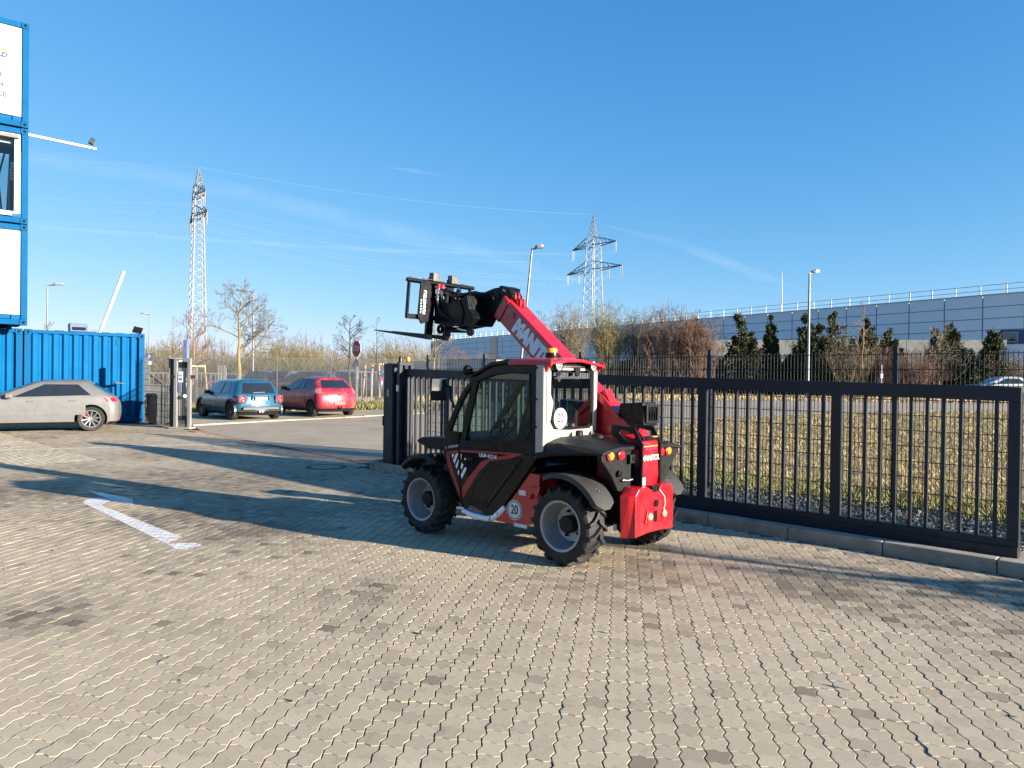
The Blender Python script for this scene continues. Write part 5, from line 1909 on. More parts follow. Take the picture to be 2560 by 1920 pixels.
i20 = [(.20, -.10, -3.85, .75, 0), (.32, -.02, -3.92, .83, 0), (.50, .0, -3.94, .85, 0), (.68, -.05, -3.93, .855, .03), (.80, -.22, -3.90, .85, .05), (.92, -.60, -3.82, .835, .08),
       (.98, -.86, -3.77, .80, .08), (1.35, -1.72, -3.46, .645, 0), (1.41, -1.86, -3.42, .57, 0), (1.46, -2.2, -3.32, .40, 0), (1.485, -2.5, -3.05, .12, 0)]
pl_, pr_ = G(778.5, 1042.6), G(872.5, 1038.4)
pm1 = (pl_ + pr_) / 2
redc, P3r, axr, _ = make_car('red_car', 'faded red hatchback with a tow hook parked beside the teal blue car', 'car', (pm1.x, pm1.y, terrain(pm1.x, pm1.y)), HD, i20, 2.525, .78, .30,
                             paint('faded red car paint', (.22, .012, .026), .34, .1, .5, dirt=(.36, .11, .09)), 1.12, doors=((3, 9, 7), (9, 14, 12)), glass=((3, 8), (9, 12), (13, 15)), rim='dark', lights=(4, 6), lamp_mat=lens_mat('faded lamp lens', (.36, .10, .11)))
rx = -3.94 - axr
MB().box((rx - .01, 0, .50), (.03, .46, .11)).build('plate_recess', mat('faded red plate', (.24, .06, .05), .5), redc, bevel=.006)
MB().tube([(rx + .1, 0, .33), (rx - .10, 0, .33), (rx - .13, 0, .36), (rx - .13, 0, .42)], [.025, .022, .022, .028], 8).build('tow_hook', M_STL, redc, smooth=50)
MB().bar((rx + .08, .20, 1.0), (rx + .17, -.18, 1.06), .02, .025).build('rear_wiper', M_TRIM, redc)
MB().lathe([(.06, 0), (.06, .012), (.045, .014), (.04, .006)], frame((rx + .03, 0, .86), (0, -1, -.1), (-.1, 0, 1)), 20, cap=False).build('badge', MATS['faded red car paint'], redc, smooth=40)
MB().box((.38, .12, 1.02), (.2, .55, .07)).build('parcel_box', mat('cardboard', (.45, .36, .2), .8), redc)
MB().lathe([(.012, 0), (.006, .14), (0, .15)], Matrix.Translation((.2, 0, 1.475)), 8, cap=False).build('roof_aerial', M_TRIM, redc)

def arch_trim(root, wr, wb, hw, m):
    for x in (0, wb):
        for s in (1, -1):
            o_ = [(x + (wr + .115) * math.cos(a), wr + (wr + .115) * math.sin(a)) for a in [PI * k / 16 - .25 * (1 - k / 8) for k in range(17)]]
            i_ = [(x + (wr + .05) * math.cos(a), wr + (wr + .05) * math.sin(a)) for a in [PI * k / 16 - .25 * (1 - k / 8) for k in range(17)]]
            MB().prism(o_ + i_[::-1], s * (hw - .06), s * (hw + .008), SD).build('arch_trim', m, root)


arch_trim(blue, .315, 2.495, .862, M_TRIM)
for s in (1, -1):
    y = s * .66
    MB().ring([(y - .13, .86), (y + .13, .86), (y + .13, .60), (y - .13, .60)], [(y - .10, .83), (y + .10, .83), (y + .10, .63), (y - .10, .63)], -3.85 - axb - .012, -3.85 - axb + .12, RR).build('lamp_rim', M_CHROME, blue, bevel=.02)
    MB().box((-3.85 - axb + .05, y, .73), (.10, .20, .20)).build('tail_lamp', M_TAILR, blue, bevel=.03)
MB().bar((-3.85 - axb - .01, -.80, .335), (-3.85 - axb - .01, .80, .335), .03, .025).build('bumper_strip', M_RIMD, blue, bevel=.01)
# white car on the far road
wp = D(2500, 990, 44)
make_car('white_car', 'white hatchback driving on the far road behind the mesh fence', 'car', (wp.x + 1.0, 44, terrain(wp.x, 44)), R(178), leon, 2.63, .86, .325, paint('white car paint', (.35, .36, .37), .3, 0), 1.02,
         doors=((2, 9, 7), (9, 15, 13)), glass=((2, 8), (9, 13), (14, 16)), rim='dark', lights=(4, 5))
# parked cars in the lot behind the chain-link fence
lot = [(565, 932, 46, (.10, .10, .11), leon, 'dark grey hatchback farthest left in the fenced car park', 100), (640, 928, 47, (.02, .022, .026), i20, 'black hatchback behind the bare tree in the fenced car park', 80),
       (706, 930, 47, (.03, .032, .036), i20, 'charcoal car behind the fence post above the blue car', 95), (752, 934, 46, (.18, .2, .23), leon, 'pale silver blue car between two dark cars in the fenced car park', 105),
       (812, 929, 45, (.012, .013, .017), leon, 'black low saloon behind the red car roof in the fenced car park', 170), (868, 934, 48, (.14, .145, .15), leon, 'grey car partly behind the stop sign pole in the fenced car park', 95),
       (925, 932, 46, (.03, .045, .09), i20, 'dark blue car farthest right in the fenced car park', 85)]
for px, py, Yd, colr, spec, lab, hd in lot:
    p = D(px, py, Yd)
    make_car('parked_car', lab, 'car', (p.x, Yd, terrain(p.x, Yd)), R(hd), spec, 2.6, .83, .315, paint('lot paint %d' % px, colr, .3, .2), 1.18, 'cars in the fenced car park',
             doors=((3, 9, 7),), glass=((3, 8), (9, 14)), rim='dark', lights=(4, 5), detail=False)
# ------------------------------------------------------------------ street furniture
M_POLE = mat('galvanised pole', (.17, .17, .17), .5, .4, var=.1, scale=2)
M_LAMPH = mat('lamp head grey', (.26, .26, .255), .5, .1, var=.1)
M_WIRE = mat('galvanised wire', (.26, .255, .24), .5, .5, var=.15)
M_WOOD = mat('pale stake wood', (.42, .31, .19), .85, var=.2, scale=4)


def street_lamp(label, px, py, Y, arm, adir, lean=0., thick=.085):
    top = D(px, py, Y)
    z0 = terrain(top.x, Y)
    H = top.z - z0
    bx = top.x - lean * H
    t = thing('street_lamp', label, 'street lamp', (bx, Y, z0), 0, 'street lamps around the site')
    MB().tube([(0, 0, 0), (lean * H * .5, 0, H * .5), (lean * H, 0, H)], [thick, thick * .85, thick * .62], 10).build('lamp_pole', M_POLE, t, smooth=50)
    a = Vector((math.cos(adir), math.sin(adir), 0))
    e = Vector((lean * H, 0, H))
    MB().bar(e - a * .05, e + a * arm * .5 + Vector((0, 0, .06)), .07, .07).build('lamp_arm', M_POLE, t, bevel=.01)
    h = MB()
    c0, c1 = e + a * (arm * .3) + Vector((0, 0, .05)), e + a * (arm + .15) + Vector((0, 0, .12))
    side = a.cross(Vector((0, 0, 1)))
    vs = []
    for c, w, hh in ((c0, .12, .09), (c0.lerp(c1, .35), .19, .15), (c0.lerp(c1, .8), .19, .13), (c1, .12, .06)):
        vs += [c - side * w, c - side * w * .8 + Vector((0, 0, hh)), c + side * w * .8 + Vector((0, 0, hh)), c + side * w]
    h.add(vs, [(i * 4 + k, i * 4 + (k + 1) % 4, i * 4 + 4 + (k + 1) % 4, i * 4 + 4 + k) for i in range(3) for k in range(4)] + [(3, 2, 1, 0), (12, 13, 14, 15)])
    hd = h.build('lamp_head', M_LAMPH, t, bevel=.02)
    g = MB().bar(c0.lerp(c1, .3) - Vector((0, 0, .01)), c0.lerp(c1, .9) - Vector((0, 0, .01)), .26, .05).build('lamp_glass', M_CLEAR, hd, bevel=.01)
    return t


street_lamp('street lamp with flat head farthest left, rising behind the blue container', 119, 714, 52, 1.0, R(10))
street_lamp('short distant street lamp above the parking sign by the container end', 374, 787, 77, .8, R(180))
street_lamp('street lamp beside the bare tree behind the teal blue car', 634, 730, 54, 1.25, R(172))
street_lamp('leaning street lamp behind the raised red boom', 1330, 624, 34.5, .42, R(-8), .085, .075)
street_lamp('slim street lamp among the evergreens behind the mesh fence', 2024, 684, 40, .45, R(14), 0, .085)

# stop sign with the round blue sign below it
sg = D(892, 990, 40)
SY = 40
zb = terrain(sg.x, SY)
ss_ = thing('stop_sign', 'red octagonal stop sign above a round blue sign on a slim pole', 'road sign', (sg.x, SY, zb), R(-47))
zc = lambda py: D(892, py, SY).z - zb
MB().tube([(0, 0, 0), (0, 0, zc(850))], .035, 10).build('sign_pole', M_POLE, ss_, smooth=50)
oct_ = lambda r: [(r * math.cos(PI / 8 + k * PI / 4), r * math.sin(PI / 8 + k * PI / 4)) for k in range(8)]
M_STOP = mat('stop sign red', (.62, .012, .022), .4, var=.05)
so_ = MB().prism([(u, v + zc(872)) for u, v in oct_(.49)], -.06, -.045, lambda u, v, w: (u, w, v)).build('sign_plate', M_SIGNW, ss_)
MB().prism([(u, v + zc(872)) for u, v in oct_(.455)], -.063, -.059, lambda u, v, w: (u, w, v)).build('sign_face', M_STOP, so_)
text('lettering', 'STOP', .40, frame((0, -.066, zc(872)), (1, 0, 0), (0, 0, 1)), M_SIGNW, so_, bold=.014, xs=.72)
cz = zc(912)
so2 = MB().lathe([(0, 0), (.31, 0), (.31, .012), (0, .012)], frame((0, -.05, cz), (1, 0, 0), (0, 0, 1)), 28, cap=False).build('round_sign', mat('sign blue', (.012, .05, .24), .4, var=.05), ss_)
MB().bar((-.14, -.066, cz - .02), (.16, -.066, cz + .10), .004, .07, up=(0, 0, 1)).build('sign_arrow', M_SIGNW, so2)
MB().prism([(-.23, cz - .06), (-.10, cz + .07), (-.07, cz - .08)], -.068, -.064, lambda u, v, w: (u, w, v)).build('sign_arrow_head', M_SIGNW, so2)
sq = MB().box((0, -.05, zc(937)), (.5, .012, .42)).build('plate_sign', mat('worn sign grey', (.4, .4, .38), .5, var=.1), ss_)
MB().prism([(-.16, zc(937) - .1), (.16, zc(937) - .1), (.1, zc(937) + .08), (-.1, zc(937) + .06)], -.06, -.057, lambda u, v, w: (u, w, v)).build('sign_symbol', M_INK, sq)
# parking sign by the container
pk_ = D(374, 893, 60)
ps = thing('parking_sign', 'small blue parking sign on a pole between container and catch frame', 'road sign', (pk_.x, 60, terrain(pk_.x, 60)), 0)
hz_ = pk_.z - terrain(pk_.x, 60)
MB().tube([(0, 0, 0), (0, 0, hz_)], .04, 8).build('sign_pole', M_POLE, ps)
pf_ = MB().box((0, -.06, hz_), (.42, .02, .48)).build('sign_plate', mat('sign blue', (.012, .05, .24)), ps)
text('lettering', 'P', .42, frame((0, -.072, hz_), (1, 0, 0), (0, 0, 1)), M_SIGNW, pf_, bold=.012)
MB().box((0, -.06, hz_ - .48), (.40, .02, .3)).build('sign_plate', M_SIGNW, ps)
# small white marker post at the far right verge
mp = D(2203, 985, 43)
mk = thing('marker_post', 'small white marker post on the verge below the yellow trunked tree', 'marker post', (mp.x, 43, terrain(mp.x, 43)))
hm = D(2203, 912, 43).z - terrain(mp.x, 43)
MB().box((0, 0, hm / 2), (.07, .05, hm)).build('post', M_POLE, mk)
MB().box((.0, -.04, hm * .68), (.16, .03, .30)).build('marker_plate', M_WHITE, mk, bevel=.01)
MB().box((.0, -.06, hm * .74), (.06, .004, .06)).build('marker_symbol', M_BLUEINK, mk)

# ------------------------------------------------------------------ chain-link fence and white bar gates of the car park
CY = 35.0
cx0, cx1 = -19.5, -3.2
cf_ = thing('chain_link_fence', 'tall galvanised chain-link fence behind the parked teal blue and red cars', 'fence', (0, CY, 0))
m_ = MB()
h0, h1 = .12, 2.42
Hf = h1 - h0
g = .10
n = int((cx1 - cx0 + Hf) / g)
vsl, fsl = [], []
for k in range(n):
    for sgn in (1, -1):
        xa = cx0 + k * g - (Hf if sgn > 0 else 0)
        xb = xa + sgn * Hf
        za, zb_ = h0, h1
        xs2, zs2 = [xa, xb], [za, zb_]
        for q in (0, 1):
            if xs2[q] < cx0:
                zs2[q] = zs2[q] + (cx0 - xs2[q]) * sgn
                xs2[q] = cx0
            if xs2[q] > cx1:
                zs2[q] = zs2[q] - (xs2[q] - cx1) * sgn
                xs2[q] = cx1
        if abs(xs2[1] - xs2[0]) < .05:
            continue
        m_.bar((xs2[0], .004 * sgn, zs2[0] + .1), (xs2[1], .004 * sgn, zs2[1] + .1), .010, .010)
stuff(m_.build('chain_link_mesh', M_WIRE, cf_, fix=False))
for x in [cx0 + .2 + i * 2.62 for i in range(7)]:
    MB().tube([(x, .04, .05), (x, .04, 2.6)], .032, 8).build('fence_post', M_POLE, cf_, smooth=50)
MB().tube([(cx0, .02, 2.54), (cx1, .02, 2.54)], .014, 6).build('tension_wire', M_WIRE, cf_)
MB().tube([(cx0, .02, 1.3), (cx1, .02, 1.3)], .008, 5).build('tension_wire', M_WIRE, cf_)
MB().bar((-17.9, -.05, 1.95), (-15.6, -.05, .3), .05, .05).build('brace', M_POLE, cf_)
MB().box((-16.3, -.06, 2.25), (.55, .02, .45)).build('notice_board', M_SIGNW, cf_)
M_GALW = mat('bright galvanised bars', (.26, .26, .25), .45, .3, var=.08)
for lab, x0, x1, y in (('white barred gate seen through the chain-link left of the catch frame', -19.3, -17.0, 37.2), ('white barred gate seen through the chain-link left of the teal blue car', -16.4, -14.9, 37.4),
                       ('white barred gate frame beside the stop sign pole', -8.1, -5.6, 37.6)):
    gt = thing('barred_gate', lab, 'gate', (x0, y, terrain(x0, y)), 0, 'white barred gates of the car park')
    for x in (0, x1 - x0):
        MB().box((x, 0, 1.0), (.10, .10, 2.1)).build('gate_post', M_GALW, gt)
    for z in (.35, 1.75):
        MB().box(((x1 - x0) / 2, 0, z), (x1 - x0 - .11, .05, .07)).build('gate_rail', M_GALW, gt)
    nbar = int((x1 - x0) / .24)
    for k in range(1, nbar):
        MB().box(((x1 - x0) * k / nbar, 0, 1.05), (.04, .03, 1.32)).build('bar', M_GALW, gt)
tl = D(553, 990, 38)
tw_ = thing('lattice_gate_pillar', 'white open frame pillar left of the bare tree behind the chain-link', 'gate pillar', (tl.x, 38, terrain(tl.x, 38)))
for x in (-.16, 0, .16):
    MB().box((x, 0, 1.05), (.06, .06, 2.1)).build('pillar_post', M_GALW, tw_)
MB().box((0, 0, 2.13), (.44, .08, .06)).build('pillar_head', M_GALW, tw_)

# ------------------------------------------------------------------ banner on the mesh fence, trailer behind it
bn0, bn1 = -7.7, -5.5
bz0, bz1 = .42, 1.55
bo3 = thing('fence_banner', 'white and blue advertising banner tied to the mesh fence behind the cab', 'banner', (FO.x + NX.x * .06, FO.y + NX.y * .06, 0), SITE_ROT)
MB().box(((bn0 + bn1) / 2, 0, (bz0 + bz1) / 2 + .15), (bn1 - bn0, .012, bz1 - bz0)).build('banner_cloth', mat('banner white', (.55, .55, .56), .6, var=.04), bo3)
MB().box(((bn0 + bn1) / 2, -.008, bz1 - .10), (bn1 - bn0 - .02, .004, .46)).build('printed_band', mat('banner blue', (.02, .09, .34), .6, var=.1), bo3)
random.seed(4)
for k in range(16):
    MB().box((bn0 + .2 + k * .12, -.008, .70 + random.uniform(-.1, .12)), (.07, .004, random.uniform(.1, .3))).build('printed_picture', mat('banner red', (.35, .02, .03), .6, var=.2) if k % 3 else M_DECW, bo3)
for k in range(9):
    MB().box((bn0 + .3 + k * .17, -.012, 1.52), (.07, .003, .07)).build('printed_mark', M_SIGNW, bo3)
    MB().box((bn0 + .3 + k * .17, -.012, 1.38), (.09, .003, .05)).build('printed_mark', M_SIGNW, bo3)
tr_ = D(1150, 925, 58)
trl = thing('white_trailer', 'long white trailer with blue lettering parked in front of the warehouse', 'trailer', (tr_.x, 58, terrain(tr_.x, 58)), R(-52))
MB().box((0, 0, 1.55), (13, 2.4, 1.5)).build('trailer_box', M_PANELW, trl, bevel=.03)
MB().box((0, -.2, .75), (12.4, 1.8, .12)).build('trailer_frame', M_STL, trl)
for x in (-4.5, -3.3, 3.5, 4.7):
    MB().lathe([(0, -.15), (.5, -.15), (.5, .15), (0, .15)], Matrix.Translation((x, -1.0, .5)) @ Matrix.Rotation(PI / 2, 4, 'X'), 20, cap=False).build('trailer_wheel', M_TYRE, trl)
MB().box((-.9, -1.215, 2.0), (2.9, .01, .16)).build('printed_band', M_BLUELOGO, trl)
MB().box((-2.2, -1.215, 1.5), (1.3, .01, .4)).build('printed_panel', mat('beige print', (.5, .36, .2), .6), trl)

# ------------------------------------------------------------------ warehouse with roof railing, and the stained wall before it
M_WH = mat('pale grey cladding', (.70, .72, .76), .5, var=.04, scale=.3)
M_WHJ = mat('cladding joint', (.26, .28, .31), .6)
M_RAIL = mat('white railing', (.45, .45, .45), .4, var=.03)
WD = Vector((.531, -.847)).normalized()
wl_a = D(1075, 854, 190)
WZ = wl_a.z
WN = Vector((-WD.y, WD.x))
whz = .75
wh = thing('warehouse', 'long low pale grey warehouse with panel cladding and a white railing on its roof', 'building', (wl_a.x, wl_a.y, whz), math.atan2(WD.y, WD.x))
HW = WZ - whz
LW = 150
MB().box((LW / 2, 30.2, HW / 2 - .05), (LW - .1, 60, HW - .2)).build('hall_body', M_WHJ, wh)
pw_, ph_ = 3.9, 1.22
nx_ = int(LW / pw_)
zs_ = []
zt = HW
while zt > .6:
    zs_.append((zt - ph_, zt))
    zt -= ph_
m0 = MB().box((0, .06, 0), (pw_ - .12, .12, ph_ - .07)).build('panel', M_WH, wh)
pmesh = m0.data
bpy.data.objects.remove(m0)
cnt = 0
big = MB()
for i in range(nx_):
    for j, (a, b) in enumerate(zs_[:4]):
        x = LW - (i + .5) * pw_
        if i < 38:
            o = bpy.data.objects.new('cladding_panel', pmesh)
            COL.objects.link(o)
            o.parent = wh
            o.location = (x, 0, (a + b) / 2)
for j, (a, b) in enumerate(zs_[4:]):
    big.box((LW / 2, .06, (a + b) / 2), (LW, .12, ph_ - .1))
stuff(big.build('lower_cladding', M_WH, wh, fix=False))
MB().box((LW / 2, .15, HW + .06), (LW + .2, .5, .1)).build('roof_edge', mat('roof edge grey', (.3, .33, .38), .5), wh)
rl = MB()
for z in (.55, 1.1):
    rl.bar((0, .3, HW + z), (LW, .3, HW + z), .06, .06)
rl.build('roof_rail', M_RAIL, wh)
for i in range(int(LW / 2.5)):
    MB().box((LW - 1 - i * 2.5, .3, HW + .62), (.10, .08, 1.1)).build('rail_post', M_RAIL, wh)
# windows: a tall strip far left and a band at the right end
def wwin(px, py, w, h, nm='window'):
    d = ray(px, py)
    nrm = Vector((WN.x, WN.y, 0))
    o = Vector((wl_a.x, wl_a.y, 0))
    t_ = o.dot(nrm) / d.dot(nrm) if abs(d.dot(nrm)) > 1e-9 else 1
    t_ = (o - Vector((0, 0, CAM_H))).dot(nrm) / d.dot(nrm)
    p = Vector((0, 0, CAM_H)) + d * t_
    x = (p - o).dot(Vector((WD.x, WD.y, 0)))
    f = MB().box((x, -.03, p.z - whz), (w, .12, h)).build(nm, M_PANELW if nm == 'window' else M_WHJ, wh)
    MB().box((x, -.10, p.z - whz), (w - .16, .04, h - .16)).build('pane', M_CARGLASS, f)
    return x


for py in (851, 864, 877, 891):
    wwin(1234, py, 3.4, 1.35)
for k in range(4):
    wwin(2525 + k * 28, 841, 1.75, 1.35)
# dark blue band behind the right-hand windows
d0 = ray(2545, 841)
rod = thing('lightning_rod', 'tall thin white lightning rod standing on the warehouse roof', 'lightning rod', (0, 0, 0))
for px, pt, pb_, lab in ((1955, 680, 786, None),):
    Yr = 101
    a, b = D(px, pb_, Yr), D(px, pt, Yr)
    rod.location = a
    MB().tube([(0, 0, -.5), b - a], [.09, .03], 6).build('rod', M_RAIL, rod)
    MB().box((0, 0, .1), (.5, .5, .3)).build('rod_foot', M_CONC, rod)

M_WALL = mat('stained pale concrete', (.27, .262, .245), .85, var=.2, scale=.6, dirt=(.03, .027, .023), dscale=.8)
w0, w1 = D(1700, 850, 60), D(2516, 827, 54)
wv = Vector((w1.x - w0.x, w1.y - w0.y))
wl = thing('concrete_wall', 'tall stained pale concrete wall standing behind the evergreens', 'wall', (w0.x, w0.y, .75), math.atan2(wv.y, wv.x))
Hw_ = w0.z - .75
nseg = 7
for i in range(nseg):
    for j in range(3):
        L_ = wv.length / nseg
        MB().box((L_ * (i + .5), 0, Hw_ / 3 * (j + .5)), (L_ - .03, .3, Hw_ / 3 - .03)).build('wall_block', M_WALL, wl, bevel=.01)
MB().box((wv.length / 2, .05, Hw_ / 2), (wv.length, .2, Hw_ - .02)).build('wall_core', M_WHJ, wl)
# office wing right of the wall: window band and pale wall
ow = thing('office_wing', 'pale building wing with a dark blue window band at the right edge behind the bushes', 'building', (w1.x + .4, w1.y + 1.2, .75), R(-40))
MB().box((6, 3, 1.9), (12, 6, 3.8)).build('wing_wall', M_WH, ow)
zz = D(2540, 841, 54).z - .75
MB().box((6, -.02, zz), (12.02, .08, 1.1)).build('window_band', mat('dark blue band', (.03, .06, .14), .4), ow)
for k in range(8):
    f = MB().box((.62 + k * 1.4, -.06, zz), (.95, .10, .78)).build('window', M_PANELW, ow)
    MB().box((.62 + k * 1.4, -.10, zz), (.83, .06, .66)).build('pane', M_CARGLASS, f)

# ------------------------------------------------------------------ pylons and cables
M_PYL = mat('pylon steel', (.17, .18, .195), .6, .2, var=.1, scale=.2)
M_PYLD = mat('dark pylon arm steel', (.06, .07, .085), .6, .2, var=.1, scale=.2)
M_INSUL = mat('insulator brown', (.06, .045, .05), .4)
M_CABLE = mat('bare aluminium cable', (.33, .34, .35), .45, .2, var=.05)


def pylon(label, px, ptop, Y, wb_, wt_, arms, adir, H=None):
    top = D(px, ptop, Y)
    zb = -2
    H = top.z - zb
    t = thing('pylon', label, 'pylon', (top.x, Y, zb), math.atan2(adir.y, adir.x), 'high voltage pylons')
    za = [D(px, a[0], Y).z - zb for a in arms]
    zw = za[0] + 1.2
    half = lambda z: (wb_ + (wt_ - wb_) * z / zw) / 2 if z < zw else wt_ / 2 * max(.03, (H - z) / (H - zw))
    m_ = MB()
    for sx in (-1, 1):
        for sy in (-1, 1):
            m_.bar((sx * half(0), sy * half(0), 0), (sx * half(zw), sy * half(zw), zw), .17, .17)
            m_.bar((sx * half(zw), sy * half(zw), zw), (0, 0, H), .13, .13)
    m_.build('pylon_leg', M_PYL, t, fix=False)
    br = MB()
    z = 0
    while z < H - 1:
        hz = half(z)
        st = max(1.0, hz * 1.35)
        z2 = min(H - .5, z + st)
        h2 = half(z2)
        for f in range(4):
            c = [(-1, -1), (1, -1), (1, 1), (-1, 1)]
            a, b = c[f], c[(f + 1) % 4]
            br.bar((a[0] * hz, a[1] * hz, z), (b[0] * h2, b[1] * h2, z2), .055, .055)
            br.bar((b[0] * hz, b[1] * hz, z), (a[0] * h2, a[1] * h2, z2), .055, .055)
        z = z2
    stuff(br.build('pylon_bracing', M_PYL, t, fix=False))
    tips = []
    for (pa, L, nin), z in zip(arms, za):
        h = half(z)
        for s in (-1, 1):
            am = MB()
            tip = Vector((s * L / 2, 0, z))
            for sy in (-1, 1):
                am.bar((s * h, sy * h, z), tip, .16, .16)
                am.bar((s * h, sy * h, z + 1.9), tip, .14, .14)
                for k in range(1, 5):
                    f = k / 5
                    a = Vector((s * h, sy * h, z)).lerp(tip, f)
                    b = Vector((s * h, sy * h, z + 1.9)).lerp(tip, f - .1)
                    am.bar(a, b, .09, .09)
            ao = am.build('pylon_arm', M_PYLD, t, fix=False)
            for k in range(nin):
                x = s * (L / 2 - .2 - k * L * .22)
                for dx in (-.25, .25):
                    MB().tube([(x + dx, 0, z), (x + dx, 0, z - 2.4)], .09, 6).build('insulator', M_INSUL, ao)
                tips.append(Vector((x, 0, z - 2.5)))
    tips.append(Vector((0, 0, H)))
    M = Matrix.Translation((top.x, Y, zb)) @ Matrix.Rotation(math.atan2(adir.y, adir.x), 4, 'Z')
    return t, [M @ v for v in tips]


AD1 = Vector((.6, -.8))
py1, tp1 = pylon('tall lattice pylon farther left, behind the bare tree with white stakes', 497, 418, 133, 3.0, 1.35, [(490, 9.5, 1), (543, 12.5, 2)], AD1)
AD2 = Vector((.55, -.835))
py2, tp2 = pylon('lattice pylon with wide dark arms above the bare bushes behind the boom', 1485, 536, 166, 4.6, 2.2, [(615, 15.5, 1), (676, 19.5, 2)], AD2)


def cable(a, b, sag, r=.045):
    n = 24
    pts = []
    for i in range(n + 1):
        f = i / n
        p = a.lerp(b, f)
        p.z -= sag * 4 * f * (1 - f)
        pts.append(p)
    return pts


WHERE = ['left end of the upper arms', 'right end of the upper arms', 'left end of the lower arms', 'left inner point of the lower arms', 'right end of the lower arms', 'right inner point of the lower arms', 'very tops']
for i, (a, b) in enumerate(zip(tp1, tp2)):
    nm = 'earth wire' if i == len(tp1) - 1 else 'conductor cable'
    c_ = MB().tube(cable(a, b, 1.6 if i == len(tp1) - 1 else 3.0), .015, 4, cap=False).build('power_cable', M_CABLE, fix=False)
    tag(c_, 'pale cable between the pylons, at the ' + WHERE[i], 'power cable', 'cables between the pylons' if i < len(tp1) - 1 else None)
    far = b + Vector((150, -12, -6))
    c_ = MB().tube(cable(b, far, 4), .015, 4, cap=False).build('power_cable', M_CABLE, fix=False)
    tag(c_, 'pale cable right of the right pylon, from its ' + WHERE[i].replace('arms', 'arm').replace('very tops', 'very top'), 'power cable', 'cables right of the pylons' if i < len(tp1) - 1 else None)
    far = a + Vector((-160, -45, 4))
    c_ = MB().tube(cable(a, far, 3), .015, 4, cap=False).build('power_cable', M_CABLE, fix=False)
    tag(c_, 'pale cable left of the left pylon, from its ' + WHERE[i].replace('arms', 'arm').replace('very tops', 'very top'), 'power cable', 'cables left of the pylons' if i < len(tp1) - 1 else None)
# ------------------------------------------------------------------ vegetation
def seg_mesh(name, segs, m, sides=3):
    """tapered twig prisms from an array of segments (p0, p1, r0, r1)"""
    A = np.array([[*s[0], *s[1], s[2], s[3]] for s in segs], dtype=np.float64)
    p0, p1, r0, r1 = A[:, :3], A[:, 3:6], A[:, 6], A[:, 7]
    d = p1 - p0
    d /= np.maximum(np.linalg.norm(d, axis=1, keepdims=True), 1e-6)
    up = np.where(np.abs(d[:, 2:3]) < .9, np.array([[0, 0, 1.]]), np.array([[1., 0, 0]]))
    x = np.cross(d, up)
    x /= np.maximum(np.linalg.norm(x, axis=1, keepdims=True), 1e-6)
    y = np.cross(d, x)
    vs = []
    for p, r in ((p0, r0), (p1, r1)):
        for k in range(sides):
            a = 2 * PI * k / sides
            vs.append(p + (x * math.cos(a) + y * math.sin(a)) * r[:, None])
    V_ = np.stack(vs, 1)
    q = np.array([(k, (k + 1) % sides, sides + (k + 1) % sides, sides + k) for k in range(sides)])
    Q_ = (q[None] + (np.arange(len(A)) * 2 * sides)[:, None, None]).reshape(-1, 4)
    return np_mesh(name, V_.reshape(-1, 3), Q_, m)


def bark(name, c, c2, rough=.9):
    return mat(name, c, rough, var=.2, scale=3, col2=c2, bump=.3, bscale=30)


M_BARK = bark('bare bark', (.11, .085, .06), (.19, .15, .10))
M_BARKD = bark('dark bark', (.035, .028, .022), (.07, .055, .042))
M_BARKY = bark('lichen yellow bark', (.26, .20, .07), (.18, .13, .06))
M_TWIG = bark('thin twigs', (.10, .075, .052), (.16, .12, .08))
M_TWIGR = bark('reddish brown twigs', (.10, .055, .038), (.16, .095, .062))
M_TWIGG = bark('straw coloured twigs', (.20, .15, .085), (.13, .095, .05))
M_TWIGO = bark('olive twigs', (.13, .11, .045), (.19, .16, .07))


def grow(rd, segs, twigs, p, d, L, r, lev, maxlev, spread, nch, upb, crook=.12, tmin=.35):
    n = max(2, int(L / .35)) if lev < 2 else 3
    n = min(n, 6)
    q = Vector(p)
    dd = Vector(d)
    pts = [q.copy()]
    for i in range(n):
        dd = (dd + Vector((rd.gauss(0, crook), rd.gauss(0, crook), rd.gauss(0, crook) + upb))).normalized()
        q2 = q + dd * (L / n)
        ra, rb = r * (1 - .65 * i / n), r * (1 - .65 * (i + 1) / n)
        (segs if lev < 2 else twigs).append((q, q2, ra, rb))
        q = q2
        pts.append(q)
    if lev >= maxlev:
        return
    for k in range(nch[min(lev, len(nch) - 1)]):
        f = tmin + (1 - tmin) * (k + rd.random()) / nch[min(lev, len(nch) - 1)]
        i = min(n - 1, int(f * n))
        b = pts[i].lerp(pts[i + 1], f * n - i)
        ax = dd.orthogonal().normalized()
        ax.rotate(Matrix.Rotation(rd.uniform(0, 2 * PI), 3, dd))
        base = (pts[i + 1] - pts[i]).normalized()
        nd = (base * math.cos(spread) + ax * math.sin(spread) * rd.uniform(.7, 1.25)).normalized()
        grow(rd, segs, twigs, b, nd, L * rd.uniform(.45, .68) * (1.1 - .45 * f), r * .5 * (1 - .5 * f) + .002, lev + 1, maxlev, spread, nch, upb, crook * 1.15, .2)


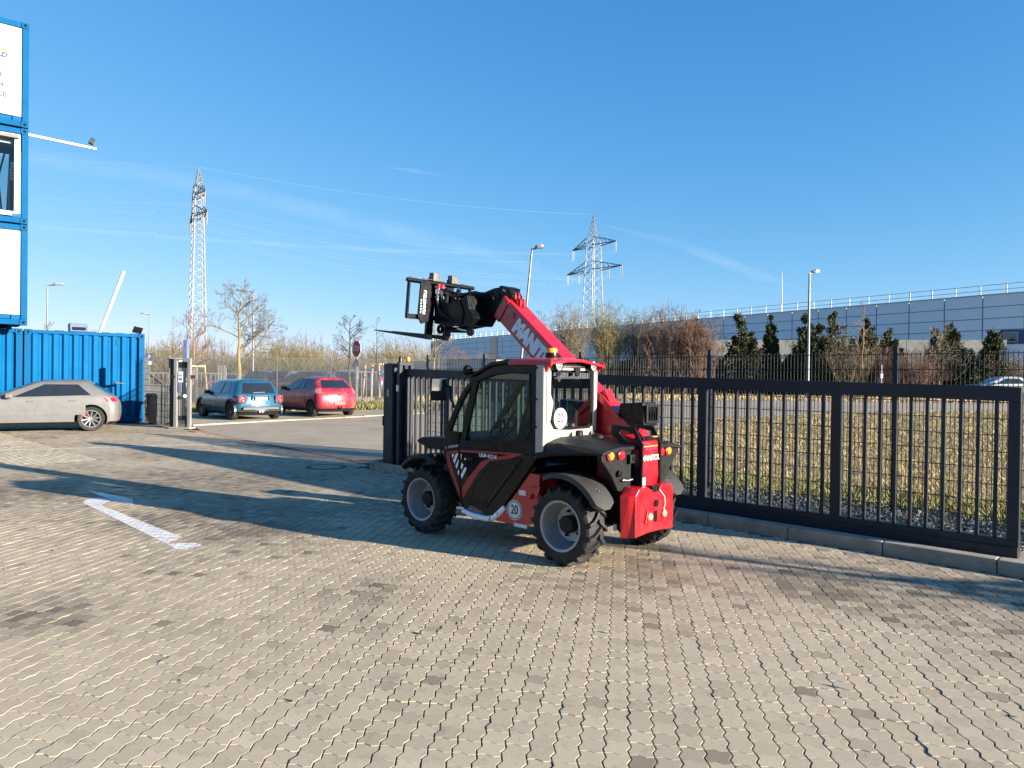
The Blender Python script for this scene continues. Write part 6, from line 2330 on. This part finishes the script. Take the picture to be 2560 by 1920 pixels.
def bare_tree(label, px, Y, h, trunk_h, r, seed, spread=.9, nch=(13, 6, 4, 3), upb=.03, lean=0, mb=M_BARK, mt=M_TWIG, maxlev=4, group=None, stakes=0, twr=1.0):
    rd = random.Random(seed)
    g = D(px, 980, Y)
    z0 = terrain(g.x, Y)
    t = thing('bare_tree', label, 'tree', (g.x, Y, z0), 0, group)
    segs, twigs = [], []
    tr = []
    q = Vector((0, 0, -.1))
    n = 7
    for i in range(n):
        q2 = Vector((lean * (i + 1) / n + rd.gauss(0, .03), rd.gauss(0, .03), h * .92 * (i + 1) / n))
        tr.append((q, q2, r * (1 - .88 * i / n), r * (1 - .88 * (i + 1) / n)))
        q = q2
    for k in range(nch[0]):
        f = trunk_h / h + (1 - trunk_h / h) * ((k + rd.random() * .8) / nch[0]) ** .9 * .97
        z = f * h * .92
        b = Vector((lean * f, 0, z))
        a = rd.uniform(0, 2 * PI) + k * 2.4
        e = rd.uniform(.15, .55) + .5 * f
        nd = Vector((math.cos(a) * math.cos(e), math.sin(a) * math.cos(e), math.sin(e)))
        L = (h - trunk_h) * (.62 - .42 * (f - trunk_h / h) / (1 - trunk_h / h)) * rd.uniform(.8, 1.1) * spread
        grow(rd, segs, twigs, b, nd, L, r * .42 * (1 - f * .6), 1, maxlev, .7, nch[1:], upb)
    link('trunk', seg_mesh('trunk', tr, mb, 8), t)
    lim = seg_mesh('limbs', segs, mt, 4)
    link('limbs', lim, t)
    mn = .00015 * Y
    tw = [(a, b, max(c * twr, mn), max(d * twr, mn * .7)) for a, b, c, d in twigs]
    if tw:
        stuff(link('twigs', seg_mesh('twigs', tw, mt, 3), t))
    for k in range(stakes):
        a = 2 * PI * k / max(1, stakes) + .5
        MB().tube([(.75 * math.cos(a), .75 * math.sin(a), -.1), (.55 * math.cos(a), .55 * math.sin(a), 2.2)], .045, 7).build('tree_stake', M_WOOD, t, smooth=50)
    if stakes:
        for k in range(stakes):
            a, a2 = 2 * PI * k / stakes + .5, 2 * PI * (k + 1) / stakes + .5
            MB().bar((.56 * math.cos(a), .56 * math.sin(a), 2.12), (.56 * math.cos(a2), .56 * math.sin(a2), 2.12), .04, .09).build('stake_rail', M_WOOD, t)
    return t


def zt_(px, py, Y):
    p = D(px, py, Y)
    return p.z - terrain(p.x, Y)


bare_tree('bare tree with a yellowish trunk beside the street lamp, behind the teal blue car', 597, 41, zt_(597, 708, 41), 2.2, .15, 11, .95, (20, 8, 6, 4), .015, mb=M_BARKY, mt=M_TWIG)
bare_tree('thin upright bare tree right of the container end, left of the staked one', 431, 46, zt_(431, 772, 46), 1.8, .07, 12, .42, (10, 5, 3), .07, mt=M_TWIG, maxlev=3)
bare_tree('brown bare tree tied to pale stakes in front of the left pylon', 483, 38, zt_(483, 762, 38), 1.9, .10, 13, .75, (16, 8, 5), .08, mt=M_TWIGR, maxlev=3, stakes=3)
bare_tree('dark bare tree with a forked crown just left of the stop sign', 874, 44, zt_(874, 778, 44), 2.5, .11, 14, .85, (14, 8, 5, 3), .02, mb=M_BARKD, mt=M_BARKD)
bare_tree('young slender bare tree held by pale stakes right of the stop sign', 939, 38.5, zt_(939, 775, 38.5), 2.0, .06, 15, .40, (11, 4, 3), .07, mb=M_BARK, mt=M_TWIG, maxlev=3, stakes=4)
bare_tree('bare tree with yellowish trunk behind the fork tips, before the warehouse corner', 1085, 36, zt_(1085, 788, 36), 2.5, .10, 16, .85, (14, 8, 5, 3), .02, mb=M_BARKY, mt=M_TWIGG)
bare_tree('slim bare birch just right of the red boom', 1352, 48, zt_(1352, 755, 48), 1.6, .07, 17, .40, (14, 5, 4), .06, mt=M_TWIG, maxlev=3)
bare_tree('small bare birch close to the boom, before the bushes', 1318, 50, zt_(1318, 800, 50), 1.2, .06, 18, .45, (12, 5, 3), .05, mt=M_TWIG, maxlev=3)
bare_tree('young bare tree with a bright yellow trunk among the evergreens', 2157, 46, zt_(2157, 735, 46), 2.0, .075, 19, .50, (12, 6, 4), .06, mb=M_BARKY, mt=M_TWIGG, maxlev=3)
bare_tree('pale bushy bare tree in front of the stained wall', 2345, 48, zt_(2345, 815, 48), .8, .09, 20, .85, (16, 7, 5), .03, mb=M_BARK, mt=M_TWIGG, maxlev=3)
bare_tree('leafless tree top showing above the container left of the camera pole', 118, 47, zt_(118, 795, 47), 2.4, .10, 31, .7, (12, 6, 4), .03, mt=M_TWIG, maxlev=3)
bare_tree('leafless tree top with a dark nest above the container beside the leaning pole', 236, 49, zt_(236, 812, 49), 2.4, .10, 32, .7, (12, 6, 4), .03, mt=M_TWIG, maxlev=3)
# out of the frame at the right: the young staked tree whose shadow streaks the paving
tt_ = bare_tree('staked young tree standing right of the frame', 2560, 3.2, 3.3, 1.0, .13, 33, .8, (16, 5), .05, maxlev=2, stakes=3)
tt_.location = (12.6, 1.6, 0)


def bush(label, px, Y, h, w, seed, n, mt, group='bare bushes before the warehouse', upright=.25, name='bare_bush'):
    rd = random.Random(seed)
    g = D(px, 980, Y)
    z0 = terrain(g.x, Y)
    t = thing(name, label, 'bush', (g.x, Y, z0), 0, group)
    stems, twigs = [], []
    for k in range(n):
        a, rr = rd.uniform(0, 2 * PI), abs(rd.gauss(0, .28)) * w
        p = Vector((rr * math.cos(a) * .7, rr * math.sin(a) * .6, -.05))
        hh = h * rd.uniform(.55, 1.0) ** .8 * (1 - .3 * min(1, rr / w))
        out = Vector((math.cos(a), math.sin(a), 0)) * rd.uniform(.1, 1.0) * w * upright * 1.9
        m1 = p + out * .35 + Vector((rd.gauss(0, .06), rd.gauss(0, .06), hh * .4))
        m2 = p + out * .75 + Vector((rd.gauss(0, .1), rd.gauss(0, .1), hh * .72))
        m3 = p + out * 1.1 + Vector((rd.gauss(0, .14), rd.gauss(0, .14), hh))
        for a_, b_, r0, r1 in ((p, m1, .022, .016), (m1, m2, .016, .011), (m2, m3, .011, .005)):
            stems.append((a_, b_, r0, r1))
        for j in range(9):
            f = rd.uniform(.25, 1)
            b = m1.lerp(m2, f * 2) if f < .5 else m2.lerp(m3, (f - .5) * 2)
            dr = Vector((rd.gauss(0, .5), rd.gauss(0, .5), rd.uniform(.35, 1.1))).normalized()
            L = rd.uniform(.25, .75) * h * .18
            e = b + dr * L
            twigs.append((b, e, .008, .0045))
            for q in range(3):
                s = b.lerp(e, rd.uniform(.2, .9))
                d2 = (dr + Vector((rd.gauss(0, .6), rd.gauss(0, .6), rd.gauss(0, .4)))).normalized()
                twigs.append((s, s + d2 * L * rd.uniform(.3, .7), .0055, .0035))
    stuff(link('stems', seg_mesh('stems', stems, mt, 3), t))
    stuff(link('twigs', seg_mesh('twigs', twigs, mt, 3), t))
    return t


bush('tall bare bush nearest the boom, straw brown and open', 1425, 44, zt_(1425, 752, 44), 2.3, 41, 90, M_TWIGG)
bush('tall bare bush below the right pylon, with dense upright stems', 1520, 45, zt_(1520, 748, 45), 2.4, 42, 120, M_TWIGO)
bush('greyish bare bush right of the pylon base', 1598, 46, zt_(1598, 770, 46), 2.2, 43, 110, M_TWIG)
bush('wide reddish brown bare bush of fine upright stems', 1675, 44, zt_(1675, 765, 44), 2.6, 44, 170, M_TWIGR)
bush('reddish bare bush farthest right of the row beside the evergreens', 1745, 43, zt_(1745, 785, 43), 2.0, 45, 130, M_TWIGR)
for px, py, Y, w, m_, lab in ((2120, 862, 38, 1.6, M_TWIGG, 'pale dry bush left of the yellow trunked tree'), (2215, 862, 39, 1.8, M_TWIGR, 'low brown bush right of the yellow trunked tree'),
                              (2290, 880, 37, 1.5, M_TWIGR, 'dark red brown thicket bush below the stained wall'), (2430, 880, 52, 2.0, M_TWIGR, 'brown bush left of the white car'), (2530, 885, 53, 2.0, M_TWIGG, 'pale bush above the white car')):
    Y += 9 if Y < 50 else -2
    bush(lab, px, Y, zt_(px, py, Y), w * 1.2, px, 110, m_, 'low dry bushes along the verge', .35)


def leaf_mat(name, a, b):
    m, nt, bb = base_mat(name)
    pos = nt.nodes.new('ShaderNodeNewGeometry')
    tc = nt.nodes.new('ShaderNodeTexCoord')
    c = nmix(nt, a, b, nnoise(nt, tc.outputs['Object'], 2.2, 3, .6))
    rnd_ = pos.outputs['Random Per Island']
    c2 = nmix(nt, c, tuple(x * 1.8 for x in b), rnd_)
    c3 = nmix(nt, c, c2, .5)
    nt.links.new(c3, bb.inputs['Base Color'])
    bb.inputs['Roughness'].default_value = .7
    bb.inputs['Specular IOR Level'].default_value = .25
    return m


M_EVER = leaf_mat('evergreen needles', (.010, .017, .005), (.032, .044, .012))
M_EVERB = leaf_mat('bronze evergreen needles', (.016, .021, .006), (.045, .048, .015))
M_IVYSHADE = leaf_mat('shade-dark evergreen leaves', (.002, .0025, .002), (.005, .006, .004))  # near black: the shade low on the verge is put into the colour
M_BLOS = leaf_mat('pale dry seed heads', (.13, .105, .085), (.20, .165, .135))


def leaf_cards(pts, dirs, sz, rg, m, name='foliage', asp=.4):
    n = len(pts)
    rv = rg.normal(size=(n, 3))
    x = dirs / np.maximum(np.linalg.norm(dirs, axis=1, keepdims=True), 1e-6)
    y = np.cross(x, rv)
    y /= np.maximum(np.linalg.norm(y, axis=1, keepdims=True), 1e-6)
    s = sz * rg.uniform(.6, 1.4, n)[:, None]
    V_ = np.stack([pts - y * s * asp * .5, pts + x * s * .5 - y * s * asp, pts + x * s, pts + x * s * .5 + y * s * asp], 1)
    return np_mesh(name, V_.reshape(-1, 3), np.arange(n * 4).reshape(-1, 4), m)


def conifer(label, px, Y, h, w, seed, m, n=24000, group='evergreens before the stained wall'):
    """several upright leaders, each a ragged cone of rising sprays"""
    rg = np.random.default_rng(seed)
    g = D(px, 980, Y)
    z0 = terrain(g.x, Y)
    t = thing('evergreen_tree', label, 'tree', (g.x, Y, z0), 0, group)
    link('trunk', seg_mesh('trunk', [(Vector((0, 0, -.1)), Vector((.05, 0, h * .55)), .12, .07), (Vector((.05, 0, h * .55)), Vector((0, 0, h * .97)), .07, .015)], M_BARKD, 7), t)
    leaders = [(0, 0, h, w * .95)] + [(rg.normal(0, .38) * w, rg.normal(0, .3) * w, h * rg.uniform(.62, .93), w * rg.uniform(.5, .8)) for _ in range(5)]
    pts, dirs, limbs = [], [], []
    for lx, ly, lh, lw in leaders:
        nb_ = 34
        per = n // (nb_ * len(leaders))
        for b in range(nb_):
            f = rg.uniform(.02, 1) ** .85
            a = rg.uniform(0, 2 * PI)
            lim = lw * (1 - f) ** .9 * rg.uniform(.6, 1.25) + .08
            rise = lim * rg.uniform(.9, 1.7) + .12
            o = np.array([lx, ly, lh * (.05 + .93 * f) - rise * .6])
            e = np.array([math.cos(a) * lim, math.sin(a) * lim, rise])
            limbs.append((Vector(o), Vector(o + e * .9), .022, .006))
            ff = rg.uniform(.1, 1.02, per) ** .8
            rad = .05 + .13 * lim * (1 - np.abs(ff - .45))
            pts.append(o + e * ff[:, None] + rg.normal(size=(per, 3)) * rad[:, None])
            dirs.append(e / np.linalg.norm(e) + rg.normal(size=(per, 3)) * .4)
    P_ = np.concatenate(pts)
    P_[:, 2] = np.clip(P_[:, 2], .02, h * 1.03)
    link('limbs', seg_mesh('limbs', limbs, M_BARKD, 4), t)
    stuff(link('foliage', leaf_cards(P_, np.concatenate(dirs), .12, rg, m), t))
    return t


for px, py, Y, w, m_, lab in ((1843, 785, 41, 1.15, M_EVERB, 'bushy bronze green evergreen at the left end of the row'), (1926, 792, 42, .55, M_EVER, 'narrow evergreen second in the row'),
                              (2010, 785, 41, 1.0, M_EVER, 'dark evergreen just behind the slim street lamp'), (2080, 782, 41, 1.25, M_EVERB, 'broad bronze evergreen right of the slim street lamp'),
                              (2165, 795, 42, .8, M_EVER, 'evergreen behind the yellow trunked tree'), (2222, 822, 42, .9, M_EVERB, 'low bronze evergreen right of the yellow trunked tree'),
                              (2372, 808, 41.5, 1.1, M_EVERB, 'bronze evergreen before the pale part of the wall'), (2482, 815, 41, .85, M_EVER, 'dark green evergreen at the right end of the wall'),
                              (1735, 795, 46, .7, M_EVERB, 'small bronze evergreen behind the reddish bushes'), (2400, 865, 40, 1.1, M_EVER, 'low round evergreen below the pale part of the wall')):
    conifer(lab, px, Y + 9, zt_(px, py, Y + 9), w * 1.5, px, m_)

# ground-covering evergreens behind the fence, shade put into their near-black leaf colour
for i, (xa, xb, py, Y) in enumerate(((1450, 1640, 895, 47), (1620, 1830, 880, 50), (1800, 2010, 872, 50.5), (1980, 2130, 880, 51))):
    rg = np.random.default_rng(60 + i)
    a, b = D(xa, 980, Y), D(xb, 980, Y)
    t = thing('evergreen_hedge', ['evergreen hedge coloured dark for shade below the pylon bushes', 'evergreen hedge coloured dark for shade below the reddish bushes', 'evergreen hedge coloured dark for shade below the left evergreens', 'evergreen hedge coloured dark for shade behind the lamp foot'][i],
              'hedge', ((a.x + b.x) / 2, Y, terrain(a.x, Y)), 0, 'shade-dark hedges along the verge')
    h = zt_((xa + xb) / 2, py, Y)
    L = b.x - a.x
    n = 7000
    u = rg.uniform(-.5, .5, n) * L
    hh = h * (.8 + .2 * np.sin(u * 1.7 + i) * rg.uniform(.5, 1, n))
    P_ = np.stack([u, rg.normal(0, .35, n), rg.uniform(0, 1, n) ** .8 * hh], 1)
    stuff(link('hedge_foliage', leaf_cards(P_, rg.normal(size=(n, 3)), .22, rg, M_IVYSHADE, 'hedge_foliage', .45), t))
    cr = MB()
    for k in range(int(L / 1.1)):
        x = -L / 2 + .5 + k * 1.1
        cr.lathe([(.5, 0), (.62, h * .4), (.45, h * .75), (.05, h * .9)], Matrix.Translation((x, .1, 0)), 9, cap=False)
    stuff(cr.build('hedge_core', M_IVYSHADE, t, fix=False))
# pale seed heads on the dry bushes
for (px, py, Y, w, h) in ((2110, 860, 47, 1.5, 1.6), (2520, 905, 50, 2.6, 1.4), (2350, 880, 48, 1.4, 1.4)):
    rg = np.random.default_rng(px)
    g = D(px, py, Y)
    n = 900
    P_ = rg.normal(size=(n, 3)) * np.array([w * .5, .4, h * .35])
    t = thing('seed_head_bush', 'airy bush of pale dry seed heads ' + {2110: 'left of the yellow trunked tree', 2520: 'above the white car', 2350: 'in front of the stained wall'}[px], 'bush', g, 0, 'pale seed head bushes')
    stuff(link('seed_heads', leaf_cards(P_, rg.normal(size=(n, 3)), .05, rg, M_BLOS, 'seed_heads', .6), t))
    sg_ = [(Vector((x, y, z)), Vector((x * .5, y * .5, -1.9)), .005, .01) for x, y, z in P_[:160]]
    stuff(link('stalks', seg_mesh('stalks', sg_, M_TWIGG, 3), t))


# far thickets at the back of the car park
def thicket(name, x0, x1, y0, y1, h, n, seed, mt):
    rd = random.Random(seed)
    segs = []
    for k in range(n):
        x, y = rd.uniform(x0, x1), rd.uniform(y0, y1)
        z = terrain(x, y)
        hh = h * rd.uniform(.55, 1.0) * (.82 + .18 * math.sin(x * .55 + seed) + .12 * math.sin(x * 1.9))
        p = Vector((x, y, z - .1))
        e = Vector((x + rd.gauss(0, hh * .22), y + rd.gauss(0, hh * .2), z + hh))
        m1 = p.lerp(e, .5) + Vector((rd.gauss(0, .15), 0, 0))
        segs += [(p, m1, .03, .022), (m1, e, .022, .008)]
        for j in range(7):
            b = p.lerp(e, rd.uniform(.3, 1))
            dr = Vector((rd.gauss(0, .6), rd.gauss(0, .4), rd.uniform(.2, 1))).normalized() * rd.uniform(.3, 1.0)
            segs.append((b, b + dr, .012, .006))
    return stuff(link(name, seg_mesh(name, segs, mt, 3)))


tag(thicket('thicket', -40, -8, 66, 74, 4.3, 1500, 1, M_TWIGO), 'far olive brown thicket behind the fenced car park', 'thicket')
tag(thicket('thicket', -42, -4, 74, 84, 5.4, 1300, 2, M_TWIGR), 'far reddish brown thicket skyline behind the fenced car park', 'thicket')
tag(thicket('thicket', -13, 1, 58, 66, 2.9, 420, 3, M_TWIG), 'low grey brown thicket left of the warehouse corner', 'thicket')
tag(thicket('thicket', -70, -38, 70, 84, 4.6, 700, 5, M_TWIG), 'brown thicket glimpsed behind the blue container', 'thicket')


# grass: blades in numbers nobody could count
def in_poly(x, y, poly):
    c = np.zeros(len(x), bool)
    j = len(poly) - 1
    for i in range(len(poly)):
        xi, yi, xj, yj = poly[i][0], poly[i][1], poly[j][0], poly[j][1]
        c ^= ((yi > y) != (yj > y)) & (x < (xj - xi) * (y - yi) / (yj - yi + 1e-12) + xi)
        j = i
    return c


def grass(name, poly, n, hlo, hhi, m, seed, wd=.006, filt=None):
    rg = np.random.default_rng(seed)
    P_ = np.array([p[:2] for p in poly])
    x = rg.uniform(P_[:, 0].min(), P_[:, 0].max(), n * 3)
    y = rg.uniform(P_[:, 1].min(), P_[:, 1].max(), n * 3)
    k = in_poly(x, y, poly)
    if filt is not None:
        k &= filt(x, y, rg)
    x, y = x[k][:n], y[k][:n]
    n = len(x)
    z = np.array([terrain(a, b) for a, b in zip(x, y)])
    h = rg.uniform(hlo, hhi, n)
    a = rg.uniform(0, 2 * PI, n)
    ln = rg.normal(0, .32, (n, 2)) * h[:, None] + np.array([-.12, .02]) * h[:, None]
    wx, wy = np.cos(a) * wd, np.sin(a) * wd
    V_ = np.stack([np.stack([x - wx, y - wy, z], 1), np.stack([x + wx, y + wy, z], 1),
                   np.stack([x + ln[:, 0] * .4 + wx * .7, y + ln[:, 1] * .4 + wy * .7, z + h * .6], 1),
                   np.stack([x + ln[:, 0], y + ln[:, 1], z + h], 1)], 1)
    t = np.array([(0, 1, 2), (0, 2, 3)])
    T_ = (t[None] + (np.arange(n) * 4)[:, None, None]).reshape(-1, 3)
    return stuff(link(name, np_mesh(name, V_.reshape(-1, 3), None, m, T_)))


M_STRAW = leaf_mat('dry straw grass', (.26, .195, .088), (.32, .245, .115))
M_GREENG = leaf_mat('green grass', (.08, .09, .022), (.15, .15, .045))


def s_of(x, y):
    return (x - GA.x) * NX.x + (y - GA.y) * NX.y


tag(grass('dry_grass', field_poly, 90000, .04, .13, M_STRAW, 1, .0028, lambda x, y, rg: (s_of(x, y) > 2.5) & (s_of(x, y) < 12) & (rg.random(len(x)) < .55 + .45 * np.sin(x * 1.9 + y * .7) * np.sin(y * 1.3))), 'dry straw coloured grass behind the mesh fence', 'grass')
tag(grass('dry_grass', field_poly, 30000, .05, .14, M_STRAW, 2, .006, lambda x, y, rg: s_of(x, y) > 10), 'dry straw coloured grass farther out towards the road', 'grass')
tag(grass('green_grass', field_poly, 26000, .03, .11, M_GREENG, 8, .004), 'thin green grass between the dry straw of the field', 'grass')
strip = [xy(4.2, 2.2), xy(14, 2.2), xy(14, 4.8), xy(3.4, 4.8)]
tag(grass('green_grass', strip, 20000, .05, .18, M_GREENG, 3, .0035, lambda x, y, rg: rg.random(len(x)) < np.clip(1.5 - (s_of(x, y) - 2.4) * .8, 0, 1)), 'green grass tufts along the foot of the mesh fence', 'grass')
gl = [(-21, 33.6), (-3, 34.0), (-2.6, 36.6), (-21, 36.6)]
tag(grass('green_grass', gl, 14000, .10, .35, M_GREENG, 4, .010), 'green grass along the chain-link fence', 'grass')
tag(grass('dry_grass', [(-21, 33.6), (-3, 34.0), (-2.6, 42), (-22, 42)], 9000, .10, .30, M_STRAW, 6, .018), 'dry grass along the chain-link fence', 'grass')
tag(grass('dry_grass', [(4, 37.5), (26, 31), (34, 38), (8, 46)], 12000, .08, .22, M_STRAW, 5, .018, lambda x, y, rg: y > 36.5), 'dry grass on the far road verge', 'grass')

# condensation trails high up: soft see-through tubes of ice haze
mc = bpy.data.materials.new('contrail haze')
mc.use_nodes = True
nt = mc.node_tree
nt.nodes.clear()
o_ = nt.nodes.new('ShaderNodeOutputMaterial')
mx_ = nt.nodes.new('ShaderNodeMixShader')
tr2 = nt.nodes.new('ShaderNodeBsdfTransparent')
df2 = nt.nodes.new('ShaderNodeBsdfDiffuse')
df2.inputs[0].default_value = (.8, .8, .8, 1)
lw2 = nt.nodes.new('ShaderNodeLayerWeight')
lw2.inputs[0].default_value = .5
pos2 = nt.nodes.new('ShaderNodeNewGeometry').outputs['Position']
nz2 = nnoise(nt, pos2, .004, 4, .6, .25, .8)
m1_ = nt.nodes.new('ShaderNodeMath')
m1_.operation = 'SUBTRACT'
m1_.inputs[0].default_value = 1
nt.links.new(lw2.outputs['Facing'], m1_.inputs[1])
m2_ = nt.nodes.new('ShaderNodeMath')
m2_.operation = 'MULTIPLY'
nt.links.new(m1_.outputs[0], m2_.inputs[0])
nt.links.new(nz2, m2_.inputs[1])
m3_ = nt.nodes.new('ShaderNodeMath')
m3_.operation = 'MULTIPLY'
m3_.inputs[1].default_value = .04
nt.links.new(m2_.outputs[0], m3_.inputs[0])
nt.links.new(m3_.outputs[0], mx_.inputs[0])
nt.links.new(tr2.outputs[0], mx_.inputs[1])
nt.links.new(df2.outputs[0], mx_.inputs[2])
nt.links.new(mx_.outputs[0], o_.inputs[0])
for lab, pts, r in (('broad faint contrail sloping down behind the left pylon', [(-300, 330), (80, 395), (480, 455), (800, 530), (1150, 620), (1500, 720)], 26),
                    ('short thin contrail high in the middle of the sky', [(970, 418), (1040, 428), (1120, 440)], 7),
                    ('faint contrail low over the warehouse roof', [(1500, 560), (1700, 610), (1900, 690), (2000, 720)], 14),
                    ('pale straight contrail crossing low behind both pylons', [(-200, 548), (90, 565), (560, 603), (1000, 628), (1500, 640)], 7)):
    q = [D(x, y, 4000) for x, y in pts]
    n = len(q)
    c_ = MB().tube(q, [r * 2.2 * (.04 if i in (0, n - 1) else 1) for i in range(n)], 20, cap=False).build('contrail', mc, smooth=180)
    tag(c_, lab, 'contrail', kind='stuff')

# a few dry leaf scraps and crumbs of soil lying in the joints
rg = np.random.default_rng(77)
n = 46
lx = np.concatenate([rg.uniform(-2.6, 3.4, n // 2), rg.uniform(-6, 2, n - n // 2)])
ly = np.concatenate([rg.uniform(3.6, 6.4, n // 2), rg.uniform(5, 11, n - n // 2)])
P_ = np.stack([lx, ly, rg.uniform(.004, .012, n)], 1)
dd = rg.normal(size=(n, 3)) * np.array([1, 1, .25])
tag(stuff(link('leaf_litter', leaf_cards(P_, dd, .032, rg, leaf_mat('dry leaf scraps', (.06, .04, .022), (.16, .11, .06)), 'leaf_litter', .3))), 'scattered dry leaf scraps on the paving', 'leaf litter', kind='stuff')
texts_to_meshes()
